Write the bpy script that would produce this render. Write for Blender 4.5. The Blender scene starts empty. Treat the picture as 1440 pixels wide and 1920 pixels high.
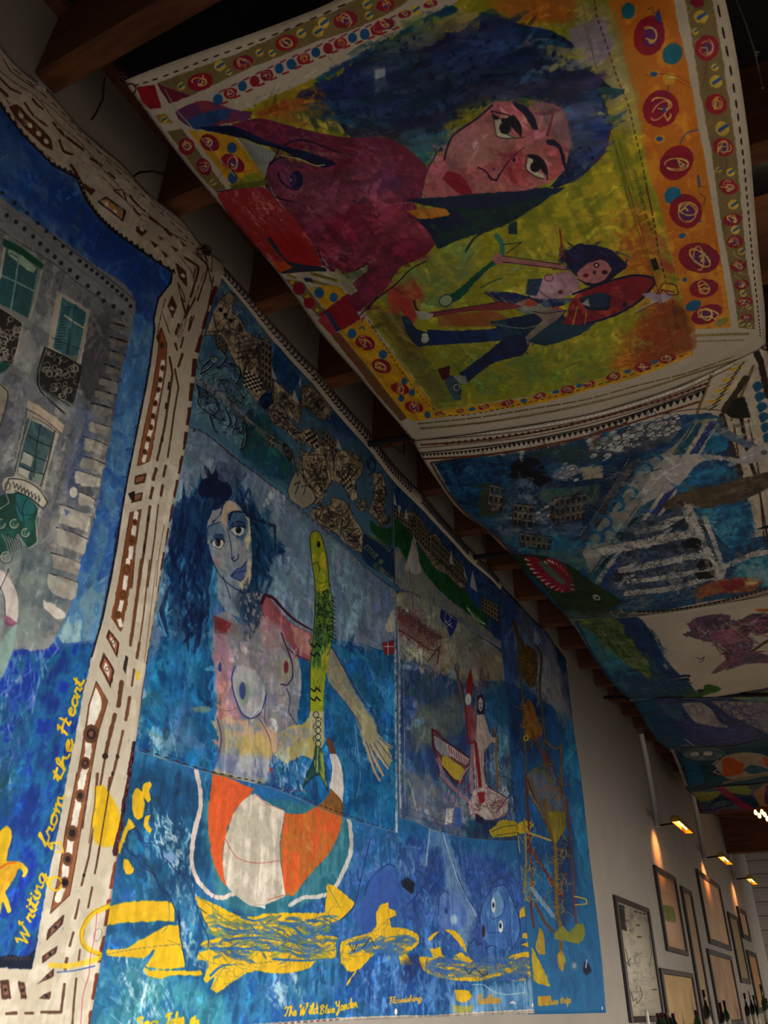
import bpy, bmesh, math, random
import numpy as np
from mathutils import Vector, Matrix

# ------------------------------------------------------------------ camera, light, exposure
EYE = 1.6
FPX = 1494.774
# rows: world X, Y, Z axes in camera coordinates (right, down, forward), from the wall's vanishing points
RW = np.array([[0.88000797, -0.24341204, -0.40784378],
               [0.47489613, 0.46489831, 0.74722368],
               [0.00772265, -0.85124622, 0.52470966]])
C = bpy.context.scene.collection
cam_data = bpy.data.cameras.new('camera')
cam = bpy.data.objects.new('camera', cam_data)
C.objects.link(cam)
cam_data.sensor_fit = 'HORIZONTAL'
cam_data.sensor_width = 36.0
cam_data.lens = 36.0 * FPX / 1440.0
cam_data.clip_start = 0.02
_r, _d, _f = RW[:, 0], RW[:, 1], RW[:, 2]
cam.matrix_world = Matrix([[_r[0], -_d[0], -_f[0], 0], [_r[1], -_d[1], -_f[1], 0], [_r[2], -_d[2], -_f[2], EYE], [0, 0, 0, 1]])
bpy.context.scene.camera = cam

world = bpy.data.worlds.new('world')
bpy.context.scene.world = world
world.use_nodes = True
world.node_tree.nodes['Background'].inputs[0].default_value = (0.75, 0.85, 1.0, 1)
world.node_tree.nodes['Background'].inputs[1].default_value = 0.05

def area(name, loc, rot, sx, sy, power, col, spread=180):
    l = bpy.data.lights.new(name, 'AREA')
    l.shape = 'RECTANGLE'; l.size = sx; l.size_y = sy; l.energy = power; l.color = col
    l.spread = math.radians(spread)
    o = bpy.data.objects.new(name, l); C.objects.link(o)
    o.location = loc; o.rotation_euler = rot
    return o
# daylight through the low shop windows on the right side of the room and the glass door behind the camera
TILT = math.radians(90 - 20)
area('window_and_fill_light', (3.6, 1.0, 0.95), (0, TILT, 0), 1.5, 4.6, 340, (1.0, 0.96, 0.90), 100)
area('window_and_fill_light', (3.6, 7.6, 0.95), (0, TILT, 0), 1.5, 6.0, 200, (1.0, 0.93, 0.84), 100)
area('door_light', (-0.2, -2.6, 1.0), (math.radians(90 - 20), 0, 0), 2.6, 1.8, 40, (0.95, 0.98, 1.0), 100)
area('window_and_fill_light', (3.6, 15.5, 0.95), (0, TILT, 0), 1.5, 6.0, 110, (1.0, 0.90, 0.78), 100)

area('window_and_fill_light', (3.6, 18.6, 1.3), (math.radians(80), 0, math.radians(40)), 2.2, 1.8, 150, (1.0, 0.93, 0.86), 120)  # added fill lamp, brightens the back wall; no known window at this spot
vs = bpy.context.scene.view_settings
vs.view_transform = 'Standard'; vs.look = 'None'; vs.gamma = 1.0; vs.use_curve_mapping = False
vs.exposure = -0.5

# ------------------------------------------------------------------ geometry helpers (world: wall plane x = XW, y runs along it)
XW = -2.0
def ray(px, py):
    r = RW @ np.array([px - 720.0, py - 960.0, FPX])
    return r / np.linalg.norm(r)
def on_wall(px, py, off=0.0):
    r = ray(px, py); t = (XW + off) / r[0]
    p = r * t; p[2] += EYE
    return p
SL = 0.134                                   # the roof falls this much per metre away from the wall
def roof_z(x): return 3.0 + EYE - SL * (x + 2.0)
def cloth_z(x): return 2.75 + EYE - SL * (x + 1.6)
def on_cloth(px, py):                         # point on the sloping plane the ceiling cloths are tied along
    r = ray(px, py); t = (2.75 - SL * 1.6) / (r[2] + SL * r[0])
    p = r * t; p[2] += EYE
    return p
def on_vplane(px, py, a, b):                  # point on the vertical plane through a and b
    n = np.array([-(b[1] - a[1]), b[0] - a[0]])
    r = ray(px, py); t = (n @ a[:2]) / (n @ r[:2])
    p = r * t; p[2] += EYE
    return p
def project(P):
    Q = np.empty_like(P); Q[...] = P; Q[..., 2] -= EYE
    c = Q @ RW
    return 720 + FPX * c[..., 0] / c[..., 2], 960 + FPX * c[..., 1] / c[..., 2]

def tag(o, label=None, cat=None, group=None, kind=None):
    if label: o['label'] = label
    if cat: o['category'] = cat
    if group: o['group'] = group
    if kind: o['kind'] = kind
    return o
def empty(name, loc=(0, 0, 0)):
    o = bpy.data.objects.new(name, None); C.objects.link(o); o.location = loc; o.empty_display_size = 0.1
    return o
def obj(name, me, mat, parent=None):
    if isinstance(me, bmesh.types.BMesh):
        bm = me; me = bpy.data.meshes.new(name); bm.to_mesh(me); bm.free()
    o = bpy.data.objects.new(name, me); C.objects.link(o)
    if mat is not None and not me.materials: me.materials.append(mat)
    if parent is not None:
        o.parent = parent
        o.matrix_parent_inverse = Matrix.Translation(parent.location).inverted() if parent.parent is None else Matrix.Identity(4)
    return o
def box(bm, lo, hi):
    lo = Vector(lo); hi = Vector(hi)
    r = bmesh.ops.create_cube(bm, size=1.0, matrix=Matrix.Translation((lo + hi) / 2) @ Matrix.Diagonal((*(hi - lo), 1)))
    return r['verts']
def tube(bm, pts, rad, n=8, cap=True):
    pts = [Vector(p) for p in pts]
    rad = rad if isinstance(rad, (list, tuple)) else [rad] * len(pts)
    rings = []
    for i, p in enumerate(pts):
        d = (pts[min(i + 1, len(pts) - 1)] - pts[max(i - 1, 0)]).normalized()
        a = Vector((0, 0, 1)) if abs(d.z) < 0.9 else Vector((1, 0, 0))
        u = d.cross(a).normalized(); v = d.cross(u).normalized()
        rings.append([bm.verts.new(p + (u * math.cos(2 * math.pi * k / n) + v * math.sin(2 * math.pi * k / n)) * rad[i]) for k in range(n)])
    for a, b in zip(rings, rings[1:]):
        for k in range(n):
            f = bm.faces.new((a[k], a[(k + 1) % n], b[(k + 1) % n], b[k])); f.smooth = True
    if cap:
        bm.faces.new(rings[0]); bm.faces.new(rings[-1][::-1])
def lathe(bm, prof, c, n=16, axis='Z', m=None):
    rings = []
    for r, h in prof:
        ring = []
        for k in range(n):
            a = 2 * math.pi * k / n
            p = Vector((r * math.cos(a), r * math.sin(a), h))
            if axis == 'X': p = Vector((h, r * math.cos(a), r * math.sin(a)))
            if m is not None: p = m @ p
            ring.append(bm.verts.new(p + Vector(c)))
        rings.append(ring)
    for a, b in zip(rings, rings[1:]):
        for k in range(n):
            f = bm.faces.new((a[k], a[(k + 1) % n], b[(k + 1) % n], b[k])); f.smooth = True
    bm.faces.new(rings[0][::-1]); bm.faces.new(rings[-1])

# ------------------------------------------------------------------ materials
def new_mat(name):
    m = bpy.data.materials.new(name); m.use_nodes = True
    nt = m.node_tree; return m, nt, nt.nodes['Principled BSDF']
def lin(c): return tuple(((v / 255) / 12.92 if v / 255 <= 0.04045 else ((v / 255 + 0.055) / 1.055) ** 2.4) for v in c[:3]) + (1,)
def mat(name, col, rough=0.7, col2=None, scale=6.0, stretch=(1, 1, 1), metal=0.0, bump=0.0, bscale=60.0, emit=None, estr=0.0, trans=0.0):
    m, nt, b = new_mat(name)
    b.inputs['Base Color'].default_value = lin(col)
    b.inputs['Roughness'].default_value = rough; b.inputs['Metallic'].default_value = metal
    if trans: b.inputs['Transmission Weight'].default_value = trans
    tc = nt.nodes.new('ShaderNodeTexCoord'); mp = nt.nodes.new('ShaderNodeMapping')
    mp.inputs['Scale'].default_value = stretch
    nt.links.new(tc.outputs['Object'], mp.inputs['Vector'])
    if col2:
        n = nt.nodes.new('ShaderNodeTexNoise'); n.inputs['Scale'].default_value = scale; n.inputs['Detail'].default_value = 6
        r = nt.nodes.new('ShaderNodeValToRGB')
        r.color_ramp.elements[0].position = 0.3; r.color_ramp.elements[1].position = 0.7
        r.color_ramp.elements[0].color = lin(col); r.color_ramp.elements[1].color = lin(col2)
        nt.links.new(mp.outputs[0], n.inputs['Vector']); nt.links.new(n.outputs[0], r.inputs[0]); nt.links.new(r.outputs[0], b.inputs['Base Color'])
    if bump:
        n2 = nt.nodes.new('ShaderNodeTexNoise'); n2.inputs['Scale'].default_value = bscale; n2.inputs['Detail'].default_value = 4
        bp = nt.nodes.new('ShaderNodeBump'); bp.inputs['Strength'].default_value = bump; bp.inputs['Distance'].default_value = 0.01
        nt.links.new(mp.outputs[0], n2.inputs['Vector']); nt.links.new(n2.outputs[0], bp.inputs['Height']); nt.links.new(bp.outputs[0], b.inputs['Normal'])
    if emit:
        b.inputs['Emission Color'].default_value = lin(emit); b.inputs['Emission Strength'].default_value = estr
    return m

M_plaster = mat('plaster', (158, 150, 140), 0.9, (168, 159, 148), 3, bump=0.15, bscale=90)
M_floor = mat('floor_concrete', (110, 100, 90), 0.6, (130, 120, 108), 4)
M_rafter = mat('rafter_wood', (128, 76, 42), 0.8, (92, 52, 30), 3.0, (1, 14, 10), bump=0.3, bscale=40)
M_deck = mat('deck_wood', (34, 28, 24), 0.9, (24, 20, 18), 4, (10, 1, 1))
M_siding = mat('siding_wood', (176, 168, 160), 0.8, (150, 141, 134), 2.0, (1, 1, 18), bump=0.2)
M_frame = mat('dark_frame', (44, 38, 34), 0.45, (58, 48, 42), 30)
M_steel = mat('painted_conduit', (236, 232, 226), 0.35)
M_brass = mat('brass', (220, 165, 60), 0.3, metal=1.0)
M_bulb = mat('lamp_bulb', (255, 220, 150), 0.4, emit=(255, 190, 90), estr=14)
M_black = mat('black_metal', (16, 14, 14), 0.85)
M_rope = mat('cotton_cord', (190, 180, 165), 0.9, bump=0.3, bscale=300)
M_darkcord = mat('dark_cord', (58, 30, 28), 0.8)
M_thread = mat('dark_thread', (70, 26, 34), 0.9)
M_hem = mat('canvas_back', (196, 184, 162), 0.9, (180, 168, 148), 8)
M_bottle = mat('bottle_glass', (22, 26, 20), 0.12)
M_bottle2 = mat('green_bottle_glass', (28, 52, 30), 0.12)
M_foil = mat('bottle_foil', (58, 20, 24), 0.35, metal=0.6)
M_foil2 = mat('pale_foil', (190, 180, 160), 0.4, metal=0.5)
M_paper = mat('bottle_label', (206, 196, 176), 0.8)
M_shelfwood = mat('shelf_wood', (96, 60, 36), 0.6, (70, 42, 26), 4, (1, 8, 8))
M_candle = mat('white_wax', (226, 220, 208), 0.5)

# ------------------------------------------------------------------ painted cloths: a surface S(u, v) and paint rasterised in the cloth's own u, v
def resample(P, n):
    P = np.asarray(P, float)
    s = np.r_[0, np.cumsum(np.linalg.norm(np.diff(P, axis=0), axis=1))]
    t = np.linspace(0, s[-1], n)
    return np.stack([np.interp(t, s, P[:, k]) for k in range(3)], 1)
def smooth_curve(P, n=257):
    Q = resample(P, n)
    k = 9
    for _ in range(2):
        pad = np.r_[2 * Q[:1] - Q[k:0:-1], Q, 2 * Q[-1:] - Q[-2:-k - 2:-1]]
        w = np.ones(2 * k + 1) / (2 * k + 1)
        Q2 = np.stack([np.convolve(pad[:, i], w, 'valid') for i in range(3)], 1)
        Q2[0] = Q[0]; Q2[-1] = Q[-1]; Q = Q2
    return Q
def coons(L, R, B, T):
    """L, R run bottom to top; B, T run left to right"""
    L, R, B, T = [smooth_curve(c) for c in (L, R, B, T)]
    # meet at the corners
    c00, c10, c01, c11 = B[0], B[-1], T[0], T[-1]
    def fix(c, a, b):
        t = np.linspace(0, 1, len(c))[:, None]
        return c + (1 - t) * (a - c[0]) + t * (b - c[-1])
    L = fix(L, c00, c01); R = fix(R, c10, c11)
    g = np.linspace(0, 1, 257)
    def ev(c, t): return np.stack([np.interp(t, g, c[:, k]) for k in range(3)], -1)
    def S(u, v):
        U = u[..., None]; V = v[..., None]
        return ((1 - V) * ev(B, u) + V * ev(T, u) + (1 - U) * ev(L, v) + U * ev(R, v)
                - ((1 - U) * (1 - V) * c00 + U * (1 - V) * c10 + (1 - U) * V * c01 + U * V * c11))
    return S
def vnoise(rng, h, w, ch, cw):
    g = rng.random((ch + 3, cw + 3)).astype(np.float32)
    y = np.linspace(0, ch, h, dtype=np.float32); x = np.linspace(0, cw, w, dtype=np.float32)
    yi = y.astype(int); xi = x.astype(int); fy = y - yi; fx = x - xi
    fy = fy * fy * (3 - 2 * fy); fx = fx * fx * (3 - 2 * fx)
    a = g[yi] * (1 - fy)[:, None] + g[yi + 1] * fy[:, None]
    return a[:, xi] * (1 - fx) + a[:, xi + 1] * fx
def fbm(rng, h, w, ch, cw, o=4):
    s = np.zeros((h, w), np.float32); t = 0; a = 1.0
    for i in range(o):
        s += a * vnoise(rng, h, w, max(1, int(ch)), max(1, int(cw))); t += a; a *= 0.55; ch *= 2.1; cw *= 2.1
    s = s / t - 0.5
    return s / (s.std() + 1e-6) * 0.33
def blur1(a, r, ax):
    if r < 1: return a
    pw = [(0, 0), (0, 0)]; pw[ax] = (r + 1, r)
    c = np.cumsum(np.pad(a, pw, mode='edge'), axis=ax, dtype=np.float64)
    n = a.shape[ax]
    lo = np.take(c, range(0, n), axis=ax); hi = np.take(c, range(2 * r + 1, 2 * r + 1 + n), axis=ax)
    return ((hi - lo) / (2 * r + 1)).astype(np.float32)
def pts_of(s):
    if isinstance(s, str):
        v = [float(q) for q in s.replace(',', ' ').split()]
        return np.array(v).reshape(-1, 2)
    return np.asarray(s, float)
def catmull(P, closed, k=5):
    n = len(P)
    if n < 3: return P
    nx = np.roll(P, -1, 0) - P; pv = P - np.roll(P, 1, 0)
    ln = np.linalg.norm(nx, axis=1) + 1e-9; lp = np.linalg.norm(pv, axis=1) + 1e-9
    cs = (nx * pv).sum(1) / (ln * lp)
    tg = (nx / ln[:, None] + pv / lp[:, None]) * 0.5 * np.minimum(ln, lp)[:, None]
    tg *= np.clip((cs - 0.15) / 0.45, 0, 1)[:, None]          # real corners stay corners
    if not closed:
        tg[0] = nx[0] * 0.3; tg[-1] = pv[-1] * 0.3
    out = []
    for i in range(n if closed else n - 1):
        j2 = (i + 1) % n; p1, p2, a, b = P[i], P[j2], tg[i], tg[j2]
        for j in range(k):
            t = j / k; t2 = t * t; t3 = t2 * t
            out.append((2 * t3 - 3 * t2 + 1) * p1 + (t3 - 2 * t2 + t) * a + (3 * t2 - 2 * t3) * p2 + (t3 - t2) * b)
    if not closed: out.append(P[-1])
    return np.array(out)

class Sheet:
    def __init__(s, S, base, res=450, seed=1, relief=None, maxpx=2600):
        s.S = S
        e = np.linspace(0, 1, 33)
        U, V = np.meshgrid(e, e); P = S(U, V)
        W = np.linalg.norm(np.diff(P, axis=1), axis=2).sum(1).max(); H = np.linalg.norm(np.diff(P, axis=0), axis=2).sum(0).max()
        s.W, s.H = W, H
        s.w = int(min(maxpx, W * res)); s.h = int(min(maxpx, H * res))
        u = (np.arange(s.w) + 0.5) / s.w; v = (np.arange(s.h) + 0.5) / s.h
        U, V = np.meshgrid(u, v)
        px, py = project(S(U, V))
        s.PX = px.astype(np.float32); s.PY = py.astype(np.float32)
        s.q = 12
        s.cx = s.PX[::s.q, ::s.q]; s.cy = s.PY[::s.q, ::s.q]
        rng = np.random.default_rng(seed); s.rng = rng
        s.n1 = fbm(rng, s.h, s.w, H * 5, W * 5, 5)
        s.n2 = fbm(rng, s.h, s.w, H * 6, W * 40, 3)
        s.n3 = fbm(rng, s.h, s.w, H * 60, W * 60, 3)
        s.n4 = fbm(rng, s.h, s.w, H * 18, W * 14, 4)
        s.img = np.empty((s.h, s.w, 3), np.float32)
        s.o = (0, 0, 1.0); s.i = None
        s.img[...] = np.array(base, np.float32) / 255
        s.img *= (1 + 0.05 * s.n1 + 0.03 * s.n3)[..., None]
    def at(s, ox, oy, k): s.o = (ox, oy, k); return s
    def tr(s, pts):
        p = pts_of(pts); return p / s.o[2] + np.array(s.o[:2])
    def inv(s, P):
        """paint-plan points to texel coordinates by Newton steps on the surface"""
        P = np.asarray(P, float); out = np.empty_like(P)
        a = s.cx.ravel(); b = s.cy.ravel(); cw = s.cx.shape[1]
        d = (a[None] - P[:, :1]) ** 2 + (b[None] - P[:, 1:]) ** 2
        k = d.argmin(1); I = (k % cw) * s.q * 1.0; J = (k // cw) * s.q * 1.0
        for _ in range(5):
            i0 = np.clip(I.astype(int), 1, s.w - 3); j0 = np.clip(J.astype(int), 1, s.h - 3)
            x0 = s.PX[j0, i0]; y0 = s.PY[j0, i0]
            ax = s.PX[j0, i0 + 2] - x0; ay = s.PY[j0, i0 + 2] - y0; bx = s.PX[j0 + 2, i0] - x0; by = s.PY[j0 + 2, i0] - y0
            det = ax * by - ay * bx; det = np.where(abs(det) < 1e-9, 1e-9, det)
            rx = P[:, 0] - x0; ry = P[:, 1] - y0
            I = i0 + 2 * (rx * by - ry * bx) / det; J = j0 + 2 * (ax * ry - ay * rx) / det
            I = np.clip(I, -s.w, 2 * s.w); J = np.clip(J, -s.h, 2 * s.h)
        out[:, 0] = I; out[:, 1] = J
        return out
    def scale_at(s, P):
        q = s.inv(P[:1])[0]; i = int(np.clip(q[0], 1, s.w - 3)); j = int(np.clip(q[1], 1, s.h - 3))
        return 0.5 * math.hypot(s.PX[j, i + 2] - s.PX[j, i], s.PY[j, i + 2] - s.PY[j, i]) + 1e-6, 0.5 * math.hypot(s.PX[j + 2, i] - s.PX[j, i], s.PY[j + 2, i] - s.PY[j, i]) + 1e-6
    def comp(s, sl, A, col, var=0.08, k=1.9):
        if A.size == 0: return
        reg = s.img[sl]
        if isinstance(col[0], (tuple, list)):
            cs = [np.array(c, np.float32) / 255 for c in col]
            t = np.clip(0.5 + k * (0.6 * s.n1[sl] + 0.5 * s.n4[sl] + 0.35 * s.n2[sl]), 0, 1)[..., None] * (len(cs) - 1)
            c = cs[0]
            for i in range(1, len(cs)): c = c + (cs[i] - cs[i - 1]) * np.clip(t - (i - 1), 0, 1)
        else:
            c = np.array(col, np.float32) / 255
            c = np.broadcast_to(c, reg.shape)
        c = c * (1 + 1.5 * var * (s.n2[sl] + 0.7 * s.n4[sl] + 0.6 * s.n3[sl]))[..., None]
        reg += (c - reg) * A[..., None]
    def fill(s, pts, col, soft=0.7, a=1.0, sm=True, var=0.08, rag=0.0, k=1.6):
        P = s.tr(pts)
        soft = soft / s.o[2] ** 0.5
        if sm: P = catmull(P, True)
        sx, sy = s.scale_at(P.mean(0)[None])
        Q = s.inv(P)
        if rag: Q = Q + s.rng.normal(0, rag, Q.shape)
        rx = int(round(soft / sx)); ry = int(round(soft / sy))
        pad = 2 * max(rx, ry) + 2
        x0 = max(0, int(Q[:, 0].min()) - pad); x1 = min(s.w, int(Q[:, 0].max()) + pad + 2)
        y0 = max(0, int(Q[:, 1].min()) - pad); y1 = min(s.h, int(Q[:, 1].max()) + pad + 2)
        if x1 <= x0 or y1 <= y0: return
        acc = np.zeros((y1 - y0, x1 - x0), np.float32)
        E0 = Q; E1 = np.roll(Q, -1, 0)
        for sub in (0.25, 0.75):
            yr = np.arange(y0, y1) + sub
            ya = np.minimum(E0[:, 1], E1[:, 1]); yb = np.maximum(E0[:, 1], E1[:, 1])
            hit = (yr[:, None] >= ya) & (yr[:, None] < yb)
            r, e = np.nonzero(hit)
            xc = E0[e, 0] + (yr[r] - E0[e, 1]) * (E1[e, 0] - E0[e, 0]) / (E1[e, 1] - E0[e, 1])
            xi = np.clip(np.round(xc).astype(int) - x0, 0, x1 - x0)
            tg = np.zeros((y1 - y0, x1 - x0 + 1), np.int16)
            np.add.at(tg, (r, xi), 1)
            acc += (np.cumsum(tg, 1)[:, :-1] & 1) * 0.5
        if rx or ry:
            acc = blur1(blur1(acc, rx, 1), ry, 0)
            if soft > 3: acc = blur1(blur1(acc, rx, 1), ry, 0)
        sl = (slice(y0, y1), slice(x0, x1))
        if soft <= 3 and (x1 - x0) * sx > 26 and (y1 - y0) * sy > 26:      # dry, slightly ragged paint edge
            ex, ey = max(1, int(1.6 / sx)), max(1, int(1.6 / sy))
            b_ = blur1(blur1(acc, ex, 1), ey, 0)
            acc = np.clip((b_ - 0.5 + 0.42 * s.n3[sl]) * (2.6 if soft < 1.5 else 1.5) + 0.5, 0, 1) * (b_ > 0.01)
        if soft > 3: acc = np.clip(acc + (acc > 0.02) * (acc < 0.98) * s.n4[sl] * 0.6, 0, 1)
        s.comp(sl, acc * a, col, var, k)
    def line(s, pts, w, col, a=1.0, sm=True, dash=None, taper=False, var=0.08, closed=False, dry=0.0):
        P = s.tr(pts)
        if sm: P = catmull(P, closed, 4)
        if closed: P = np.r_[P, P[:1]]
        Q = s.inv(P); sx, sy = s.scale_at(P.mean(0)[None])
        wv = w if isinstance(w, (list, tuple)) else (w, w)
        wv = tuple(q / s.o[2] for q in wv); wm = max(wv)
        if dash: dash = (dash[0] / s.o[2], dash[1] / s.o[2])
        pad = int((wm / 2 + 1.5) / min(sx, sy)) + 2
        x0 = max(0, int(Q[:, 0].min()) - pad); x1 = min(s.w, int(Q[:, 0].max()) + pad + 1)
        y0 = max(0, int(Q[:, 1].min()) - pad); y1 = min(s.h, int(Q[:, 1].max()) + pad + 1)
        if x1 <= x0 or y1 <= y0: return
        acc = np.zeros((y1 - y0, x1 - x0), np.float32)
        L = np.r_[0, np.cumsum(np.linalg.norm(np.diff(P, axis=0), axis=1))]
        tot = L[-1] + 1e-6
        for i in range(len(P) - 1):
            a0 = max(x0, int(min(Q[i, 0], Q[i + 1, 0])) - pad); a1 = min(x1, int(max(Q[i, 0], Q[i + 1, 0])) + pad + 1)
            b0 = max(y0, int(min(Q[i, 1], Q[i + 1, 1])) - pad); b1 = min(y1, int(max(Q[i, 1], Q[i + 1, 1])) + pad + 1)
            if a1 <= a0 or b1 <= b0: continue
            X = s.PX[b0:b1, a0:a1] - P[i, 0]; Y = s.PY[b0:b1, a0:a1] - P[i, 1]
            d = P[i + 1] - P[i]; dd = d @ d + 1e-9
            t = np.clip((X * d[0] + Y * d[1]) / dd, 0, 1)
            D = np.sqrt((X - t * d[0]) ** 2 + (Y - t * d[1]) ** 2)
            q = (L[i] + t * (L[i + 1] - L[i])) / tot
            ww = wv[0] + (wv[1] - wv[0]) * q
            if taper: ww = ww * np.sqrt(np.clip(4 * q * (1 - q), 0.04, 1))
            ww = ww * (1 + 0.33 * s.n3[b0:b1, a0:a1])
            m = np.clip((ww / 2 - D) / max(0.8, min(sx, sy)) + 0.5, 0, 1) * np.clip(ww, 0, 1) ** 0.3
            if dash: m = m * (((q * tot) % (dash[0] + dash[1])) < dash[0])
            v = acc[b0 - y0:b1 - y0, a0 - x0:a1 - x0]
            np.maximum(v, m, out=v)
        sl = (slice(y0, y1), slice(x0, x1))
        if dry: acc = acc * np.clip(1 - dry + 2.2 * (s.n3[sl] + 0.4 * s.n2[sl]) * dry + 0.3, 0, 1)
        s.comp(sl, acc * a, col, var)
    def ell(s, cx, cy, rx, ry, col, rot=0, **kw):
        t = np.linspace(0, 2 * np.pi, 15)[:-1]; c, q = math.cos(math.radians(rot)), math.sin(math.radians(rot))
        x = rx * np.cos(t); y = ry * np.sin(t)
        s.fill(np.stack([cx + x * c - y * q, cy + x * q + y * c], 1), col, **kw)
    def ring(s, cx, cy, rx, ry, w, col, rot=0, a0=0, a1=360, **kw):
        t = np.radians(np.linspace(a0, a1, 13)); c, q = math.cos(math.radians(rot)), math.sin(math.radians(rot))
        x = rx * np.cos(t); y = ry * np.sin(t)
        s.line(np.stack([cx + x * c - y * q, cy + x * q + y * c], 1), w, col, **kw)
    def strokes(s, pts, n, length, w, cols, ang=90, spread=12, a=0.55, dry=0.6, bend=0.15):
        """n loose brush strokes inside a polygon"""
        P = s.tr(pts); lo, hi = P.min(0), P.max(0); k = s.o; s.o = (0, 0, 1.0); cnt = 0; tries = 0
        length = length / k[2] ** 0.7; w = w / k[2] ** 0.6
        while cnt < n and tries < n * 8:
            tries += 1
            c = lo + s.rng.random(2) * (hi - lo)
            ins = False
            for i in range(len(P)):
                a0, b0 = P[i], P[(i + 1) % len(P)]
                if (a0[1] > c[1]) != (b0[1] > c[1]) and c[0] < (b0[0] - a0[0]) * (c[1] - a0[1]) / (b0[1] - a0[1]) + a0[0]: ins = not ins
            if not ins: continue
            cnt += 1
            th = math.radians(ang + s.rng.normal(0, spread)); l = length * (0.5 + s.rng.random()); d = np.array([math.cos(th), math.sin(th)]); nn = np.array([-d[1], d[0]])
            b = s.rng.normal(0, bend) * l
            pp = [c - d * l / 2, c + nn * b, c + d * l / 2]
            s.line(pp, w * (0.5 + s.rng.random()), cols[s.rng.integers(len(cols))], a=a, dry=dry, taper=True, sm=False)
        s.o = k
    def smear(s, pts, n, length=26, w=5, ang=90, spread=40, a=0.6, dl=0.16):
        """loose strokes that pick up the paint already there and drag it, lighter or darker"""
        P = s.tr(pts); Q = s.inv(P); lo = np.maximum(P.min(0), [s.PX.min(), s.PY.min()]); hi = np.minimum(P.max(0), [s.PX.max(), s.PY.max()]); k = s.o; s.o = (0, 0, 1.0)
        C_ = lo + s.rng.random((n * 3, 2)) * (hi - lo)
        ins = np.zeros(len(C_), bool)
        for i in range(len(P)):
            a0, b0 = P[i], P[(i + 1) % len(P)]
            hit = ((a0[1] > C_[:, 1]) != (b0[1] > C_[:, 1]))
            with np.errstate(divide='ignore', invalid='ignore'): hit &= C_[:, 0] < (b0[0] - a0[0]) * (C_[:, 1] - a0[1]) / (b0[1] - a0[1] + 1e-12) + a0[0]
            ins ^= hit
        C_ = C_[ins][:n]
        if len(C_) == 0: s.o = k; return
        T = s.inv(C_)
        for c, q in zip(C_, T):
            i, j = int(q[0]), int(q[1])
            if not (0 <= i < s.w and 0 <= j < s.h): continue
            th = math.radians(ang + s.rng.normal(0, spread)); l = length * (0.4 + s.rng.random()); d = np.array([math.cos(th), math.sin(th)]); nn = np.array([-d[1], d[0]])
            col = np.clip(s.img[j, i] * 255 * (1 + s.rng.normal(0, dl)) + s.rng.normal(0, 7, 3) + (10 if s.rng.random() < .25 else 0), 0, 240)
            s.line([c - d * l * .4, c + nn * s.rng.normal(0, .10) * l, c + d * l * .6], w * (0.4 + s.rng.random()), tuple(col), a=a, dry=0.55, taper=True, sm=False)
        s.o = k
    def scribble(s, pts, n, length, w, col, a=0.8):
        """tangle of pen lines inside a polygon"""
        P = s.tr(pts); lo, hi = P.min(0), P.max(0); k = s.o; s.o = (0, 0, 1.0); cnt = 0; tries = 0
        length = length / k[2]; w = max(0.7, w / k[2])
        while cnt < n and tries < n * 8:
            tries += 1
            c = lo + s.rng.random(2) * (hi - lo); ins = False
            for i in range(len(P)):
                a0, b0 = P[i], P[(i + 1) % len(P)]
                if (a0[1] > c[1]) != (b0[1] > c[1]) and c[0] < (b0[0] - a0[0]) * (c[1] - a0[1]) / (b0[1] - a0[1]) + a0[0]: ins = not ins
            if not ins: continue
            cnt += 1
            th = s.rng.random() * 6.28; q = [c]
            for _ in range(4):
                th += s.rng.normal(0, 1.1); q.append(q[-1] + length / 4 * np.array([math.cos(th), math.sin(th)]))
            s.line(q, w, col, a=a)
        s.o = k
    def image(s, name):
        im = bpy.data.images.new(name, s.w, s.h, alpha=False)
        a = np.ones((s.h, s.w, 4), np.float32); g = s.img.mean(2, keepdims=True); a[..., :3] = np.clip(g + (s.img - g) * 0.9, 0, 1)
        im.pixels.foreach_set(a.ravel()); im.update(); im.pack()
        return im
    def material(s, name, rough=0.7, bump=0.25):
        m, nt, b = new_mat(name)
        t = nt.nodes.new('ShaderNodeTexImage'); t.image = s.image(name); t.interpolation = 'Cubic'
        nt.links.new(t.outputs[0], b.inputs['Base Color']); b.inputs['Roughness'].default_value = rough
        b.inputs['Specular IOR Level'].default_value = 0.3
        tc = nt.nodes.new('ShaderNodeTexCoord'); n = nt.nodes.new('ShaderNodeTexNoise')
        n.inputs['Scale'].default_value = 9; n.inputs['Detail'].default_value = 8; n.inputs['Distortion'].default_value = 0.6
        bp = nt.nodes.new('ShaderNodeBump'); bp.inputs['Strength'].default_value = bump; bp.inputs['Distance'].default_value = 0.03
        nt.links.new(tc.outputs['Object'], n.inputs['Vector']); nt.links.new(n.outputs[0], bp.inputs['Height']); nt.links.new(bp.outputs[0], b.inputs['Normal'])
        return m
    def mesh(s, name, mtl, nu=64, nv=64, thick=0.004, parent=None):
        """cloth with real thickness: painted face, plain back and hem edges"""
        e = np.linspace(0, 1, nu + 1); g = np.linspace(0, 1, nv + 1)
        U, V = np.meshgrid(e, g); P = s.S(U, V)
        du = np.gradient(P, axis=1); dv = np.gradient(P, axis=0)
        N = np.cross(du, dv); N /= np.linalg.norm(N, axis=2, keepdims=True) + 1e-12
        view = np.array([0, 0, EYE]) - P.reshape(-1, 3).mean(0)
        if (N.reshape(-1, 3).mean(0) @ view) < 0: N = -N
        Bk = P - N * thick
        n = (nu + 1) * (nv + 1); w = nu + 1
        verts = np.r_[P.reshape(-1, 3), Bk.reshape(-1, 3)]
        faces = []; front = []
        flip = (np.cross(du, dv).reshape(-1, 3).mean(0) @ view) < 0
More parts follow.
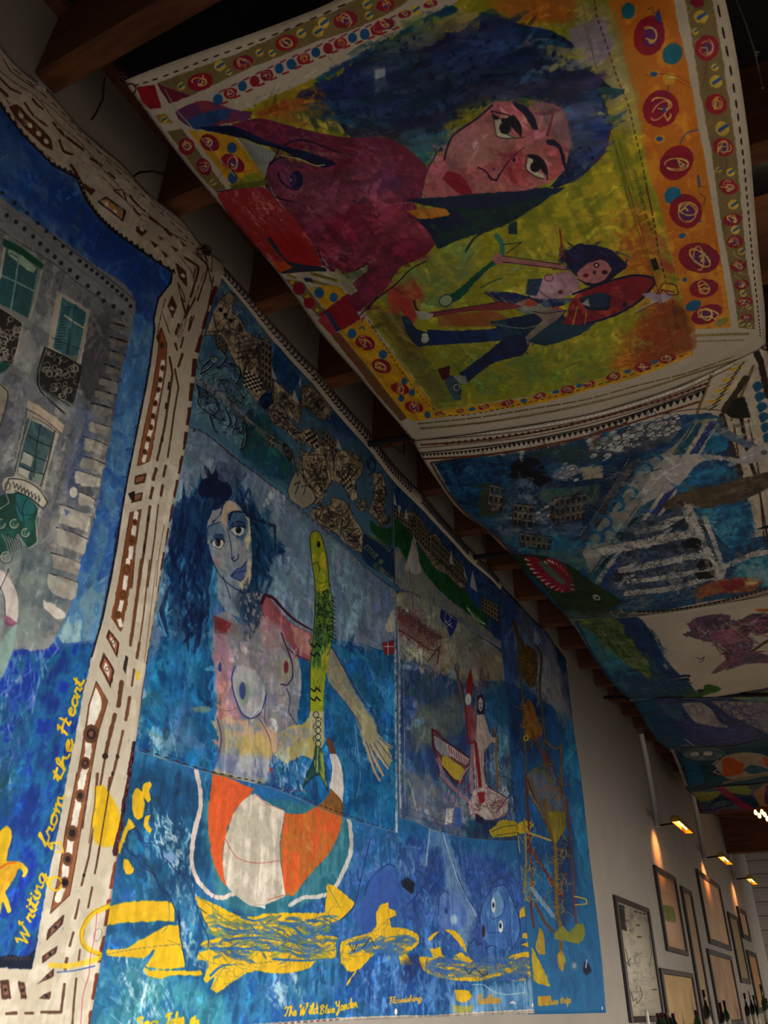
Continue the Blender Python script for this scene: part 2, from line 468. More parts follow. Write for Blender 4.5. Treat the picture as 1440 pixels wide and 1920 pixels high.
        for j in range(nv):
            for i in range(nu):
                a = j * w + i; q = (a, a + 1, a + w + 1, a + w)
                faces.append(q[::-1] if flip else q)
        nf = len(faces)
        for q in list(faces): faces.append(tuple(k + n for k in q[::-1]))
        ring = [i for i in range(w)] + [j * w + nu for j in range(1, nv + 1)] + [nv * w + i for i in range(nu - 1, -1, -1)] + [j * w for j in range(nv - 1, 0, -1)]
        for a, b in zip(ring, ring[1:] + ring[:1]):
            q = (b, a, a + n, b + n); faces.append(q[::-1] if flip else q)
        me = bpy.data.meshes.new(name); me.from_pydata(verts.tolist(), [], faces)
        uv = me.uv_layers.new(name='cloth')
        li = np.zeros(len(me.loops), np.int32); me.loops.foreach_get('vertex_index', li)
        UVv = np.stack([U.ravel(), V.ravel()], 1); UVv = np.r_[UVv, UVv]
        uv.data.foreach_set('uv', UVv[li].astype(np.float32).ravel())
        me.materials.append(mtl); me.materials.append(M_hem)
        mi = np.ones(len(me.polygons), np.int32); mi[:nf] = 0
        me.polygons.foreach_set('material_index', mi)
        me.polygons.foreach_set('use_smooth', np.ones(len(me.polygons), bool))
        me.update()
        return obj(name, me, None, parent)
    def point(s, P, off=0.0):
        """paint-plan points -> 3-D points on the cloth face"""
        Q = s.inv(P); u = Q[:, 0] / s.w; v = Q[:, 1] / s.h
        u = np.clip(u, 0, 1); v = np.clip(v, 0, 1)
        p = s.S(u, v); h = 1e-3
        n = np.cross(s.S(np.clip(u + h, 0, 1), v) - s.S(np.clip(u - h, 0, 1), v), s.S(u, np.clip(v + h, 0, 1)) - s.S(u, np.clip(v - h, 0, 1)))
        n /= np.linalg.norm(n, axis=1, keepdims=True) + 1e-12
        sg = np.sign((n * (np.array([0, 0, EYE]) - p)).sum(1))[:, None]
        return p + n * sg * off, n * sg
    def stitches(s, pts, on, gap, parent, m=None, r=0.0025, name='stitching'):
        """running stitch sewn along a line: little raised thread lengths in metres"""
        P3, N = s.point(catmull(s.tr(pts), False, 6), 0.001)
        L = np.r_[0, np.cumsum(np.linalg.norm(np.diff(P3, axis=0), axis=1))]
        bm = bmesh.new(); t = gap / 2
        def e(x): return np.array([np.interp(x, L, P3[:, k]) for k in range(3)])
        while t + on < L[-1]:
            a = e(t); b = e(t + on)
            tube(bm, [a, (a + b) / 2 + N[0] * 0.0015, b], [r * 0.6, r, r * 0.6], 4)
            t += on + gap * (0.8 + 0.4 * s.rng.random())
        return tag(obj(name, bm, m or M_thread, parent), kind='stuff')
# ------------------------------------------------------------------ the room
def plane_obj(name, corners, m, kind='structure'):
    bm = bmesh.new(); vs_ = [bm.verts.new(c) for c in corners]; bm.faces.new(vs_)
    return tag(obj(name, bm, m), kind=kind)
YB = 20.4; YF = -3.0; XR = 3.8
def slab(name, lo, hi, m, kind='structure'):
    bm = bmesh.new(); box(bm, lo, hi)
    return tag(obj(name, bm, m), kind=kind)
slab('floor', (XW - 0.2, YF - 0.2, -0.1), (XR + 0.2, YB + 0.2, 0.0), M_floor)
slab('wall_left', (XW - 0.2, YF - 0.2, 0.0), (XW, YB + 0.2, 5.2), M_plaster)
slab('wall_front', (XW, YF - 0.2, 2.6), (XR, YF, 5.2), M_plaster)
slab('wall_right', (XR, YF - 0.2, 2.7), (XR + 0.2, YB + 0.2, 5.2), M_plaster)
slab('trim_1', (XR, YF - 0.2, 0.0), (XR + 0.2, YB + 0.2, 0.18), M_plaster)
# roof deck over the rafters, sloping down away from the painted wall
RD = 0.46
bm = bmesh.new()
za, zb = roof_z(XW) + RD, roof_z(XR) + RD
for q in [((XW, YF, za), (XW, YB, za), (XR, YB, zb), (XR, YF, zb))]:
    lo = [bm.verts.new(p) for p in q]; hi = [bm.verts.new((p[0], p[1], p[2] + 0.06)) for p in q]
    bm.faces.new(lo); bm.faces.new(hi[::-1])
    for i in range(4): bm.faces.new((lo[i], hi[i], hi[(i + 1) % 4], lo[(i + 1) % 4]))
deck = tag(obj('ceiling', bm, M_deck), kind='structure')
# rafters: every one its own beam
bm = bmesh.new()
prof = [(XW, roof_z(XW)), (XR, roof_z(XR)), (XR, roof_z(XR) + RD), (XW, roof_z(XW) + RD)]
a = [bm.verts.new((x, 0, z)) for x, z in prof]; b = [bm.verts.new((x, 0.095, z)) for x, z in prof]
bm.faces.new(a); bm.faces.new(b[::-1])
for i in range(4): bm.faces.new((a[i], b[i], b[(i + 1) % 4], a[(i + 1) % 4]))
bmesh.ops.recalc_face_normals(bm, faces=bm.faces)
bmesh.ops.bevel(bm, geom=list(bm.edges), offset=0.004, segments=1, affect='EDGES')
r0 = obj('rafter', bm, M_rafter, deck)
k = -10
ys_ = [-2.45, -1.79, -1.13, -0.47, 0.19, 0.858, 1.528, 2.2, 2.85, 3.50, 4.14, 4.77, 5.40, 6.04, 6.68, 7.29, 7.91, 8.53, 9.12, 9.73, 10.32] + [10.94 + 0.62 * i for i in range(15)]
for i, y in enumerate(ys_):
    if y < YF or y > YB - 0.2: continue
    o = r0 if i == 0 else r0.copy()
    if o is not r0: C.objects.link(o)
    o.location = (0, y, 0)
# dark timber ledger along the top of the white wall
bm = bmesh.new(); box(bm, (XW, YF, roof_z(XW) + 0.40), (XW + 0.06, YB, roof_z(XW) + RD))
tag(obj('trim_2', bm, M_rafter), kind='structure')
# back wall of horizontal boards
wb = slab('wall_back', (XW, YB, 0.0), (XR, YB + 0.2, 5.0), M_plaster)
bm = bmesh.new(); box(bm, (XW, YB - 0.022, 0.008), (XR, YB, 0.262))
bmesh.ops.bevel(bm, geom=list(bm.edges), offset=0.004, segments=1, affect='EDGES')
p0 = obj('plank', bm, M_siding, wb)
for i in range(1, 18):
    o = p0.copy(); C.objects.link(o); o.location = (0, (0.004 if i % 3 == 0 else 0), 0.27 * i)
# timber header and soffit boards in front of the back wall
bmt = bmesh.new(); box(bmt, (XW, 17.2, roof_z(XW) - 0.55), (XR, 17.4, roof_z(XW) - 0.02))
# ------------------------------------------------------------------ painted canvases pinned to the left wall
def relief(y, z, amp=1.0, seed=0.0):
    return amp * (0.006 * np.sin(5.1 * y + 1.3 * np.sin(1.7 * z + seed)) + 0.004 * np.sin(9.7 * y - 2.2 * z + seed) + 0.003 * np.sin(3.1 * z + 7 * y + seed)
                  + 0.005 * np.exp(-((y - 2.47 - 0.10 * (z - 3)) / 0.03) ** 2) * (z > 1.9) + 0.005 * np.exp(-((y - 2.75 - 0.05 * (z - 3)) / 0.025) ** 2))
def wall_sheet(L, R, B, T, off, base, amp=1.0, seed=1, res=450, extra=None):
    f = [[on_wall(x, y, off) for x, y in pts_of(e)] for e in (L, R, B, T)]
    S0 = coons(*[np.array(q) for q in f])
    def S(u, v):
        P = S0(u, v)
        P[..., 0] = XW + off + relief(P[..., 1], P[..., 2] - EYE, amp) + (extra(u, v, P) if extra else 0)
        return P
    return Sheet(S, base, res, seed)
def ceil_sheet(cBL, cBR, cTL, cTR, L, R, B, T, base, seed, res, belly=0.0, maxpx=2600):
    """corners are 3-D points; edge polylines lie in the vertical plane through their two corners"""
    def edge(s, a, b):
        s = pts_of(s) if len(s) else []
        return np.array([a] + [on_vplane(x, y, a, b) for x, y in s] + [b])
    S0 = coons(edge(L, cBL, cTL), edge(R, cBR, cTR), edge(B, cBL, cBR), edge(T, cTL, cTR))
    def S(u, v):
        P = S0(u, v)
        P[..., 2] += -belly * 4 * v * (1 - v) * np.sin(np.pi * u) + 0.006 * np.sin(23 * u + 9 * v) * np.sin(np.pi * u) * np.sin(np.pi * v)
        return P
    return Sheet(S, base, res, seed, maxpx=maxpx)

# corner points of the ceiling cloths
K0 = on_cloth(232, 152); K1 = on_cloth(774, 826); R1 = on_cloth(1436, 648)
xr = R1[0]
R0 = np.array([xr, K0[1] + 0.02, cloth_z(xr)])
K2 = on_cloth(1066, 1161); K3 = on_cloth(1185, 1313); K4 = on_cloth(1253, 1405); K5 = on_cloth(1291, 1485); K6 = on_cloth(1312, 1525)
def rgt(K, dz=0.0, x=None): return np.array([x if x is not None else xr + 0.1, K[1], cloth_z(xr + 0.1) + dz])
def ext(K, s, R):
    return s
print('corners', K0, K1, R1, K2, K3, K4, K5, K6)
# ------------------------------------------------------------------ hand lettering (stroke letters, unit x-height 1, y up)
GL = {
 'a': (0.9, ["0.75,0.8 0.45,1 0.1,0.6 0.15,0.15 0.45,0.05 0.75,0.5 0.8,0.95 0.75,0.2 0.95,0.05"]),
 'b': (0.8, ["0.1,0.1 0.35,1.6 0.25,2 0.15,1.6 0.15,0.2 0.45,0 0.75,0.4 0.6,0.85 0.3,0.7"]),
 'd': (0.95, ["0.75,0.8 0.45,1 0.1,0.6 0.15,0.15 0.45,0.05 0.75,0.6 0.85,2", "0.8,1 0.8,0.2 1,0.05"]),
 'e': (0.75, ["0.1,0.5 0.5,0.6 0.6,0.85 0.35,1 0.1,0.6 0.2,0.1 0.5,0 0.8,0.3"]),
 'f': (0.7, ["0.1,0.4 0.5,1.6 0.6,2 0.4,2 0.3,1 0.2,-0.8 0.4,-0.6 0.35,0.2 0.7,0.3"]),
 'g': (0.9, ["0.75,0.8 0.45,1 0.1,0.6 0.15,0.15 0.45,0.05 0.75,0.8 0.7,-0.6 0.35,-0.9 0.3,-0.5 0.95,0.2"]),
 'h': (0.9, ["0.05,0.1 0.4,1.7 0.3,2 0.15,1.5 0.12,0 0.35,0.85 0.6,0.95 0.65,0.3 0.9,0.05"]),
 'i': (0.45, ["0.05,0.5 0.2,1 0.2,0.2 0.45,0.05", "0.22,1.4 0.27,1.5"]),
 'l': (0.5, ["0.05,0.2 0.35,1.6 0.3,2 0.15,1.6 0.18,0.2 0.5,0.05"]),
 'm': (1.3, ["0.05,0.6 0.15,1 0.15,0 0.3,0.85 0.5,0.95 0.55,0 0.7,0.85 0.9,0.95 1,0.2 1.25,0.05"]),
 'n': (0.9, ["0.05,0.6 0.15,1 0.15,0 0.35,0.85 0.6,0.95 0.65,0.2 0.9,0.05"]),
 'o': (0.85, ["0.45,1 0.1,0.7 0.15,0.1 0.5,0 0.75,0.4 0.6,0.95 0.4,0.9 0.9,0.8"]),
 'r': (0.7, ["0.05,0.4 0.2,1.05 0.3,0.9 0.55,0.9 0.45,0.2 0.7,0.05"]),
 's': (0.7, ["0.05,0.1 0.4,1.05 0.5,0.5 0.4,0.05 0.15,0.1 0.7,0.15"]),
 't': (0.6, ["0.05,0.4 0.3,1.7 0.2,0.2 0.6,0.05", "0,1.2 0.55,1.3"]),
 'u': (0.9, ["0.05,0.6 0.15,1 0.15,0.2 0.45,0.05 0.65,0.9 0.65,0.2 0.9,0.05"]),
 'p': (0.85, ["0.05,0.6 0.2,1 0.15,-0.9 0.2,0.7 0.5,1 0.7,0.5 0.4,0 0.2,0.15 0.85,0.1"]),
 'y': (0.9, ["0.05,0.7 0.15,1 0.2,0.2 0.5,0.1 0.7,0.95 0.65,-0.6 0.35,-0.9 0.3,-0.5 0.95,0.2"]),
 'c': (0.7, ["0.55,0.85 0.35,1 0.1,0.6 0.2,0.1 0.45,0 0.7,0.25"]),
 'W': (1.9, ["0,1.6 0.2,2 0.3,1.2 0.35,0 0.8,1.5 0.9,0 1.3,1.2 1.5,2.1 1.3,1.9 1.6,1.5"]),
 'H': (1.5, ["0.1,1.7 0.4,2 0.3,1 0.2,0", "0.9,2 1,1 0.9,0.2 1.2,0.1", "0.1,0.9 0.6,1.2 1.2,1"]),
 'T': (1.1, ["0,1.6 0.2,2 0.6,1.8 1.2,2", "0.65,1.9 0.55,0.8 0.3,0 0.1,0.3"]),
 'B': (1.2, ["0.3,0 0.4,2", "0.1,1.7 0.6,2.1 0.95,1.6 0.4,1.1 0.95,0.8 0.8,0.1 0.2,0.1"]),
 'Y': (1.3, ["0.1,1.7 0.3,2 0.35,1.2 0.6,1 0.9,1.4 1,2 0.9,0 0.5,-0.8 0.4,-0.4 1,0.3"]),
 'F': (1.1, ["0.1,1.7 0.5,2 1.1,1.9", "0.6,1.9 0.5,0 0.2,0.1", "0.3,1 0.9,1.1"]),
 'R': (1.1, ["0.3,0 0.4,2", "0.1,1.7 0.6,2.1 0.95,1.6 0.4,1.1 0.9,0 1.1,0.1"]),
 'S': (1.0, ["0.9,1.7 0.6,2 0.3,1.6 0.7,1 0.7,0.2 0.3,0 0,0.4"]),
 ' ': (0.6, []),
}
CAP = {'A': "0,0 .4,1 .8,0|.15,.4 .65,.4", 'C': ".8,.8 .4,1 0,.5 .4,0 .8,.2", 'D': "0,0 0,1 .6,.8 .7,.3 0,0", 'E': ".7,1 0,1 0,0 .7,0|0,.5 .5,.5", 'F': ".7,1 0,1 0,0|0,.5 .5,.5",
       'G': ".8,.8 .4,1 0,.5 .4,0 .8,.2 .8,.5 .5,.5", 'I': ".3,0 .3,1", 'L': "0,1 0,0 .6,0", 'M': "0,0 .1,1 .4,.4 .7,1 .8,0", 'N': "0,0 0,1 .7,0 .7,1", 'O': ".4,1 0,.5 .4,0 .8,.5 .4,1",
       'R': "0,0 0,1 .7,.8 0,.5 .7,0", 'S': ".7,.85 .35,1 .1,.75 .6,.3 .35,0 0,.2", 'T': "0,1 .8,1|.4,1 .4,0", 'V': "0,1 .4,0 .8,1", 'W': "0,1 .2,0 .4,.6 .6,0 .8,1", 'B': "0,0 0,1 .6,.8 0,.5 .7,.25 0,0", 'J': ".6,1 .6,.2 .3,0 0,.2", ' ': "", 'U': "0,1 .1,.1 .6,.1 .7,1", 'Y': "0,1 .4,.5 .8,1|.4,.5 .4,0", 'P': "0,0 0,1 .7,.8 0,.5", 'H': "0,0 0,1|.7,0 .7,1|0,.5 .7,.5", 'K': "0,0 0,1|.7,1 0,.5 .7,0"}
def lettering(sh, text, base, size, w, col, shear=0.25, caps=False, fit=True):
    """write along a baseline polyline, in the current crop frame"""
    P = catmull(pts_of(base), False, 8)
    L = np.r_[0, np.cumsum(np.linalg.norm(np.diff(P, axis=0), axis=1))]
    adv = [(1.05 if caps else GL[c][0]) for c in text]
    tot = sum(adv); k = L[-1] / tot if fit else size
    x = 0
    for c, a in zip(text, adv):
        paths = [q for q in CAP[c].split('|') if q] if caps else GL[c][1]
        for st in paths:
            q = pts_of(st.replace(' .', ' 0.').replace(',.', ',0.'))
            s_ = (x + q[:, 0] + shear * q[:, 1] * size / k) * k
            s_ = np.clip(s_, 0, L[-1])
            X = np.interp(s_, L, P[:, 0]); Y = np.interp(s_, L, P[:, 1])
            s2 = np.clip(s_ + 1, 0, L[-1]); s1 = np.clip(s_ - 1, 0, L[-1])
            tx = np.interp(s2, L, P[:, 0]) - np.interp(s1, L, P[:, 0]); ty = np.interp(s2, L, P[:, 1]) - np.interp(s1, L, P[:, 1])
            n = np.hypot(tx, ty) + 1e-9
            sh.line(np.stack([X + ty / n * q[:, 1] * size, Y - tx / n * q[:, 1] * size], 1), w, col, sm=len(q) > 2 and not caps)
        x += a

CR = (206, 193, 168); BRN = (104, 56, 30); DBR = (52, 28, 22); MAR = (96, 28, 36); YEL = (236, 186, 14); WHT = (236, 228, 212); NAVY = (14, 26, 66); ORG = (232, 92, 26)
DB = (10, 44, 104); SEA = (12, 92, 158); LB = (112, 166, 198); TEAL = (24, 112, 140); PK = (196, 120, 128); PAP = (172, 154, 118); INK = (26, 24, 30)

# ================================================================== A: the large canvas with the grey house
A_R = "150,2045 167,1920 178,1867 194,1792 211,1686 225,1597 239,1500 250,1439 261,1389 272,1300 278,1244 292,1167 308,1050 315,1016 332,914 349,830 360,734 366,672 380,625 397,560 404,540 413,496"
A_T = "6,98 30,130 75,166 110,204 160,240 206,290 250,335 290,376 335,420 366,448 413,496"
yl = 0.52
A_Tp = [[XW + 0.055, yl, 1.35 * 2 + EYE + 0.2]] + [on_wall(x, y, 0.055) for x, y in pts_of("-60,35 " + A_T)]
A_Rp = [on_wall(x, y, 0.055) for x, y in pts_of(A_R)]
zb = A_Rp[0][2]
S0A = coons(np.array([[XW + .055, yl, zb], A_Tp[0]]), np.array(A_Rp), np.array([[XW + .055, yl, zb], A_Rp[0]]), np.array(A_Tp))
def SA(u, v):
    P = S0A(u, v)
    P[..., 0] = XW + 0.055 + relief(P[..., 1], P[..., 2] - EYE, 1.0) + 0.03 * np.exp(-((v - 0.97) / 0.05) ** 2) * (1 + np.sin(26 * u)) * 0.5
    return P
A = Sheet(SA, (36, 84, 160), 520, 11)
def paint_A(s):
    s.at(0, 0, 1)
    s.fill("-500,-100 10,180 330,500 330,620 150,700 -500,600", [(26, 66, 150), (44, 96, 176), (86, 128, 184)], soft=6)
    s.fill("0,230 60,280 160,380 250,450 320,520 300,600 250,560 120,430 0,330", [(60, 108, 180), (28, 72, 158), (20, 62, 150)], soft=10)
    s.fill("300,600 285,680 262,800 240,900 205,1080 180,1200 60,1215 110,1100 180,1000 205,800 240,600", [(58, 116, 176), (84, 140, 184), (40, 92, 166)], soft=6)
    s.line("300,560 286,680 262,805 245,890 232,960 222,1020 210,1090 195,1160 176,1232 160,1300 143,1397 126,1478 115,1550 100,1617 84,1700 70,1783", 13, (14, 26, 92))
    # sea below
    s.fill("-500,1210 0,1215 60,1212 110,1212 178,1200 160,1290 66,1790 60,1818 -500,1830", [(8, 52, 150), (12, 84, 150), (16, 104, 160), (10, 46, 160)], soft=4)
    s.fill("-300,1400 20,1420 30,1500 0,1580 -300,1600", [(10, 78, 110), (16, 110, 150)], soft=16)
    s.strokes("0,1200 100,1210 60,1330 20,1480 0,1480", 70, 60, 4, [(160, 190, 214), (120, 160, 200)], ang=100, a=0.4)
    s.strokes("0,1280 130,1290 70,1750 0,1790", 120, 90, 7, [(16, 100, 170), (8, 44, 130), (14, 70, 180)], ang=102, a=0.4)
    s.at(0, 0, 1); s.smear('0,200 320,520 290,700 200,1200 130,1450 60,1800 0,1800', 900, 34, 6, 110, 30)
    # house front
    s.fill("-500,100 0,372 60,418 120,462 180,512 240,565 250,590 243,640 232,680 222,730 214,780 206,830 196,880 182,950 170,1000 150,1060 130,1140 90,1215 0,1215 -500,1215",
           [(96, 98, 104), (128, 130, 134), (108, 110, 108), (140, 140, 138)], soft=2)
    s.fill("0,1020 60,1010 130,1090 90,1190 40,1210 0,1215", [(92, 108, 118), (120, 132, 128)], soft=10)
    s.fill("150,760 175,770 160,880 135,950 125,900", [(58, 78, 130), (90, 104, 130)], soft=8)
    s.fill("140,700 165,620 175,580 215,610 200,720 170,760", [(78, 76, 80), (60, 60, 64)], soft=8)
    s.strokes("0,450 100,520 230,600 210,780 100,1150 0,1150", 260, 40, 5, [(150, 150, 150), (84, 86, 92), (120, 116, 110)], ang=105, spread=40, a=0.35)
    s.smear('0,380 240,570 200,900 100,1210 0,1210', 500, 22, 4, 110, 40)
    s.at(0, 0, 3)   # cornice
    s.fill("0,1100 120,1200 330,1330 520,1480 700,1600 765,1700 755,1780 640,1720 480,1620 320,1500 150,1370 0,1270", [(138, 140, 144), (118, 120, 124)], soft=4)
    s.line("0,1075 60,1120 200,1240 340,1360 500,1480 640,1590 760,1690", 7, (72, 76, 86))
    s.line("0,1150 150,1260 300,1390 430,1500 600,1620 700,1690", 3, (80, 84, 92)); s.line("0,1290 150,1390 300,1480 450,1600 600,1700", 4, (60, 62, 70))
    for q in [(15, 1085), (85, 1140), (155, 1198), (215, 1255), (262, 1300), (310, 1340), (355, 1385), (400, 1425), (450, 1468), (487, 1495), (518, 1518), (548, 1540), (577, 1562), (605, 1590), (632, 1612), (660, 1635), (688, 1662), (712, 1685), (735, 1722)]:
        s.ell(q[0], q[1], 11, 11, (30, 34, 46), 30)
    for q in [(40, 1212), (92, 1248), (140, 1287), (188, 1330), (228, 1370), (268, 1410), (310, 1445), (345, 1480), (395, 1520), (436, 1560), (495, 1608), (555, 1650), (585, 1692), (640, 1722), (690, 1762)]:
        s.ell(q[0], q[1], 12, 13, (36, 38, 46), 30)
    # first window
    s.fill("30,1350 245,1500 225,1640 165,1850 0,1790 -60,1700", [(140, 146, 134), (120, 126, 120)], sm=False, soft=2)
    s.fill("40,1390 215,1510 160,1790 -20,1700", [(52, 100, 98), (40, 84, 88)], sm=False)
    s.fill("20,1340 120,1390 250,1490 235,1515 110,1430 20,1380", (20, 76, 54)); s.fill("50,1400 130,1440 205,1510 190,1540 120,1490 45,1430", (150, 176, 150))
    for i in range(9): s.line([(30 + 4 * i, 1440 + 26 * i), (60 + 3 * i, 1425 + 28 * i), (100, 1450 + 29 * i)], 4, (24, 60, 66))
    s.line("0,1545 100,1590 195,1640", 9, (120, 150, 140)); s.line("105,1450 85,1600 60,1740", 9, (120, 150, 140))
    s.line("25,1400 0,1560", 12, (170, 174, 156)); s.line("235,1520 200,1680 165,1800", 12, (160, 166, 148))
    # second window
    s.fill("320,1630 510,1745 450,2080 270,1960", (172, 164, 148), sm=False, soft=1); s.fill("352,1672 488,1758 432,2040 300,1955", [(44, 96, 104), (60, 110, 112)], sm=False)
    for i in range(15): s.line([(352 - 3 * i, 1720 + 17 * i), (372 - 3 * i, 1732 + 16 * i), (398 - 3 * i, 1722 + 17 * i)], 4, (20, 40, 50))
    s.line("365,1775 430,1820 480,1850", 10, (186, 178, 160)); s.line("425,1715 400,1880 380,1990", 4, (30, 50, 60))
    s.at(0, 560, 3.555)
    for i in range(8): s.line([(455 + 0 * i, 330 + 13 * i), (490, 338 + 12 * i), (525 - 3 * i, 322 + 14 * i)], 4, (150, 110, 70) if i > 3 else (30, 60, 70))
    s.line("335,255 440,300 540,340", 5, (30, 44, 50)); s.line("465,200 450,340 440,380", 6, (24, 40, 50))
    s.line("600,95 560,260 520,430", 8, (150, 140, 120)); s.line("375,70 340,240 325,320", 14, (168, 158, 136))
    # balconies
    for poly, org in (("300,320 540,450 520,560 480,700 270,590 250,540", (250, 320)), ("-60,60 0,60 150,160 120,300 80,440 -60,400", (-60, 60))):
        s.fill(poly, (38, 34, 32), sm=False, soft=1)
        P = pts_of(poly); lo = P.min(0); hi = P.max(0)
        rg = np.random.default_rng(5)
        for _ in range(46):
            c = lo + rg.random(2) * (hi - lo) * np.array([0.86, 0.9]) + 12
            inside = 0
            for i in range(len(P)):
                a0, b0 = P[i], P[(i + 1) % len(P)]
                if (a0[1] > c[1]) != (b0[1] > c[1]) and c[0] < (b0[0] - a0[0]) * (c[1] - a0[1]) / (b0[1] - a0[1]) + a0[0]: inside ^= 1
            if inside: s.ring(c[0], c[1], 12 + 12 * rg.random(), 16 + 12 * rg.random(), 4.6, (160, 152, 134), rot=rg.random() * 90, a0=rg.random() * 360, a1=rg.random() * 200 + 360)
    s.line("298,325 420,380 545,450 520,560 485,700", 9, (22, 20, 20), sm=False); s.line("300,325 255,470 250,560 275,620 430,765", 8, (20, 18, 18))
    s.line("312,320 265,480 262,570 290,630 440,752 490,690", 3.2, (170, 162, 144)); s.line("275,600 380,660 470,715", 5, (20, 22, 22))
    for i in range(7): s.line([(300 + 24 * i, 640 + 13 * i), (318 + 22 * i, 682 + 12 * i)], 3.5, (130, 150, 140))
    s.line("0,60 80,110 150,165 95,440", 6, (170, 160, 140), sm=False); s.fill("0,420 80,440 40,480 0,500", (16, 70, 60))
    # third window
    s.fill("190,690 400,890 340,1080 270,1280 80,1200", (164, 158, 142), sm=False, soft=1.2)
    s.fill("185,790 365,895 260,1240 95,1150", [(60, 92, 96), (80, 108, 108), (50, 76, 84)], sm=False)
    s.fill("160,1020 225,1050 205,1120 140,1090", (170, 172, 158), sm=False); s.fill("130,1120 200,1150 190,1200 120,1160", (190, 186, 168), sm=False); s.fill("225,1140 285,1170 260,1240 215,1210", (122, 144, 136), sm=False)
    for q in ("270,840 245,980 225,1190", "185,910 250,950 345,990", "160,1015 230,1050 310,1085", "130,1110 210,1150 290,1170"): s.line(q, 6, (22, 30, 38))
    s.line("365,880 320,1080 270,1250", 8, (40, 44, 50)); s.line("180,730 150,960 85,1190", 7, (70, 74, 76)); s.line("385,900 340,1060 290,1270", 11, (176, 170, 152)); s.line("205,800 150,980 105,1180", 9, (170, 164, 148))
    s.fill("185,670 300,740 430,840 420,890 380,890 300,820 190,730", (196, 176, 152)); s.line("190,740 290,800 400,890", 5, (60, 44, 44)); s.line("215,790 300,830 395,900", 4, (60, 44, 44))
    # sign scroll and green shield
    s.fill("-120,1400 60,1290 150,1300 250,1400 240,1560 245,1620 190,1660 120,1560 50,1700 -120,1700", [(24, 66, 56), (30, 88, 76)], soft=1)
    s.fill("110,1300 180,1320 230,1380 220,1440 150,1490 110,1420", (34, 108, 108)); s.line("180,1330 150,1400 160,1480", 6, (16, 40, 50)); s.line("110,1360 150,1440 230,1440", 5, (16, 40, 50))
    s.line("0,1400 60,1360 40,1300 100,1280 200,1310 270,1370 240,1480 250,1620 190,1665", 6, (186, 180, 156))
    s.fill("20,1230 40,1195 110,1185 200,1220 290,1290 315,1370 290,1395 230,1340 130,1290 60,1300 30,1280", (192, 184, 162)); s.line("30,1290 60,1200 160,1210 260,1270 315,1360 285,1400 200,1330 100,1280", 6, (24, 24, 26))
    for i in range(8): s.line([(90 + 24 * i, 1222 + 13 * i), (98 + 23 * i, 1262 + 13 * i), (112 + 22 * i, 1236 + 14 * i)], 6, (40, 38, 40))
    s.ring(50, 1250, 18, 26, 5, (60, 56, 50))
    for cx, cy, r in ((95, 1500, 28), (170, 1560, 26), (5, 1500, 30), (40, 1720, 32)):
        s.ring(cx, cy, r, r, 7, (176, 176, 140) if r < 30 else (170, 160, 150), a1=290); s.ring(cx + 5, cy, r * .5, r * .5, 4, (150, 160, 130), a1=250); s.ring(cx, cy, r * 1.35, r * 1.35, 3, (14, 26, 24), a1=260)
    for i in range(6): s.line([(15 + 20 * i, 1570 + 8 * i), (40 + 18 * i, 1620 + 4 * i), (60 + 14 * i, 1690 - 6 * i)], 5, (150, 146, 134)); s.line([(25 + 20 * i, 1566 + 8 * i), (50 + 18 * i, 1620 + 4 * i), (70 + 14 * i, 1690 - 6 * i)], 4, (18, 22, 22))
    s.fill("0,560 50,590 50,680 0,850", (150, 140, 122)); s.line("0,570 50,620 40,720 0,850", 6, (40, 40, 44))
    s.fill("0,1810 60,1830 90,1920 0,1920", (160, 152, 140)); s.line("0,1860 40,1850 60,1920", 6, (30, 34, 40))
    # corner stones
    Q = [(745, 165, 100, 40, 0), (740, 262, 105, 45, 0), (725, 345, 100, 50, 0), (705, 440, 90, 50, 0), (665, 525, 118, 50, 1), (640, 608, 128, 56, 1), (615, 700, 140, 58, 1), (598, 820, 144, 70, 2), (560, 925, 158, 88, 2), (540, 1050, 158, 84, 2),
         (505, 1148, 170, 80, 3), (525, 1290, 110, 80, 3), (400, 1375, 205, 130, 3), (380, 1530, 205, 120, 2), (345, 1700, 190, 100, 2), (322, 1835, 195, 90, 2)]
    tone = [(120, 114, 106), (136, 132, 124), (176, 170, 156), (208, 200, 184)]
    rg = np.random.default_rng(3)
    for x, y, w, h, t in Q:
        j = lambda: rg.normal(0, 5)
        s.fill([(x + 10 + j(), y - 4 + j()), (x + w * .5 + j(), y + 4 + h * .2), (x + w + j(), y + h * .42 + j()), (x + w - 4 + j(), y + h * .9), (x + w - 16 + j(), y + h * 1.38 + j()), (x + w * .5, y + h * 1.18 + j()), (x - 2 + j(), y + h * .95 + j()), (x + j(), y + h * .4)], [tone[t], tuple(int(q * .82) for q in tone[t]), tone[t]], soft=1, rag=0.8)
        s.line([(x - 4, y - 6), (x + w * .5, y + h * .22), (x + w + 4, y + h * .62)], (6 if t > 1 else 13), (34, 30, 32) if t < 2 else (30, 30, 50), dry=0.6)
    s.ell(492, 1290, 27, 36, tone[3]); s.fill("430,1400 470,1420 440,1450", (90, 110, 150))
    s.at(0, 1050, 3.6)
    s.fill("330,85 400,130 520,190 520,240 480,270 350,220 325,160", (176, 172, 158), rag=0.6); s.fill("290,265 350,290 440,360 440,385 390,400 300,320", (206, 196, 182), rag=0.6)
    s.fill("0,60 50,110 110,200 125,300 120,420 70,430 40,400 30,260 0,190", (206, 194, 186)); s.line("0,200 40,110 60,60", 5, (40, 40, 60)); s.line("0,180 30,260 35,370", 6, (50, 60, 70)); s.fill("30,370 70,385 120,420 100,450 40,440", (130, 50, 90), soft=3, a=.7)
    s.fill("415,560 640,550 700,300 730,100 600,200 520,300 440,420 400,500", [(110, 156, 180), (60, 120, 180), (140, 178, 184)], soft=5)
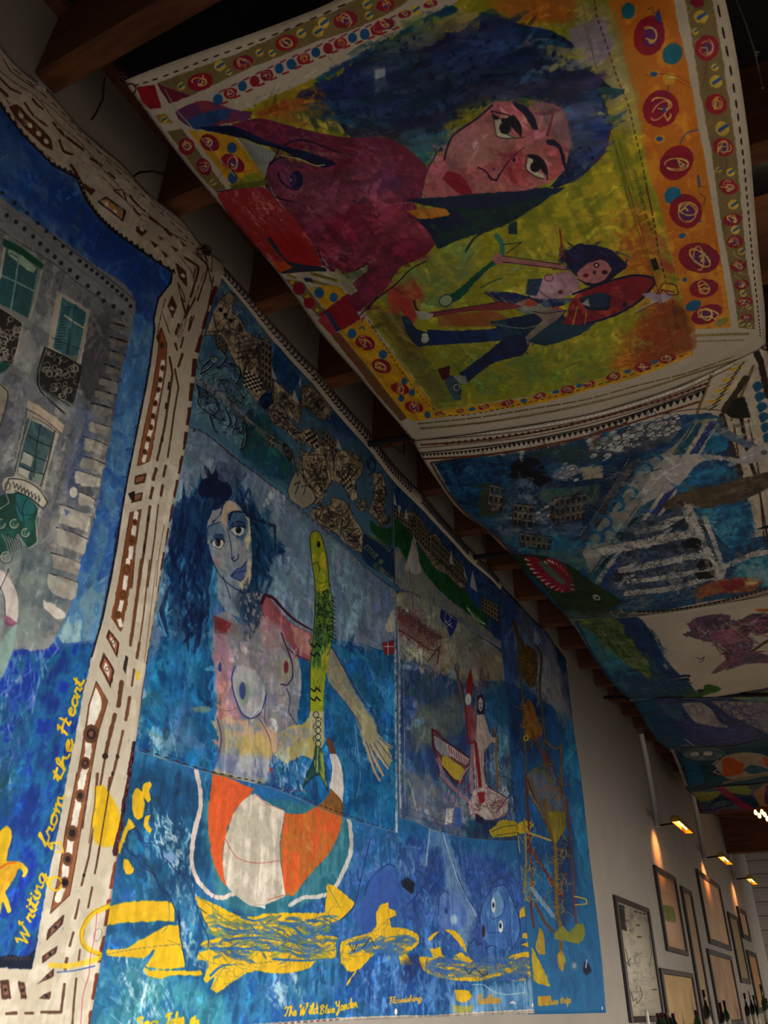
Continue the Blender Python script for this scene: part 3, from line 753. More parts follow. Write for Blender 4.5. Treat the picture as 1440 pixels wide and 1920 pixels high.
    s.line("350,585 480,565 620,545", 6, (60, 90, 150)); s.fill("0,560 60,480 120,420 90,600 20,780 0,830", [(110, 150, 140), (130, 160, 150)], soft=3)
    # yellow flourish
    s.at(0, 1450, 3.6)
    s.fill("-40,440 20,370 55,350 85,390 80,450 50,540 45,590 100,590 160,605 190,650 170,700 145,695 160,665 130,640 80,740 40,800 70,880 80,930 55,940 20,860 0,950 -60,900", [(236, 186, 14), (226, 160, 20), (238, 198, 40)], soft=1)
    s.line("0,640 50,610 100,600", 12, (222, 90, 20)); s.line("20,370 60,360 85,400 50,560 45,590 110,592 170,612 190,660 165,702", 3, (60, 90, 130))
    s.fill("-200,1250 0,1240 60,1225 150,1235 185,1230 240,1180 225,1322 0,1310 -200,1300", [(8, 20, 44), (16, 30, 60)], soft=2)
    for i in range(7): s.line([(30 + 26 * i, 1262), (44 + 26 * i, 1235), (58 + 26 * i, 1262)], 4, (90, 60, 60), sm=False)
    # ---- cream border
    s.at(0, 0, 1)
    inner = "-400,-130 0,197 43,253 100,310 143,333 160,373 187,410 217,437 260,467 323,510 320,530 297,560 288,600 290,616 281,684 273,729 256,813 239,898 228,962 219,1024 207,1090 192,1161 172,1231 156,1300 139,1397 122,1478 111,1550 97,1617 81,1700 67,1783 61,1818 0,1814 -400,1800"
    s.fill(inner + " -400,2300 300,2300 300,1500 400,1100 560,560 440,300 -400,-900", [CR, (196, 182, 156), (212, 200, 178)], sm=False, soft=0.6, var=0.03)
    s.line("0,197 43,253 100,310 143,333 160,373 187,410 217,437 260,467 323,510 320,530 297,560 288,600 290,616 281,684 273,729 256,813 239,898 228,962 219,1024 207,1090 192,1161 172,1231", 3.0, (16, 14, 26), sm=False)
    tp = catmull(pts_of("0,197 43,253 100,310 143,333 160,373 187,410 217,437 260,467 323,510"), False, 9)
    for q in tp[::2]: s.fill([(q[0] - 4, q[1] - 4), (q[0] + 7, q[1] + 4), (q[0] + 4, q[1] - 6)], (40, 28, 26), sm=False)
    s.at(0, 0, 3)
    B1 = (96, 52, 30)
    s.fill("50,600 100,588 200,690 285,775 300,850 240,815 100,680", B1); 
    for q in [(120, 650), (170, 705), (220, 752), (262, 795)]: s.ell(q[0], q[1], 12, 18, WHT, -40)
    for q, w in [("140,580 190,650 262,706", 13), ("185,558 210,590 240,612", 12), ("300,690 360,760 470,842", 15), ("335,790 360,850 405,868", 14), ("400,930 420,960 437,990", 15), ("510,890 570,930", 15), ("612,972 645,1002", 12),
                 ("730,1100 770,1150 815,1188", 12), ("748,1160 770,1195 790,1210", 10), ("845,1225 890,1258", 16), ("930,1290 962,1322", 16), ("640,1070 712,1130 690,1068 640,1070", 8), ("20,330 60,400 200,500", 5), ("0,440 60,500 120,525", 12), ("0,500 40,540", 18),
                 ("1040,1450 1115,1500 1110,1545 1072,1672", 13), ("1090,1420 1165,1490 1160,1540 1112,1690", 9), ("1040,1782 1062,1720", 14), ("1088,1560 1100,1510", 8), ("990,1870 1008,1830", 15), ("1062,1860 1090,1780", 10), ("800,1200 930,1290 1050,1360", 4),
                 ("1000,1590 1035,1660 1040,1700 1020,1670 1000,1590", 6)]:
        s.line(q, w, B1, sm=len(q) > 20)
    for q in ("470,1030 540,1070 515,1100 465,1050", "770,1270 832,1300 800,1330 765,1300", "845,1350 895,1380 870,1395", "905,1405 955,1440 930,1450", "960,1380 1005,1405 990,1420", "888,1320 928,1348 905,1350", "1012,1352 1055,1388 1030,1385", "985,1475 1050,1530 1055,1622 1008,1560", "970,1658 996,1722 972,1792 943,1720", "905,1840 930,1900 890,1930 880,1900"):
        s.fill(q, B1, sm=False)
    s.fill("545,1132 600,1105 712,1190 695,1250", (56, 44, 60), sm=False); s.fill("562,1132 602,1118 696,1192 686,1232", (200, 140, 60), sm=False)
    for q in [(600, 1150), (648, 1188), (800, 1290), (1030, 1550), (968, 1735)]: s.ell(q[0], q[1], 14, 9, WHT, 40)
    s.ring(1125, 1415, 18, 18, 5, (60, 26, 30)); s.line("1100,1400 1190,1530 1195,1420", 4, MAR)
    s.ring(480, 930, 22, 12, 2.5, (170, 110, 80), 40); s.ring(590, 1020, 22, 12, 2.5, (180, 130, 80), 40)
    s.at(0, 0, 1)
    e2 = (lambda P: [(x + 14, y + 2) for x, y in pts_of(P)])
    # long verticals of the right-hand strip
    s.at(0, 560, 3.555)
    s.fill("1078,195 1112,300 1106,470 1055,760 998,1082 915,1115 958,880 1008,640 1048,400 1058,300", (150, 84, 44), soft=.4); s.line("1078,195 1112,300 1106,470 1055,760 998,1082 915,1115 958,880 1008,640 1048,400 1062,270 1078,195", 4, (64, 26, 16), sm=False)
    s.line("1085,420 1068,560 1040,700 1010,850 975,1000 960,1080", 26, WHT)
    for q in [(1080, 310), (1085, 462), (1070, 540), (1055, 606), (1038, 696), (1022, 782), (1008, 857), (990, 935), (967, 1020)]: s.ell(q[0], q[1], 15, 20, (92, 48, 24)); s.ell(q[0], q[1], 5, 7, (60, 26, 14))
    s.fill("900,1182 980,1160 965,1226 893,1242", (70, 40, 26), sm=False); s.fill("910,1192 966,1178 955,1214 905,1226", (150, 92, 60), sm=False)
    s.fill("888,1305 957,1288 945,1345 874,1362", (70, 40, 26), sm=False); s.fill("900,1310 945,1300 936,1336 890,1346", (150, 92, 60), sm=False)
    s.fill("868,1425 942,1405 905,1650 880,1930 783,1940 830,1650", (130, 70, 36), sm=False); s.line("868,1425 942,1405 905,1650 880,1930", 4, (50, 24, 16), sm=False); s.line("868,1425 830,1650 785,1930", 4, (50, 24, 16), sm=False)
    s.line("905,1430 880,1640 838,1930", 30, WHT)
    for q, r in (((900, 1490), 20), ((880, 1612), 32), ((845, 1795), 34)): s.ell(*q, r, r * 1.15, (124, 70, 30)); s.ring(*q, r * .5, r * .6, 3, (60, 26, 10)); s.ell(*q, 7, 8, (60, 26, 10))
    for q, w in [("1130,390 1150,500 1128,650 1098,850 1048,1075", 15), ("1165,470 1190,590 1160,760 1142,900 1118,1055", 12), ("1040,1135 1022,1205", 22), ("1105,1115 1090,1185", 17), ("1018,1262 1003,1328", 20), ("1085,1245 1072,1312", 16),
                 ("1000,1385 965,1640 925,1920", 17), ("1055,1375 1030,1600 985,1920", 9), ("1095,1510 1060,1700 1040,1920", 4), ("1190,170 1175,235", 17), ("1275,120 1258,210", 13), ("1222,260 1205,325", 12), ("1215,370 1190,450", 17), ("1085,100 1130,230", 6), ("1210,0 1240,110", 14), ("1300,0 1230,130", 12), ("1165,300 1180,340 1170,300", 12)]:
        s.line(q, w, (86, 52, 32), sm=False)
    for q in ("1128,560 1122,600", "1110,700 1104,730", "1085,920 1080,950", "990,1450 986,1480", "965,1640 960,1680", "940,1820 935,1850"): s.line(q, 14, (40, 24, 20))
    s.fill("855,1298 900,1280 900,1350 875,1340", (24, 20, 22))
    s.at(0, 0, 3)
    for q, w in [("0,400 90,470 200,540 330,700 450,800 560,930 700,1080 860,1230 1000,1340", 4), ("20,540 60,600 110,720 200,820 300,900", 4), ("230,560 330,640 480,790 620,900 760,1020 900,1170 1060,1300", 3), ("560,980 700,1120 800,1240", 4), ("1200,1560 1180,1690 1130,1900", 8), ("1010,1440 1090,1560 1060,1700 1000,1900", 4), ("930,1680 900,1800 880,1900", 5), ("1150,1530 1060,1760 1010,1920", 3)]:
        s.line(q, w, (92, 50, 34), dash=(60, 8))
    s.strokes("0,300 120,400 330,640 600,900 900,1200 1180,1500 1100,1600 900,1450 600,1150 300,860 0,560", 60, 70, 8, [(180, 166, 140), (214, 202, 180)], ang=45, spread=20, a=.5)
    # outer edge, broken brown band
    s.at(0, 0, 1)
    s.line("404,540 397,560 380,625 366,672 360,734 349,830 332,914 315,1016 308,1050 292,1167 278,1244", 9, (88, 38, 28), sm=False, dash=(34, 12))
    s.line("300,1105 288,1180 276,1250 268,1300 258,1392", 4, (110, 30, 44), sm=False); s.line("252,1395 245,1450 236,1500 222,1597 216,1600", 11, (64, 28, 40), sm=False); s.line("249,1410 236,1500 222,1590", 1.6, (200, 70, 90), dash=(9, 6))
    s.line("218,1620 205,1690 196,1760 183,1830 172,1900 166,1960", 10, (124, 62, 40), sm=False, dash=(48, 22)); 
    s.at(0, 1050, 3.6)
    s.fill("830,-5 908,-5 860,300 820,495 752,388 790,200", (130, 70, 36), sm=False); s.line("865,0 838,200 800,380 815,440", 28, WHT)
    for q, r in (((855, 65), 36), ((830, 235), 34), ((797, 370), 26)): s.ell(*q, r, r * 1.1, (124, 70, 30)); s.ring(*q, r * .5, r * .6, 4, (60, 26, 10))
    for q, c in (("735,465 808,560 792,662 720,520", 765), ("700,618 775,742 748,868 672,712", 725)):
        s.fill(q, (70, 34, 24), sm=False); P = pts_of(q); m = P.mean(0); s.fill(m + (P - m) * .7, (170, 96, 60), sm=False); s.fill(m + (P - m) * .42, WHT, sm=False); s.ring(m[0], m[1], 12, 14, 5, (80, 40, 24))
    s.fill("650,820 728,952 660,1180 612,1450 560,1810 463,1810 500,1600 540,1350 570,1180 600,980", (150, 86, 46), sm=False); s.line("650,820 728,952 660,1180 612,1450 560,1810", 5, (50, 26, 18), sm=False); s.line("650,820 600,980 570,1180 540,1350 465,1810", 5, (50, 26, 18), sm=False)
    s.fill("648,860 690,960 640,1110 590,1120 610,980", WHT); s.line("620,1120 580,1370 545,1590 515,1800", 44, WHT, sm=False)
    for q, r in (((617, 1172), 52), ((577, 1370), 34), ((545, 1590), 38)): s.ell(*q, r, r * 1.25, (96, 56, 36)); s.ell(*q, r * .6, r * .7, (44, 26, 22)); s.ell(*q, r * .3, r * .4, (130, 76, 50))
    for q, w in [("955,0 925,250 880,575", 22), ("1010,0 965,400 925,660", 10), ("1060,0 1010,400 975,690", 4), ("905,740 890,850", 16), ("820,825 800,985", 30), ("875,930 850,1080", 22), ("775,1045 710,1320", 28), ("830,1155 780,1380 730,1560 690,1800", 18), ("712,1320 670,1560 630,1800", 16), ("940,560 925,660", 22)]:
        s.line(q, w, (110, 66, 40), sm=False)
    s.fill("848,640 868,655 850,770 832,735", (50, 38, 34), sm=False); s.ell(712, 1322, 20, 22, (50, 32, 28)); s.ell(795, 1325, 12, 18, (50, 32, 28)); s.ell(762, 1440, 10, 14, (50, 32, 28))
    s.fill("915,760 950,740 945,800 920,820", (226, 190, 60), soft=3)
    s.at(0, 1450, 3.6)
    s.fill("520,-5 612,-5 560,300 510,600 470,822 340,945 395,690 440,400 490,150", (150, 86, 50), sm=False); s.line("612,-5 560,300 510,600 470,822 340,945", 5, (56, 28, 20), sm=False); s.line("520,-5 490,150 440,400 395,690 340,945", 5, (56, 28, 20), sm=False)
    s.line("562,0 540,150 490,400 455,580 425,760 395,850", 44, WHT, sm=False)
    for q, r in (((545, 150), 34), ((490, 402), 42), ((460, 578), 36), ((440, 735), 30)): s.ell(*q, r, r * 1.3, (110, 66, 44)); s.ell(*q, r * .55, r * .65, (40, 28, 26))
    for q in ("325,1050 440,945 425,1018 313,1132", "290,1230 396,1153 384,1208 287,1282", "240,1430 370,1310 366,1366", "0,1395 60,1395 80,1522 15,1522", "122,1403 166,1405 187,1518 145,1520", "255,1520 352,1463 340,1522"):
        s.fill(q, (76, 44, 34), sm=False); P = pts_of(q); m = P.mean(0); s.fill(m + (P - m) * .55, (130, 84, 66), sm=False); s.ell(m[0], m[1], 12, 12, (40, 28, 26))
    for q, w in [("282,1612 412,1612 435,1425", 20), ("45,1622 108,1618", 20), ("172,1618 220,1618", 18), ("660,0 640,300 600,560 550,755", 14), ("740,30 690,400 640,675", 13), ("622,770 595,905", 13), ("535,855 508,980", 15), ("495,1075 470,1165", 17), ("575,1010 562,1100", 12), ("540,1190 528,1290", 12), ("452,1250 440,1320", 22), ("515,1385 500,1530 488,1700", 13)]:
        s.line(q, w, (96, 60, 44), sm=False)
    s.fill("640,85 700,80 770,180 812,290 800,470 730,500 660,480 632,420 625,300 640,200", [(236, 186, 10), (242, 196, 20)], soft=5)
    s.line("650,0 640,200 600,470", 7, (110, 64, 30), sm=False); s.line("745,60 690,390 650,640", 9, (90, 50, 26), sm=False)
    s.fill("860,310 905,350 850,380 830,440 850,500 820,540 800,500", YEL, soft=2)
    s.line("345,470 410,470 425,530 380,530", 16, (230, 190, 60)); s.ring(375, 745, 42, 45, 13, YEL)
    s.ell(440, 735, 22, 24, (14, 12, 14)); s.ell(568, 685, 10, 12, (20, 14, 14))
    s.line("790,880 700,910 610,960 555,1060 560,1150 620,1200 720,1235 790,1240", 34, YEL); s.line("790,870 690,900 600,960 545,1060 550,1150 620,1215 700,1232", 3, (70, 80, 90)); s.ring(660, 1090, 25, 45, 3, (90, 80, 120), 20)
    s.line("345,1295 450,1300 560,1280 700,1240", 34, (238, 196, 40), a=0.9); s.line("385,1342 500,1332 640,1300", 8, (40, 90, 160))
    s.line("795,530 770,700 740,860", 4, (190, 60, 90)); s.line("655,940 640,1100 610,1240 600,1360 560,1500 545,1700", 4, (196, 40, 80))
    s.line("900,-20 880,100 840,260 800,420 770,530", 26, (66, 30, 40), sm=False); s.line("895,0 868,150 825,330 790,470", 5, (190, 60, 90), dash=(14, 9))
    # lettering
    s.at(0, 0, 1)
    lettering(s, "Writing", "50,1776 66,1712 88,1640", 12, 4.2, YEL, shear=.3)
    lettering(s, "from", "88,1592 106,1540 122,1490", 11, 4.2, YEL, shear=.3)
    lettering(s, "the", "112,1468 128,1425 138,1388", 11, 4.4, YEL, shear=.3)
    lettering(s, "Heart", "124,1382 142,1330 158,1276", 11, 4.2, YEL, shear=.3)
paint_A(A)

# ================================================================== B: the sea canvas
B_T = "404,486 413,492 470,558 560,660 660,775 742,872 800,940 870,1015 942,1096"
B_Rr = "1003,1900 985,1700 966,1560 957,1400 948,1300 943,1200 942,1096"
B_L = "122,1955 160,1800 195,1640 215,1500 240,1380 262,1200 290,1020 325,860 345,700 370,600 404,486"
B_B = "122,1955 400,1930 560,1921 640,1914 760,1909 857,1906 1003,1900"
SBs = wall_sheet(B_L, B_Rr, B_B, B_T, 0.040, (18, 96, 160), 1.0, 21, 440)
def paint_B(s):
    s.at(0, 0, 1)
    s.fill("60,1300 300,1380 420,1400 500,1500 640,1560 760,1570 940,1590 980,1700 1010,1960 60,1990", [(14, 84, 140), (22, 104, 160), (40, 122, 176), (24, 88, 160)], soft=3)
    s.fill("215,1500 235,1440 330,1440 400,1520 380,1640 300,1700 220,1640", [(8, 66, 112), (14, 84, 132)], soft=14)
    s.fill("170,1860 230,1780 330,1840 420,1860 420,1960 150,1960", [(30, 124, 150), (60, 150, 170), (26, 104, 150)], soft=14)
    s.fill("760,1580 900,1600 980,1650 985,1780 900,1800 780,1790 700,1700 690,1640", [(24, 76, 160), (54, 96, 180), (20, 60, 140)], soft=14)
    s.fill("560,1640 640,1560 740,1560 760,1700 700,1790 600,1760", [(20, 92, 160), (60, 110, 186), (16, 70, 130)], soft=12)
    s.fill("640,1760 760,1740 900,1800 870,1900 640,1900", [(16, 96, 170), (10, 60, 140), (60, 120, 190)], soft=12)
    s.strokes("200,1500 380,1500 400,1900 160,1950", 160, 60, 6, [(120, 180, 210), (20, 110, 160), (10, 70, 120), (60, 140, 180)], ang=80, a=0.4)
    s.strokes("620,1570 1000,1600 1000,1890 560,1900", 300, 50, 6, [(90, 130, 200), (14, 60, 130), (40, 120, 190), (110, 160, 200)], ang=95, spread=35, a=0.35)
    s.strokes("220,1800 300,1800 330,1920 230,1930", 60, 70, 2.2, [(200, 222, 228)], ang=78, a=0.6)
    s.strokes("500,1830 560,1820 560,1890 500,1890", 26, 40, 8, [(190, 210, 210), (150, 190, 200)], ang=60, a=0.35)
    s.strokes("300,1560 345,1560 400,1800 360,1850 330,1700", 60, 46, 4, [(190, 210, 216), (140, 180, 200)], ang=70, a=0.5)
    s.smear('180,1420 1000,1560 1000,1900 160,1930', 1900, 28, 6, 95, 40)
    s.at(200, 1350, 2.88)
    s.strokes("270,490 320,480 400,700 420,860 330,780 240,680", 70, 60, 4, [(200, 216, 220), (150, 190, 206)], ang=65, a=0.6)
    s.fill("520,440 600,960 760,1050 880,1060 1060,1000 1200,930 1330,740 1320,560 1220,480 800,420", [(36, 116, 140), (60, 136, 154), (26, 100, 126)], soft=6)
    # ring around the ball
    s.line("478,250 505,380 505,480 470,620 458,760 490,860 560,940 620,960 710,925", 24, (216, 196, 184)); s.line("1290,480 1318,600 1316,720 1268,840 1210,930 1130,955 1060,960 990,1000", 22, (206, 200, 196))
    s.line("700,930 780,980 850,1010", 16, (206, 200, 196)); s.ell(340, 740, 34, 30, (110, 150, 196), soft=4)
    # ball
    s.fill("575,280 800,370 770,410 700,480 650,600 630,740 650,900 610,850 575,760 552,600 550,480", [(232, 90, 30), (222, 84, 34)]); s.fill("800,395 860,440 965,492 940,620 936,720 950,830 968,945 820,1008 750,985 650,892 628,760 642,640 690,500 740,430", [(204, 192, 172), (190, 180, 160), (214, 202, 184)])
    s.fill("968,500 1060,505 1180,440 1272,520 1260,600 1200,720 1100,830 1010,945 968,945 942,780 942,640", [(222, 96, 30), (198, 112, 36), (216, 84, 30)]); s.strokes("1000,560 1150,560 1090,820 1010,860", 22, 34, 6, [(206, 156, 80), (180, 90, 30)], ang=60, a=.35)
    s.line("640,640 700,740 800,772 900,765 960,755", 3, (190, 60, 50)); s.line("800,395 860,450 960,490 945,640", 3, (190, 60, 60)); s.line("960,945 870,972", 4, (190, 70, 50))
    # yellow ribbons
    Yc = [(238, 188, 12), (228, 176, 20)]
    for q in ("0,1110 20,1000 120,980 330,975 365,1000 368,1085 250,1085 120,1090", "100,1235 180,1190 330,1108 390,1108 400,1200 260,1240 200,1280 60,1275 0,1270 0,1240", "270,1235 410,1195 425,1330 320,1345 205,1330 240,1290", "200,1330 240,1350 510,1352 525,1378 400,1375 280,1392 220,1378",
              "480,950 560,980 700,1050 760,1065 860,1045 950,1040 1060,1040 1180,1040 1190,880 1230,895 1345,990 1260,1080 1170,1110 1150,1160 1260,1172 1240,1200 1240,1280 1130,1300 1100,1335 950,1368 800,1355 700,1400 600,1472 558,1450 600,1360 545,1420 522,1400 560,1310 492,1285 500,1255 560,1240 500,1215 530,1190 590,1180 520,1060",
              "120,530 160,575 118,600 90,670 75,730 60,700", "95,740 118,760 150,800 140,830 108,830 90,790"):
        s.fill(q, Yc, soft=.6, rag=.4)
    s.ell(172, 450, 34, 85, Yc, -4); s.fill("180,370 200,410 205,470 175,530 150,520 140,450 160,380", Yc); s.fill("235,330 200,345 195,400 225,445 240,430 232,380 245,350", Yc); s.fill("240,510 210,520 202,570 235,612 245,590 225,560", Yc)
    for q in ("520,1100 620,1090 760,1110 900,1100 1010,1110 1180,1060 1260,1090", "560,1140 700,1180 900,1170 1100,1200 1300,1180", "500,1220 700,1240 900,1220 1100,1260 1270,1230"): s.line(q, 7, (40, 100, 150), a=.7)
    s.scribble("520,1000 760,1070 1200,1040 1280,1180 1230,1280 900,1330 600,1400 500,1250", 70, 150, 1.6, (50, 86, 120), a=.75)
    s.scribble("520,1060 1150,1060 1250,1180 1200,1290 560,1290", 26, 220, 1.4, (90, 90, 50), a=.7)
    s.strokes("560,1060 760,1080 1200,1060 1260,1190 1200,1290 600,1290", 150, 70, 10, [(40, 100, 160), (30, 84, 150), (120, 140, 60), (70, 110, 140)], ang=8, spread=16, a=.75, dry=.3)
    for q in ('730,1065 800,1085 880,1062', '640,1190 800,1175 960,1195', '560,1235 700,1232 900,1250', '1000,1110 1080,1180 1180,1110', '600,1110 700,1140 820,1130', '900,1290 1050,1300 1200,1290', '560,1380 620,1330 700,1320'): s.line(q, (14, 5), (34, 96, 160))
    for q in ("480,955 560,1000 640,1080 800,1100 900,1060", "580,1100 640,1180 760,1200 900,1130 1000,1060", "500,1215 700,1210 900,1240 1200,1180 1280,1290", "560,1470 640,1330 760,1250 850,1120", "590,910 570,1000 590,1100", "1190,880 1120,1110", "1190,890 1270,1030 1345,990", "490,1255 560,1310 700,1320 1000,1290 1240,1220", "520,1180 600,1260 800,1200 1100,1250",
              "300,1150 330,1110 340,1050 335,990 360,975", "330,1190 390,1215 420,1270", "0,1265 200,1230 420,1210 600,1220"):
        s.line(q, 2.2, (40, 80, 130))
    # sketched feet
    for q, w in (("165,745 120,710 105,660 118,610 150,585 175,620 185,660", 5), ("155,580 180,620 205,665 250,665 290,690 300,735 330,760 380,820 460,850 475,920 470,1000", 4), ("165,745 190,790 250,830 290,900 345,970 385,1070 400,1180 425,1310", 5), ("385,825 440,880 470,960 510,1090 550,1180 545,1240", 4), ("200,770 260,830 290,920 340,990", 3), ("130,700 150,730 190,735", 4), ("480,1000 540,1045", 4), ("390,1030 395,1120", 9)):
        s.line(q, w, (12, 34, 92))
    for i in range(11): s.line([(215 + 22 * i, 670 + 17 * i), (218 + 22 * i, 690 + 17 * i)], 4, (12, 34, 92))
    s.ell(140, 660, 26, 44, (30, 108, 140), soft=5, a=.6)
    # right-hand lower field
    s.at(640, 1500, 2.77)
    s.line("150,200 100,420 60,560 0,620", 5, (20, 40, 110)); s.line("280,350 250,332 190,370 140,430 120,500", 7, (24, 40, 120)); s.fill("130,470 200,380 280,350 300,500 260,620 150,700 80,650", [(52, 90, 176), (34, 76, 160)], soft=10)
    s.fill("480,60 520,60 560,200 640,420 700,620 640,800 560,600 540,400 520,240 460,260 440,380 420,330 455,180", [(96, 140, 190), (120, 160, 198), (70, 116, 180)], soft=5, a=.75)
    s.line("470,70 455,200 440,340", 8, (130, 165, 200)); s.line("530,180 600,400 660,520 700,600", 9, (130, 165, 205)); s.line("500,240 470,350 420,460 330,560", 5, (26, 50, 120)); s.line("600,380 640,480 690,560", 5, (30, 56, 120))
    s.fill("310,420 340,400 380,430 370,490 320,450", (10, 24, 40), soft=2); s.strokes("290,280 380,280 390,420 300,420", 26, 60, 6, [(130, 170, 200), (20, 70, 130)], ang=85, a=.4)
    s.fill("500,560 520,480 560,470 640,560 640,660 560,680 510,640", [(64, 108, 190), (84, 124, 196)], soft=4); s.line("505,600 510,500 545,470 560,490", 3, (16, 40, 110)); s.ell(585, 620, 18, 26, (150, 180, 215), soft=4); s.ell(545, 575, 8, 16, (30, 60, 130))
    # face
    s.fill("740,520 780,460 840,440 870,480 905,560 925,640 915,720 880,765 800,770 740,720 712,640", [(50, 108, 190), (80, 132, 200), (40, 92, 176)], soft=3); s.line("715,640 735,540 790,455 850,440 880,500 920,600 930,680 900,760", 4, (14, 40, 110))
    s.fill("780,520 790,480 812,470 840,520 835,590 800,610 780,580", (96, 150, 206)); s.ell(790, 545, 10, 40, (220, 226, 230), 0); s.ell(790, 545, 6, 14, (24, 30, 60)); s.ell(828, 658, 12, 34, (220, 226, 230)); s.ell(826, 652, 7, 14, (20, 26, 50)); s.ell(738, 680, 9, 34, (50, 26, 60))
    for q in ("770,600 790,620 840,590 850,530", "700,560 720,600 720,700", "780,430 840,400 870,450", "890,480 900,560 920,540", "860,480 880,620 860,780", "760,620 760,690 850,690 870,760"): s.line(q, 3, (16, 40, 110))
    s.line("665,750 690,718 712,752 735,745", 4, (12, 30, 80)); s.line("750,770 785,755 810,772", 4, (12, 30, 80)); s.line("850,830 890,800 880,720", 3, (14, 30, 90))
    # ribbons
    for q in ("180,600 200,545 245,530 250,560 280,575 285,600 250,610 260,660 330,665 400,700 400,745 340,800 375,850 310,860 290,790 250,780 245,870 250,800 200,770 90,880 40,890 0,840 0,740 100,700 160,680 185,640", "0,480 70,540 10,590 0,600", "450,720 480,690 510,680 460,735", "525,672 590,680 640,740 655,800 610,740 560,690",
              "455,765 490,770 515,755 525,800 560,830 620,790 700,840 800,850 900,800 975,785 985,860 1040,910 1080,970 1000,960 960,900 850,910 700,940 560,930 450,900 400,840 410,810 480,820", "930,570 960,545 970,600 925,612", "40,930 90,870 20,980", "880,940 950,915 955,935", "590,985 670,990 670,1040 600,1040", "945,690 975,690 975,720 940,715", "930,750 975,735 975,765"):
        s.fill(q, Yc, soft=.6, rag=.5)
    s.scribble("0,740 100,700 300,680 400,720 340,800 200,790 20,860", 36, 130, 1.6, (50, 84, 110), a=.75); s.scribble("420,810 620,800 800,850 980,800 1050,920 700,950 480,900", 60, 140, 1.6, (50, 84, 110), a=.75)
    s.strokes("60,720 380,720 330,790 60,790", 60, 60, 9, [(40, 100, 170), (60, 100, 150)], ang=-8, a=.7, dry=.3); s.strokes("450,830 980,820 980,920 500,920", 110, 60, 9, [(40, 100, 170), (70, 110, 150), (40, 80, 170)], ang=8, a=.7, dry=.3)
    for q in ("40,745 65,790 80,750", "110,770 150,715 180,765", "640,870 665,905 690,870 740,915 760,900", "380,830 395,800 410,870"): s.line(q, 4, (10, 26, 60), sm=False)
    s.fill("570,940 590,1000 650,1010 680,1010 690,960 740,970 1000,930 1000,1100 560,1110", [(70, 130, 190), (100, 150, 200), (120, 170, 205)], soft=6, a=.8)
    s.line("680,960 740,960 780,990 850,1010 950,1000 955,930", 5, (150, 190, 210)); s.fill("870,1055 890,1042 912,1058", (220, 220, 220)); s.fill("590,990 660,988 680,1020 640,1050 600,1035", Yc, soft=2); s.fill("580,1060 640,1070 690,1060 670,1110 590,1110", (190, 176, 50), soft=4, a=.8)
    s.fill("370,790 420,860 410,930 300,940 310,860", (8, 30, 90), soft=6, a=.7)
    s.strokes("300,820 560,900 560,1080 100,1080 80,950", 90, 60, 7, [(90, 140, 200), (12, 60, 140), (30, 110, 190)], ang=100, spread=30, a=.45)
    # hem and lettering
    s.line("0,1142 100,1135 330,1128 480,1128 600,1118 760,1108 1010,1096", 20, (196, 186, 168), sm=False); s.line("0,1142 330,1128 600,1118 1010,1097", 3, (100, 40, 44), dash=(7, 5), sm=False)
    s.at(0, 0, 1)
    s.line("150,1948 400,1929 560,1918 640,1911", 7, (196, 186, 168), sm=False); s.line("150,1948 640,1911", 2, (110, 40, 44), dash=(7, 5), sm=False)
    lettering(s, "The", "532,1906 556,1904", 9, 2.6, YEL); lettering(s, "Wild", "560,1904 596,1900", 10, 2.8, YEL); lettering(s, "Blue", "598,1902 628,1898", 8, 2.6, YEL); lettering(s, "Yonder", "628,1897 670,1888", 9, 2.6, YEL)
    lettering(s, "Flourishing", "728,1882 760,1879 790,1876", 6, 2.2, (206, 160, 50)); lettering(s, "Rootless", "896,1882 937,1880", 8, 3.4, (198, 150, 50), shear=.1)
    lettering(s, "Sea", "250,1928 296,1924", 10, 4, YEL); lettering(s, "Tales", "310,1926 345,1920", 12, 4, YEL) if 'T' in GL and 'a' in GL else None
    lettering(s, "the", "356,1922 372,1921", 8, 3.4, YEL)
paint_B(SBs)

# ---- strip of pen-and-ink clippings along the top of the sea canvas (two sewn pieces)
def strip_common(s, boats):
    for q in boats:
        s.fill(q, (200, 206, 206), sm=False, var=.02); P = pts_of(q); s.line([P[0], P.mean(0), P[-1]], 1, (80, 90, 110), a=.6)
def ink(s, poly, n=60, l=26, col=PAP, dark=0.5, chk=None):
    s.fill(poly, [col, (150, 132, 102), (206, 190, 154)], soft=.8, rag=1.2, k=2.6)
    P = pts_of(poly); m = P.mean(0); an = s.rng.random() * 180
    s.strokes(poly, n // 8, l * .9, 8, [(30, 28, 32), (80, 70, 60)], ang=an, spread=50, a=.7, dry=.3)
    for q in range(3): s.strokes(m + (P - m) * (.95 - .2 * q), n // 3, l * .7, 2.4, [INK, (40, 36, 40)], ang=an + 50 * q, spread=14, a=.85, dry=0.1, bend=.05)
    s.strokes(poly, n // 4, l * .5, 5, [(206, 190, 156), (190, 172, 138)], ang=an + 90, spread=60, a=.7, dry=.2)
    s.scribble(poly, n // 2, l, 1.8, INK, a=.85)
    s.line(poly, 3.5, INK, closed=True, a=.8)
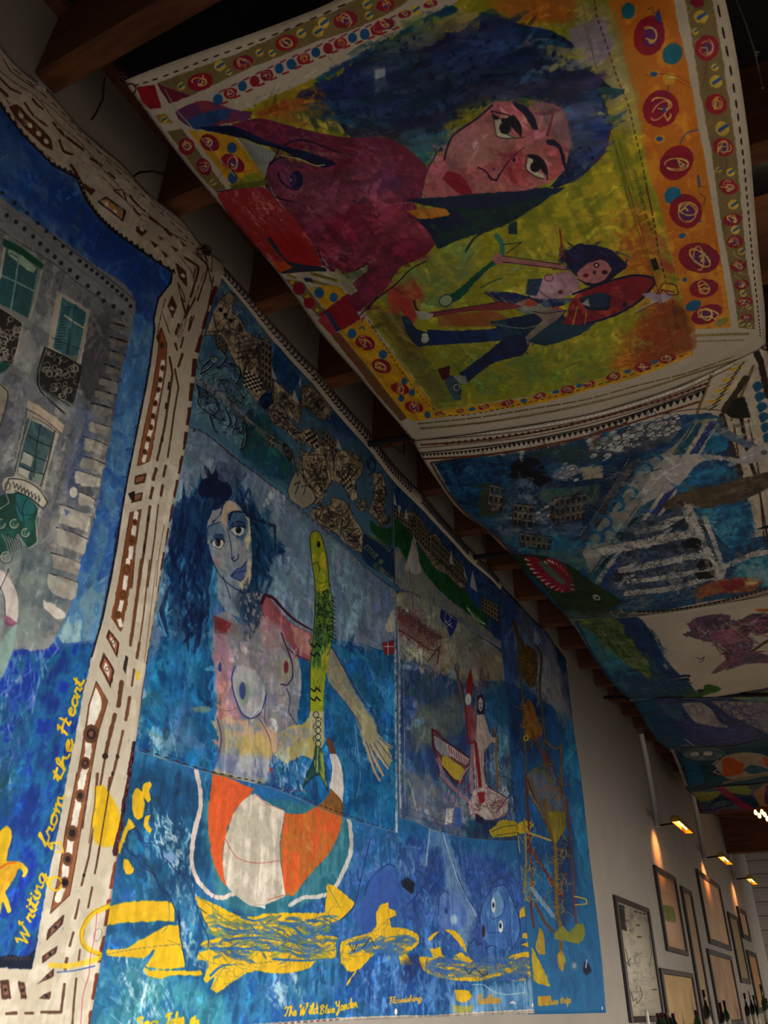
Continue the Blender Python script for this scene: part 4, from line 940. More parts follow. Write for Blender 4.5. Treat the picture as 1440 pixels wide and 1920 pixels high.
def facade(s, q, nx, ny, col=(176, 160, 126), gap=.3):
    """pen-drawn house front: wash, outline, rows of windows"""
    q = pts_of(q); s.fill(q, [col, (150, 134, 104)], sm=False, rag=.6, k=2.4); s.line(q, 4, INK, closed=True, sm=False)
    def b(u, v): return (1 - v) * ((1 - u) * q[0] + u * q[1]) + v * ((1 - u) * q[3] + u * q[2])
    for j in range(ny):
        s.line([b(0, j / ny), b(1, j / ny)], 2.2, INK, sm=False)
        for i in range(nx):
            u0, u1, v0, v1 = (i + gap) / nx, (i + 1 - gap * .4) / nx, (j + gap) / ny, (j + 1 - gap * .3) / ny
            s.fill([b(u0, v0), b(u1, v0), b(u1, v1), b(u0, v1)], (34, 32, 40), sm=False, soft=.2)
    for i in range(nx + 1): s.line([b(i / nx, 0), b(i / nx, 1)], 2.0, (50, 44, 44), sm=False)
TL_L = "357,808 362,790 372,750 382,700 384,640 396,560 410,500"
TL_B = "335,790 357,808 371,800 427,842 475,880 520,915 565,955 607,990 649,1028 690,1062 741,1104"
T1 = wall_sheet("335,790 352,740 368,650 384,552 402,490", "741,1104 740,1040 738,960 739,874", TL_B, "402,490 409,498 470,564 560,666 660,781 739,874", 0.0445, (70, 116, 150), 1.0, 31, 560)
def paint_T1(s):
    s.at(360, 490, 3.6)
    s.fill("40,330 170,120 400,240 520,420 700,700 560,780 300,500 120,480", [(70, 116, 150), (110, 150, 176), (44, 90, 150)], soft=8)
    s.fill("520,520 740,760 700,880 1000,1040 1180,1180 1100,1200 800,1000 560,800", [(20, 64, 140), (40, 90, 160), (30, 76, 140)], soft=8)
    s.fill("0,480 150,470 260,640 380,820 460,1000 500,1200 380,1280 220,1180 0,1050", [(84, 136, 160), (110, 160, 180), (60, 110, 150)], soft=8)
    s.fill("380,1060 520,1040 600,1200 700,1300 700,1480 500,1440 330,1290", [(20, 84, 110), (24, 96, 84), (16, 60, 110)], soft=10)
    s.fill("430,840 560,870 540,1010 480,1000", (10, 30, 80), soft=4)
    s.smear("0,300 200,100 1400,1500 500,1500", 700, 34, 8, 60, 50)
    s.fill("0,760 200,880 330,1010 420,1090 700,1300 800,1400 760,1440 420,1130 200,940 0,800", (150, 130, 130), soft=4, a=.5); s.line("0,760 200,900 320,1010 420,1110", 4, (200, 180, 176), a=.8)
    ink(s, "150,330 190,260 250,200 290,240 270,330 330,400 380,480 440,520 520,520 540,640 530,860 480,900 430,960 360,820 260,620 200,500 90,500 110,440", 150, 70)
    s.line("200,425 330,340", 9, (190, 176, 146)); s.ell(250, 250, 30, 40, (176, 160, 128)); s.ring(250, 250, 30, 40, 3, INK)
    for i in range(6): s.ell(180 + 16 * i, 310 + 18 * i, 16, 14, (24, 22, 26), 30) if i % 2 else s.ell(185 + 16 * i, 300 + 18 * i, 12, 10, (210, 200, 180), 30)
    s.fill("440,560 520,540 535,700 525,880 460,860 450,700", (70, 66, 64), soft=1); 
    for i in range(3):
        for j in range(4): s.fill([(462 + 30 * i, 580 + 66 * j + 14 * i), (482 + 30 * i, 588 + 66 * j + 14 * i), (482 + 30 * i, 625 + 66 * j + 14 * i), (462 + 30 * i, 617 + 66 * j + 14 * i)], (150, 140, 112), sm=False)
    for i in range(7):
        for j in range(7):
            if (i + j) % 2 == 0: s.ell(370 + 17 * i - 3 * j, 745 + 15 * j + 8 * i, 9, 8, (222, 212, 188)); 
            else: s.ell(370 + 17 * i - 3 * j, 745 + 15 * j + 8 * i, 9, 8, (20, 18, 22))
    for q, nx, ny in (("545,800 700,935 690,1040 540,930", 8, 3), ("470,520 535,560 530,860 462,800", 3, 6), ("735,850 860,930 850,1030 735,960", 6, 3), ("880,1120 985,1230 975,1330 870,1240", 5, 3), ("985,1320 1130,1400 1120,1476 985,1420", 6, 3), ("150,470 240,560 230,640 160,560", 4, 3), ("500,1140 560,1190 550,1260 495,1230", 3, 2)): facade(s, q, nx, ny)
    ink(s, "555,800 620,860 700,930 740,980 720,1100 650,1040 600,960 550,960", 60, 40)
    ink(s, "520,980 570,950 620,1000 650,1060 700,1120 740,1150 760,1240 680,1190 620,1120 560,1100 520,1040", 90, 44)
    ink(s, "750,860 800,830 860,900 930,950 930,1060 860,1060 800,1000 740,980", 90, 44); s.ell(905, 1010, 20, 30, (196, 182, 150)); s.ring(905, 1010, 20, 30, 3, INK)
    ink(s, "760,1130 820,1140 860,1200 850,1270 780,1240 730,1190", 50, 36)
    for i in range(5):
        for j in range(4):
            if (i + j) % 2: s.ell(775 + 17 * i, 1150 + 20 * j + 9 * i, 8, 9, (20, 18, 22))
            else: s.ell(775 + 17 * i, 1150 + 20 * j + 9 * i, 7, 8, (216, 204, 176))
    ink(s, "730,1270 800,1290 860,1250 930,1240 950,1330 960,1476 860,1476 780,1400 740,1350", 100, 50, (196, 170, 130))
    for q in ("150,640 100,690 70,720 60,760 110,730 150,690 170,720 210,690 240,640", "30,830 50,900 40,960 90,1010 150,1040 180,1000 160,940 110,880 60,850 30,830", "250,690 300,700 330,760 300,830 260,790", "180,800 240,800 300,860 350,920 330,960 260,900", "260,1020 300,1060 290,1120 330,1160 350,1110 330,1060 280,1020", "340,1040 370,1150 360,1250 330,1270 350,1200", "120,1040 150,1140 170,1150", "230,1000 260,1090 240,1130"):
        s.line(q, 8, (14, 18, 30)); s.line(pts_of(q) + 12, 3.5, (14, 18, 30)); s.line(pts_of(q) - 9, 5, (150, 176, 186), a=.6)
    s.ell(150, 665, 26, 24, (120, 150, 156)); s.ring(150, 665, 26, 24, 4, (14, 18, 30)); s.scribble("60,650 330,700 400,950 420,1100 330,1250 180,1100 30,1000", 120, 70, 3.6, (16, 22, 32), a=.9)
    s.scribble("20,860 120,820 180,960 130,1040 40,1000", 26, 60, 2.2, (14, 18, 30)); s.line("95,880 110,920 92,950 120,960", 5, (14, 18, 30)); s.line("140,900 165,930 150,960", 5, (14, 18, 30))
    s.line("510,1130 520,1180 500,1250", 18, (60, 80, 96)); s.line("560,1160 570,1220 600,1230", 5, (20, 26, 36)); s.line("520,1180 640,1260", 5, (20, 26, 36))
    s.fill("610,1220 650,1240 680,1320 660,1360 620,1290", (30, 36, 44)); s.scribble("600,1210 680,1230 690,1380 620,1340", 20, 30, 2.5, (170, 170, 160))
    strip_common(s, ["535,700 545,790 575,800", "690,860 672,930 725,960", "985,1195 972,1255 1015,1280", "740,770 720,820 735,860"])
    s.line("1190,1400 1180,1350 1210,1320 1240,1360 1230,1400 1190,1450", 6, (20, 30, 60))
    s.at(640, 780, 3.13)
    ink(s, "0,200 60,210 120,260 120,340 80,400 100,480 60,500 20,420 -40,380 -40,240", 80, 40)
    for i in range(4):
        for j in range(5): s.fill([(10 + 12 * i, 330 + 18 * j + 6 * i), (21 + 12 * i, 335 + 18 * j + 6 * i), (20 + 12 * i, 350 + 18 * j + 6 * i), (9 + 12 * i, 345 + 18 * j + 6 * i)], (214, 200, 170) if (i + j) % 2 else (20, 18, 22), sm=False)
    ink(s, "180,330 240,340 262,430 250,540 280,620 240,660 200,600 160,560 190,460", 70, 40, (156, 140, 112)); s.line("180,330 160,290 180,250 200,290 190,340", 6, (20, 40, 80)); ink(s, "-60,480 20,500 90,620 130,690 120,810 40,770 -60,640", 90, 44); ink(s, "95,490 140,490 150,540 120,560 90,530", 20, 24)
    ink(s, "-260,330 -200,260 -120,300 -90,420 -120,520 -200,500 -260,420", 80, 50, (170, 152, 118)); ink(s, "-180,560 -120,520 -60,600 -20,700 -80,720 -160,660", 60, 40)
    s.fill("170,610 240,660 300,650 300,760 240,740 170,660", (20, 92, 40)); s.fill("135,690 220,720 320,800 320,970 230,920 125,840", (12, 54, 96))
    s.fill("-60,640 0,720 120,830 220,940 320,1010 320,1040 130,860 -60,720", (40, 80, 140), soft=3, a=.8)
    lettering(s, "COMMANDERSEA TO", "150,705 220,745 310,830", 22, 3, (150, 160, 80), caps=True, shear=0); lettering(s, "ESTATE OF", "135,775 190,830 235,880", 26, 3.4, (150, 160, 80), caps=True, shear=0); lettering(s, "CELEBRATION", "185,880 240,925 300,975", 24, 3, (150, 160, 80), caps=True, shear=0)
    # cello, centre left
    s.at(260, 840, 2.88)
    s.fill("820,180 850,120 880,140 900,190 940,230 955,280 910,320 860,330 820,280 805,230", [(168, 160, 134), (150, 146, 126)]); s.line("820,180 850,120 880,140 900,190 940,230 955,280 910,320 860,330 820,280 805,230 820,180", 4, INK); s.line("840,200 870,180 845,250", 5, INK); s.line("880,210 905,200 890,250", 4, INK); s.line("860,150 840,70 830,20", 7, (60, 60, 56))
    ink(s, "960,330 1040,310 1090,370 1090,480 1020,430 970,400", 60, 40, (170, 150, 112)); ink(s, "1090,430 1150,440 1210,470 1205,570 1130,520", 50, 34, (150, 134, 106)); ink(s, "880,40 1000,40 1040,180 980,260 900,160", 70, 50, (190, 168, 130))
    s.strokes("500,20 800,60 820,160 760,200 560,80", 40, 50, 6, [(30, 90, 140), (16, 70, 110)], ang=40, a=.5)
paint_T1(T1)
T2 = wall_sheet("741,1104 741,1030 740,960 742,878", "938,1216 940,1160 940,1098", "741,1104 800,1128 870,1172 938,1216", "742,878 800,946 870,1022 940,1098", 0.0445, (44, 80, 124), 1.0, 32, 560)
def paint_T2(s):
    s.at(640, 780, 3.13)
    s.fill("300,320 420,420 560,560 700,720 900,960 940,1000 940,1240 860,1200 700,900 480,700 320,560", [(30, 72, 130), (60, 100, 150), (20, 60, 120)], soft=8)
    ink(s, "300,540 370,570 420,560 480,620 520,700 560,690 640,820 700,860 740,1000 700,1010 600,940 520,860 460,760 380,640 300,600", 60, 36, (146, 130, 100))
    for q, nx, ny in (("305,535 420,600 415,720 300,640", 7, 4), ("425,590 520,680 520,800 425,700", 6, 4), ("530,690 640,800 640,910 530,810", 8, 3), ("645,810 735,905 735,1005 645,915", 6, 3), ("820,1060 925,1110 925,1225 825,1150", 6, 4)): facade(s, q, nx, ny)
    for i in range(34): s.line([(400 + 10 * i, 560 + 11 * i), (396 + 10 * i, 640 + 12 * i)], 3, (60, 52, 44), a=.8)
    s.fill("285,590 330,610 420,700 440,760 500,820 560,900 620,930 700,1010 740,1040 800,1130 860,1190 850,1250 780,1200 700,1150 600,1040 540,1000 470,940 400,850 300,750", [(14, 84, 32), (24, 100, 40), (10, 70, 30)], soft=1)
    s.fill("720,880 760,880 790,1010 820,1110 770,1090 740,1010", (30, 80, 160)); s.line("740,1130 790,1190 840,1220", 9, (210, 216, 206), dash=(4, 2)); s.line("735,1115 850,1230", 5, (230, 230, 224), dash=(2, 3))
    strip_common(s, ["310,445 300,510 328,530", "330,520 340,590 352,530", "380,540 368,600 396,610", "645,780 632,860 660,880", "770,900 755,1000 800,1035", "715,870 722,940 745,975"])
    # lower lip: hill edge, tan sea and sewn hem
    s.fill("300,800 330,760 385,850 430,690 460,860 520,960 640,1080 760,1170 860,1260 930,1310 940,1400 800,1330 600,1180 420,1050 320,980", [(120, 130, 130), (150, 146, 120), (100, 120, 140)], soft=2)
    s.fill("425,690 445,780 470,920 440,930 370,900 390,830", (188, 184, 176)); s.line("400,895 410,990", 4, (130, 60, 60)); s.fill("880,1190 940,1230 940,1320 890,1290", (20, 60, 120))
paint_T2(T2)
SBs.at(0, 0, 1)

# ---- mermaid patch
Mq = wall_sheet("240,1400 255,1250 272,1110 292,950 335,790", "745,1562 743,1400 742,1250 741,1104", "240,1400 262,1407 300,1420 394,1451 512,1478 606,1517 700,1551 745,1562", "335,790 357,808 371,800 427,842 475,880 520,915 565,955 607,990 649,1028 690,1062 741,1104", 0.0445, (108, 140, 166), 1.0, 41, 500)
def paint_M(s):
    s.at(260, 840, 2.88)
    s.fill("200,-100 420,-60 600,60 800,240 1100,500 1380,740 1400,1120 1100,1030 820,1010 380,1000 80,1020 100,700", [(104, 136, 166), (130, 152, 172), (88, 120, 156), (120, 140, 160)], soft=2)
    s.fill("60,1020 200,1010 370,995 520,1000 900,1010 1060,1030 1180,1060 1300,1095 1400,1100 1420,2100 -60,1900", [(12, 84, 148), (18, 104, 170), (30, 128, 180), (10, 70, 136)], soft=2)
    s.line("85,1030 220,1015 370,993", 12, (20, 60, 120)); s.line("1060,1035 1190,1055 1300,1092 1380,1105", 6, (14, 80, 150))
    s.strokes("160,1060 400,1060 380,1480 60,1600", 110, 60, 9, [(90, 110, 190), (40, 120, 180), (20, 140, 190), (60, 90, 170)], ang=85, a=.45)
    s.strokes("1040,1120 1380,1180 1400,1800 1000,1700", 170, 70, 9, [(16, 110, 170), (60, 160, 200), (10, 80, 150), (120, 190, 214)], ang=95, a=.4)
    s.strokes("20,1500 500,1600 900,1700 800,1800 40,1620", 150, 46, 6, [(110, 180, 210), (20, 130, 180), (200, 220, 224), (60, 90, 170)], ang=85, spread=40, a=.5)
    s.strokes("620,100 1100,520 1380,820 1380,1040 1100,980 760,560", 160, 70, 10, [(140, 160, 178), (84, 116, 154), (110, 130, 150)], ang=70, a=.35)
    s.fill("100,1560 240,1440 300,1400 330,1560 260,1640 120,1620", [(60, 110, 140), (90, 130, 150)], soft=8, a=.6)
    s.smear('-100,0 1400,0 1400,2100 -100,2100', 1600, 60, 14, 85, 35)
    # brushy hair
    s.fill("330,150 400,200 480,200 520,130 560,200 620,300 650,340 720,480 800,560 700,600 720,720 640,760 620,960 560,1000 440,880 420,900 400,1400 360,1400 370,1000 200,990 100,960 130,700 170,480 220,330 290,230", [(14, 60, 110), (10, 44, 92), (24, 84, 140), (40, 110, 160)], soft=4)
    s.strokes("230,320 400,240 380,560 360,960 200,980 130,860", 150, 120, 10, [(12, 36, 84), (20, 76, 130), (30, 100, 150), (10, 28, 70)], ang=97, a=.55)
    s.strokes("560,240 650,360 780,540 700,620 640,760 600,900 560,700", 90, 110, 10, [(14, 56, 104), (20, 86, 130), (60, 116, 150), (10, 40, 80)], ang=72, a=.55)
    s.strokes("110,760 330,860 330,1000 90,990", 60, 50, 6, [(120, 176, 200), (20, 110, 160)], ang=70, a=.5)
    s.strokes("660,600 800,640 820,760 700,780", 40, 30, 8, [(110, 150, 180), (30, 80, 130), (150, 180, 200)], ang=40, spread=50, a=.5)
    s.fill("340,170 380,160 420,120 440,180 490,200 500,260 450,310 430,260 360,270 320,240", NAVY, soft=2, rag=1.5)
    for q in ("340,180 330,120", "390,170 420,100", "480,190 500,130", "300,210 270,190"): s.line(q, (6, 2), NAVY)
    s.smear('100,130 800,130 720,1000 400,1400 100,1000', 500, 60, 11, 92, 20)
    s.strokes('200,330 400,260 370,700 380,980 210,980 150,860', 110, 150, 13, [(8, 26, 66), (14, 56, 108), (10, 34, 84)], ang=97, spread=10, a=.75, dry=.35); s.strokes('560,230 640,340 700,470 690,600 620,760 590,880 560,600', 80, 130, 12, [(10, 40, 84), (16, 70, 116), (8, 28, 64)], ang=75, spread=12, a=.75, dry=.35); s.fill('340,175 375,160 420,125 440,180 490,195 505,255 450,305 430,260 360,270 325,240', NAVY, soft=1.5, rag=2)
    # face
    s.fill("372,420 400,340 450,320 480,280 520,290 570,350 600,420 610,520 612,640 600,720 570,780 520,740 440,680 400,600 375,520", [(140, 152, 164), (160, 162, 160), (116, 134, 156)], soft=2)
    s.fill("460,320 490,285 520,300 545,345 490,350 480,420 450,400", (196, 168, 140), soft=3); s.fill("570,360 600,380 604,500 590,560 575,500 580,420", (206, 196, 150), soft=2); s.fill("600,580 610,680 580,780 540,740 580,700", (204, 184, 150), soft=3)
    s.fill("420,640 520,700 560,830 560,920 480,890 430,800", [(110, 130, 150), (130, 150, 164)], soft=4)
    s.fill("480,350 560,345 590,400 580,480 540,500 490,440", [(50, 90, 136), (84, 120, 150)], soft=3); s.fill("380,420 430,400 470,460 450,540 400,530 375,480", [(56, 90, 130), (90, 120, 146)], soft=4, a=.8)
    s.line("490,385 500,350 540,343 585,352 604,362", (12, 5), (10, 22, 60)); s.line("375,470 370,440 385,420 410,410 440,400", 5, (20, 44, 90))
    s.fill("395,510 420,470 450,475 460,520 445,545 410,535", (206, 200, 176)); s.line("390,515 415,470 450,468 462,510", 8, (14, 26, 54)); s.ell(430, 505, 17, 27, (30, 50, 70)); s.ell(430, 505, 8, 13, (10, 12, 24)); s.line("400,530 440,548 460,520", 3, (20, 40, 70)); s.ell(448, 510, 6, 16, (226, 214, 160))
    s.fill("495,440 520,405 560,410 572,450 550,475 515,465", (196, 196, 186)); s.line("492,440 520,400 560,402 575,430", 11, (12, 30, 66)); s.ell(540, 442, 16, 20, (26, 44, 60)); s.ell(540, 442, 7, 9, (190, 190, 170)); s.line("500,450 530,478 566,470", 3, (16, 36, 70))
    s.fill('392,508 412,468 452,466 464,500 440,492 415,495', (40, 66, 110), soft=1); s.fill('494,438 520,400 562,402 574,432 545,424 515,428', (40, 66, 110), soft=1); s.line('392,508 415,492 440,490 464,502', 5, (10, 20, 44)); s.line('492,440 515,426 545,422 576,434', 5, (10, 20, 44)); s.ell(540, 444, 9, 12, (12, 14, 26)); s.line('455,300 440,360 400,400', 8, (14, 50, 100), dry=.4); s.strokes('380,440 600,300 610,640 560,770 430,680', 70, 40, 7, [(170, 176, 180), (96, 116, 150), (190, 180, 160), (70, 96, 140)], ang=80, spread=30, a=.35)
    s.line("478,430 490,480 500,540 502,600", 5, (30, 60, 110)); s.line("500,595 515,612 535,600 540,575", 5, (20, 40, 80)); s.line("505,600 515,585", 6, (20, 30, 70)); s.fill("505,480 520,470 535,560 520,590 508,560", (150, 164, 174), soft=2)
    s.fill("500,690 520,660 545,650 580,615 582,660 565,700 550,715 520,705", (72, 92, 150)); s.line("498,690 530,655 555,645 582,612", 5, (20, 34, 90)); s.line("500,692 530,675 580,660", 4, (16, 30, 80)); s.line("500,694 550,718 575,690", 4, (20, 34, 90))
    s.line("375,520 395,600 440,690 500,745 560,780", 5, (20, 44, 90)); s.line("455,690 480,760 495,810", 4, (20, 30, 70)); s.line("612,400 618,560 616,720", 5, (16, 50, 96)); s.fill("405,600 420,590 440,640 425,640", (180, 110, 120), soft=3, a=.6)
    # neck, shoulders, torso
    s.fill("540,790 640,780 720,830 800,960 850,1100 880,1250 860,1420 840,1560 760,1640 640,1620 430,1600 420,1300 405,1080 410,920 480,880 560,960", [(130, 140, 150), (166, 152, 146), (110, 124, 146), (150, 140, 144)], soft=2)
    s.fill("405,900 470,930 540,960 500,1000 430,1000 408,1000", [(150, 40, 50), (110, 50, 60)], soft=3); s.fill("410,1010 470,1000 500,1090 500,1280 540,1420 560,1600 440,1640 425,1400 415,1200", [(186, 120, 124), (200, 140, 130), (160, 120, 140)], soft=4)
    s.fill("425,1480 500,1440 540,1600 440,1640", (206, 170, 130), soft=5); s.fill("415,1140 450,1130 520,1200 510,1260 450,1250", (150, 120, 150), soft=6, a=.6)
    s.fill("660,830 700,800 760,870 820,940 930,1000 945,1060 920,1150 860,1110 800,1050 770,980 700,960 670,900", [(160, 84, 92), (140, 70, 84), (186, 110, 110)], soft=2); s.line("660,840 680,795 720,805 800,890 860,940 940,985", (20, 8), (66, 24, 42)); s.fill("820,950 930,1010 925,1120 860,1080", [(176, 120, 116), (200, 140, 130)], soft=4); s.line("795,1070 850,1120 925,1148", 8, (110, 34, 50))
    s.strokes("548,780 640,780 660,920 620,1010 560,960", 60, 90, 12, [(30, 48, 78), (20, 60, 100), (60, 76, 96)], ang=92, spread=8, a=.6); s.fill("660,900 760,960 800,1080 720,1100 650,1040", [(176, 140, 140), (150, 120, 130)], soft=6, a=.8)
    s.strokes("430,1000 800,1000 860,1560 440,1600", 130, 50, 7, [(170, 170, 176), (120, 130, 160), (180, 150, 150), (100, 110, 150), (150, 160, 150)], ang=88, a=.35)
    s.smear('400,960 700,900 860,1100 860,1600 420,1600', 260, 34, 8, 85, 40)
    # breasts in contour
    s.fill("505,1230 520,1180 560,1170 640,1220 685,1320 670,1420 620,1460 560,1430 520,1360", [(150, 156, 170), (170, 172, 176)], soft=3); s.line("520,1180 503,1240 515,1330 555,1430 600,1462 660,1430 688,1330", 7, (40, 54, 130))
    s.strokes('515,1200 640,1230 680,1330 660,1430 560,1430', 40, 50, 8, [(180, 180, 186), (140, 146, 166), (170, 150, 156)], ang=75, a=.5); s.fill("540,1300 555,1260 590,1270 605,1330 580,1390 550,1360", (130, 150, 140), soft=2); s.ell(562, 1310, 17, 48, (56, 70, 130)); s.ring(570, 1315, 34, 70, 3, (150, 160, 120)); s.line("620,1440 660,1390", 6, (210, 210, 210))
    s.line("770,1000 800,1080 828,1160 830,1240 800,1280 770,1275", 8, (70, 40, 76)); s.fill("750,1150 800,1140 826,1190 800,1270 760,1250", [(140, 140, 124), (160, 140, 140)], soft=3); s.ell(797, 1182, 13, 34, (110, 40, 50)); s.ring(795, 1185, 24, 50, 3, (160, 160, 90))
    s.line("800,1300 820,1360 810,1420 850,1490", 5, (60, 60, 110)); s.ell(440, 1182, 9, 26, (60, 70, 130)); s.line("690,1330 680,1460 700,1550", 4, (60, 60, 120))
    s.fill("570,1460 620,1480 600,1600 560,1580", [(84, 96, 170), (100, 110, 180)], soft=4); s.line("410,1400 480,1420 540,1400", 3, (90, 90, 60)); s.fill("290,1400 380,1390 390,1420 310,1430", (150, 160, 120), soft=4, a=.6)
    # arms
    s.fill("1040,1080 1080,1140 1140,1260 1200,1370 1270,1470 1290,1560 1250,1620 1215,1600 1170,1450 1090,1340 1030,1270 1015,1180", [(150, 146, 120), (170, 160, 130), (130, 134, 120)], soft=1.5); s.line("1045,1080 1120,1210 1200,1350 1275,1450 1300,1560", 5, (90, 30, 70)); s.line("1030,1270 1110,1370 1170,1450 1220,1560", 4, (60, 70, 110))
    s.scribble("1050,1100 1120,1230 1200,1380 1160,1430 1060,1280", 30, 36, 1.6, (110, 110, 60), a=.7); s.line("1170,1400 1230,1470 1260,1560", 12, (196, 196, 110), a=.6)
    s.fill("770,1560 820,1500 880,1490 930,1450 1000,1440 1000,1600 940,1680 880,1660 800,1700 740,1660", [(186, 170, 90), (170, 160, 110), (196, 184, 120)], soft=2)
    # fish
    s.fill("925,470 950,447 980,460 1000,520 1020,620 1028,720 1045,820 1050,920 1045,1040 1030,1120 1010,1240 1000,1320 1000,1500 985,1560 945,1560 925,1460 925,1350 925,1200 935,1060 950,900 955,780 945,680 930,560", [(170, 172, 24), (140, 160, 30), (190, 180, 30)], soft=.8)
    s.fill("955,780 1030,760 1050,900 1040,1040 990,1180 940,1180 945,1000", [(110, 140, 36), (60, 110, 50), (160, 170, 40)], soft=3); s.scribble("960,740 1025,740 1045,900 1040,1000 1000,1080 960,1060", 130, 26, 3.4, (18, 34, 28), a=.85); s.strokes('940,1000 1040,1000 1000,1300 930,1300', 40, 40, 7, [(40, 90, 50), (150, 170, 50), (20, 70, 80)], ang=95, a=.5)
    s.line("925,470 950,447 980,460 1000,520 1020,620 1028,720 1045,820 1050,920 1045,1040 1020,1120", 4, (24, 46, 34)); s.line("925,470 930,560 945,680 955,780 945,1000 928,1180 925,1460", 4, (24, 46, 34))
    s.ell(972, 520, 9, 18, (20, 20, 16)); s.line("940,630 960,615 975,640 975,668", 4, (60, 60, 20)); s.line("950,710 985,730 1025,715", 3, (60, 70, 20))
    for i in range(12): s.line([(1040, 800 + 22 * i), (1062, 815 + 22 * i)], 5, (20, 50, 60))
    for y0 in (1060, 1110, 1300, 1350): s.line([(930, y0), (950, y0 + 16), (960, y0 - 6), (980, y0 + 14)], 8, (14, 26, 30))
    s.fill("925,1420 1000,1420 1000,1560 960,1600 925,1540", (180, 176, 130)); 
    for i in range(5): s.ring(958 + (i % 2) * 14, 1440 + 32 * i, 15, 16, 4, (16, 22, 30))
    s.at(200, 1350, 2.88)
    s.fill("1120,0 1170,0 1160,130 1125,130", (170, 176, 130)); 
    for i in range(4): s.ring(1142, 20 + 36 * i, 14, 16, 4, (16, 22, 30))
    s.fill("1125,140 1165,150 1180,260 1195,380 1150,300 1110,310 1060,370 1075,300 1110,230", [(40, 84, 70), (24, 60, 84), (130, 150, 60)], soft=1); s.line("1110,230 1060,370 1100,320 1150,290 1195,385 1175,230", 4, (14, 40, 60)); s.line("1140,150 1135,280", 6, (160, 176, 60))
    # hand at right, lower
    s.fill("1400,20 1440,40 1500,120 1540,200 1520,260 1440,160", [(170, 160, 120), (180, 180, 110)], soft=1)
    s.at(0, 0, 1)
    s.fill("678,1350 700,1360 712,1388 706,1410 690,1400 680,1380", [(160, 160, 120), (180, 170, 130)], soft=1)
    for q in ("690,1395 704,1425 718,1452", "698,1392 714,1420 728,1440", "705,1388 720,1408 734,1425", "708,1382 722,1395 734,1402", "684,1390 694,1420 704,1448 712,1462"): s.line(q, (8, 6), (170, 164, 140)); s.line(pts_of(q) + np.array([3, 1]), 1.3, (70, 50, 90))
    # part of the ball seen through, and lower torso
    s.at(200, 1350, 2.88)
    s.fill("560,0 830,0 900,60 1080,40 1120,80 1000,140 900,180 880,260 860,340 700,330 580,280 610,180 600,80", [(150, 150, 140), (186, 170, 120), (130, 150, 170), (196, 160, 130)], soft=3); s.line("600,0 620,100 600,220", 6, (110, 50, 90)); s.line("830,0 880,100 900,240", 4, (90, 50, 80)); s.fill("700,100 860,90 900,180 880,200 720,200", (190, 170, 90), soft=6, a=.7)
    s.fill("590,180 880,200 880,330 700,300 590,260", [(60, 120, 190), (110, 110, 170), (150, 170, 190)], soft=6, a=.7)
    s.line("880,240 920,340 980,375 1080,385", 4, (110, 40, 80)); s.fill("880,258 900,255 890,285", (170, 40, 40)); s.strokes("900,150 1080,160 1060,380 920,360", 40, 60, 7, [(150, 180, 200), (180, 200, 210)], ang=80, a=.5)
    s.fill("1185,90 1215,110 1240,180 1205,180", (110, 60, 30)); s.fill("1205,182 1240,184 1268,250 1282,340 1275,445 1240,410 1205,365 1218,280", (204, 196, 190)); s.fill("1115,478 1180,430 1210,370 1275,445 1268,540 1190,505", [(120, 76, 30), (140, 90, 40)])
    s.fill("565,280 640,290 730,325 800,370 700,350 575,312", (130, 120, 60), soft=3); s.line("560,285 640,300 730,330 800,350 900,385", 6, (60, 60, 90), dash=(8, 8)); s.fill("800,380 900,395 1000,430 1120,480 1060,500 960,490 860,450", [(90, 150, 176), (150, 180, 190)], soft=3)
    # drips and folds of paint
    for q, c in (("760,20 800,180 840,320", (190, 206, 210)), ("340,0 380,200", (120, 180, 210)), ("1340,30 1370,300 1350,420", (130, 190, 210)), ("640,60 650,180", (200, 190, 150))): s.line(q, 3, c, a=.8)
    s.at(0, 0, 1)
    s.fill("716,1205 738,1200 741,1226 722,1228", (130, 34, 44)); s.fill("722,1178 738,1140 741,1180 730,1186", (206, 200, 180)); s.line("720,1212 740,1212", 1.6, (200, 180, 190)); s.line("727,1204 728,1228", 1.4, (200, 180, 190))
    s.line("742,1110 742,1300 744,1500 744,1560", 5, (178, 190, 200), dry=.5)
paint_M(Mq)

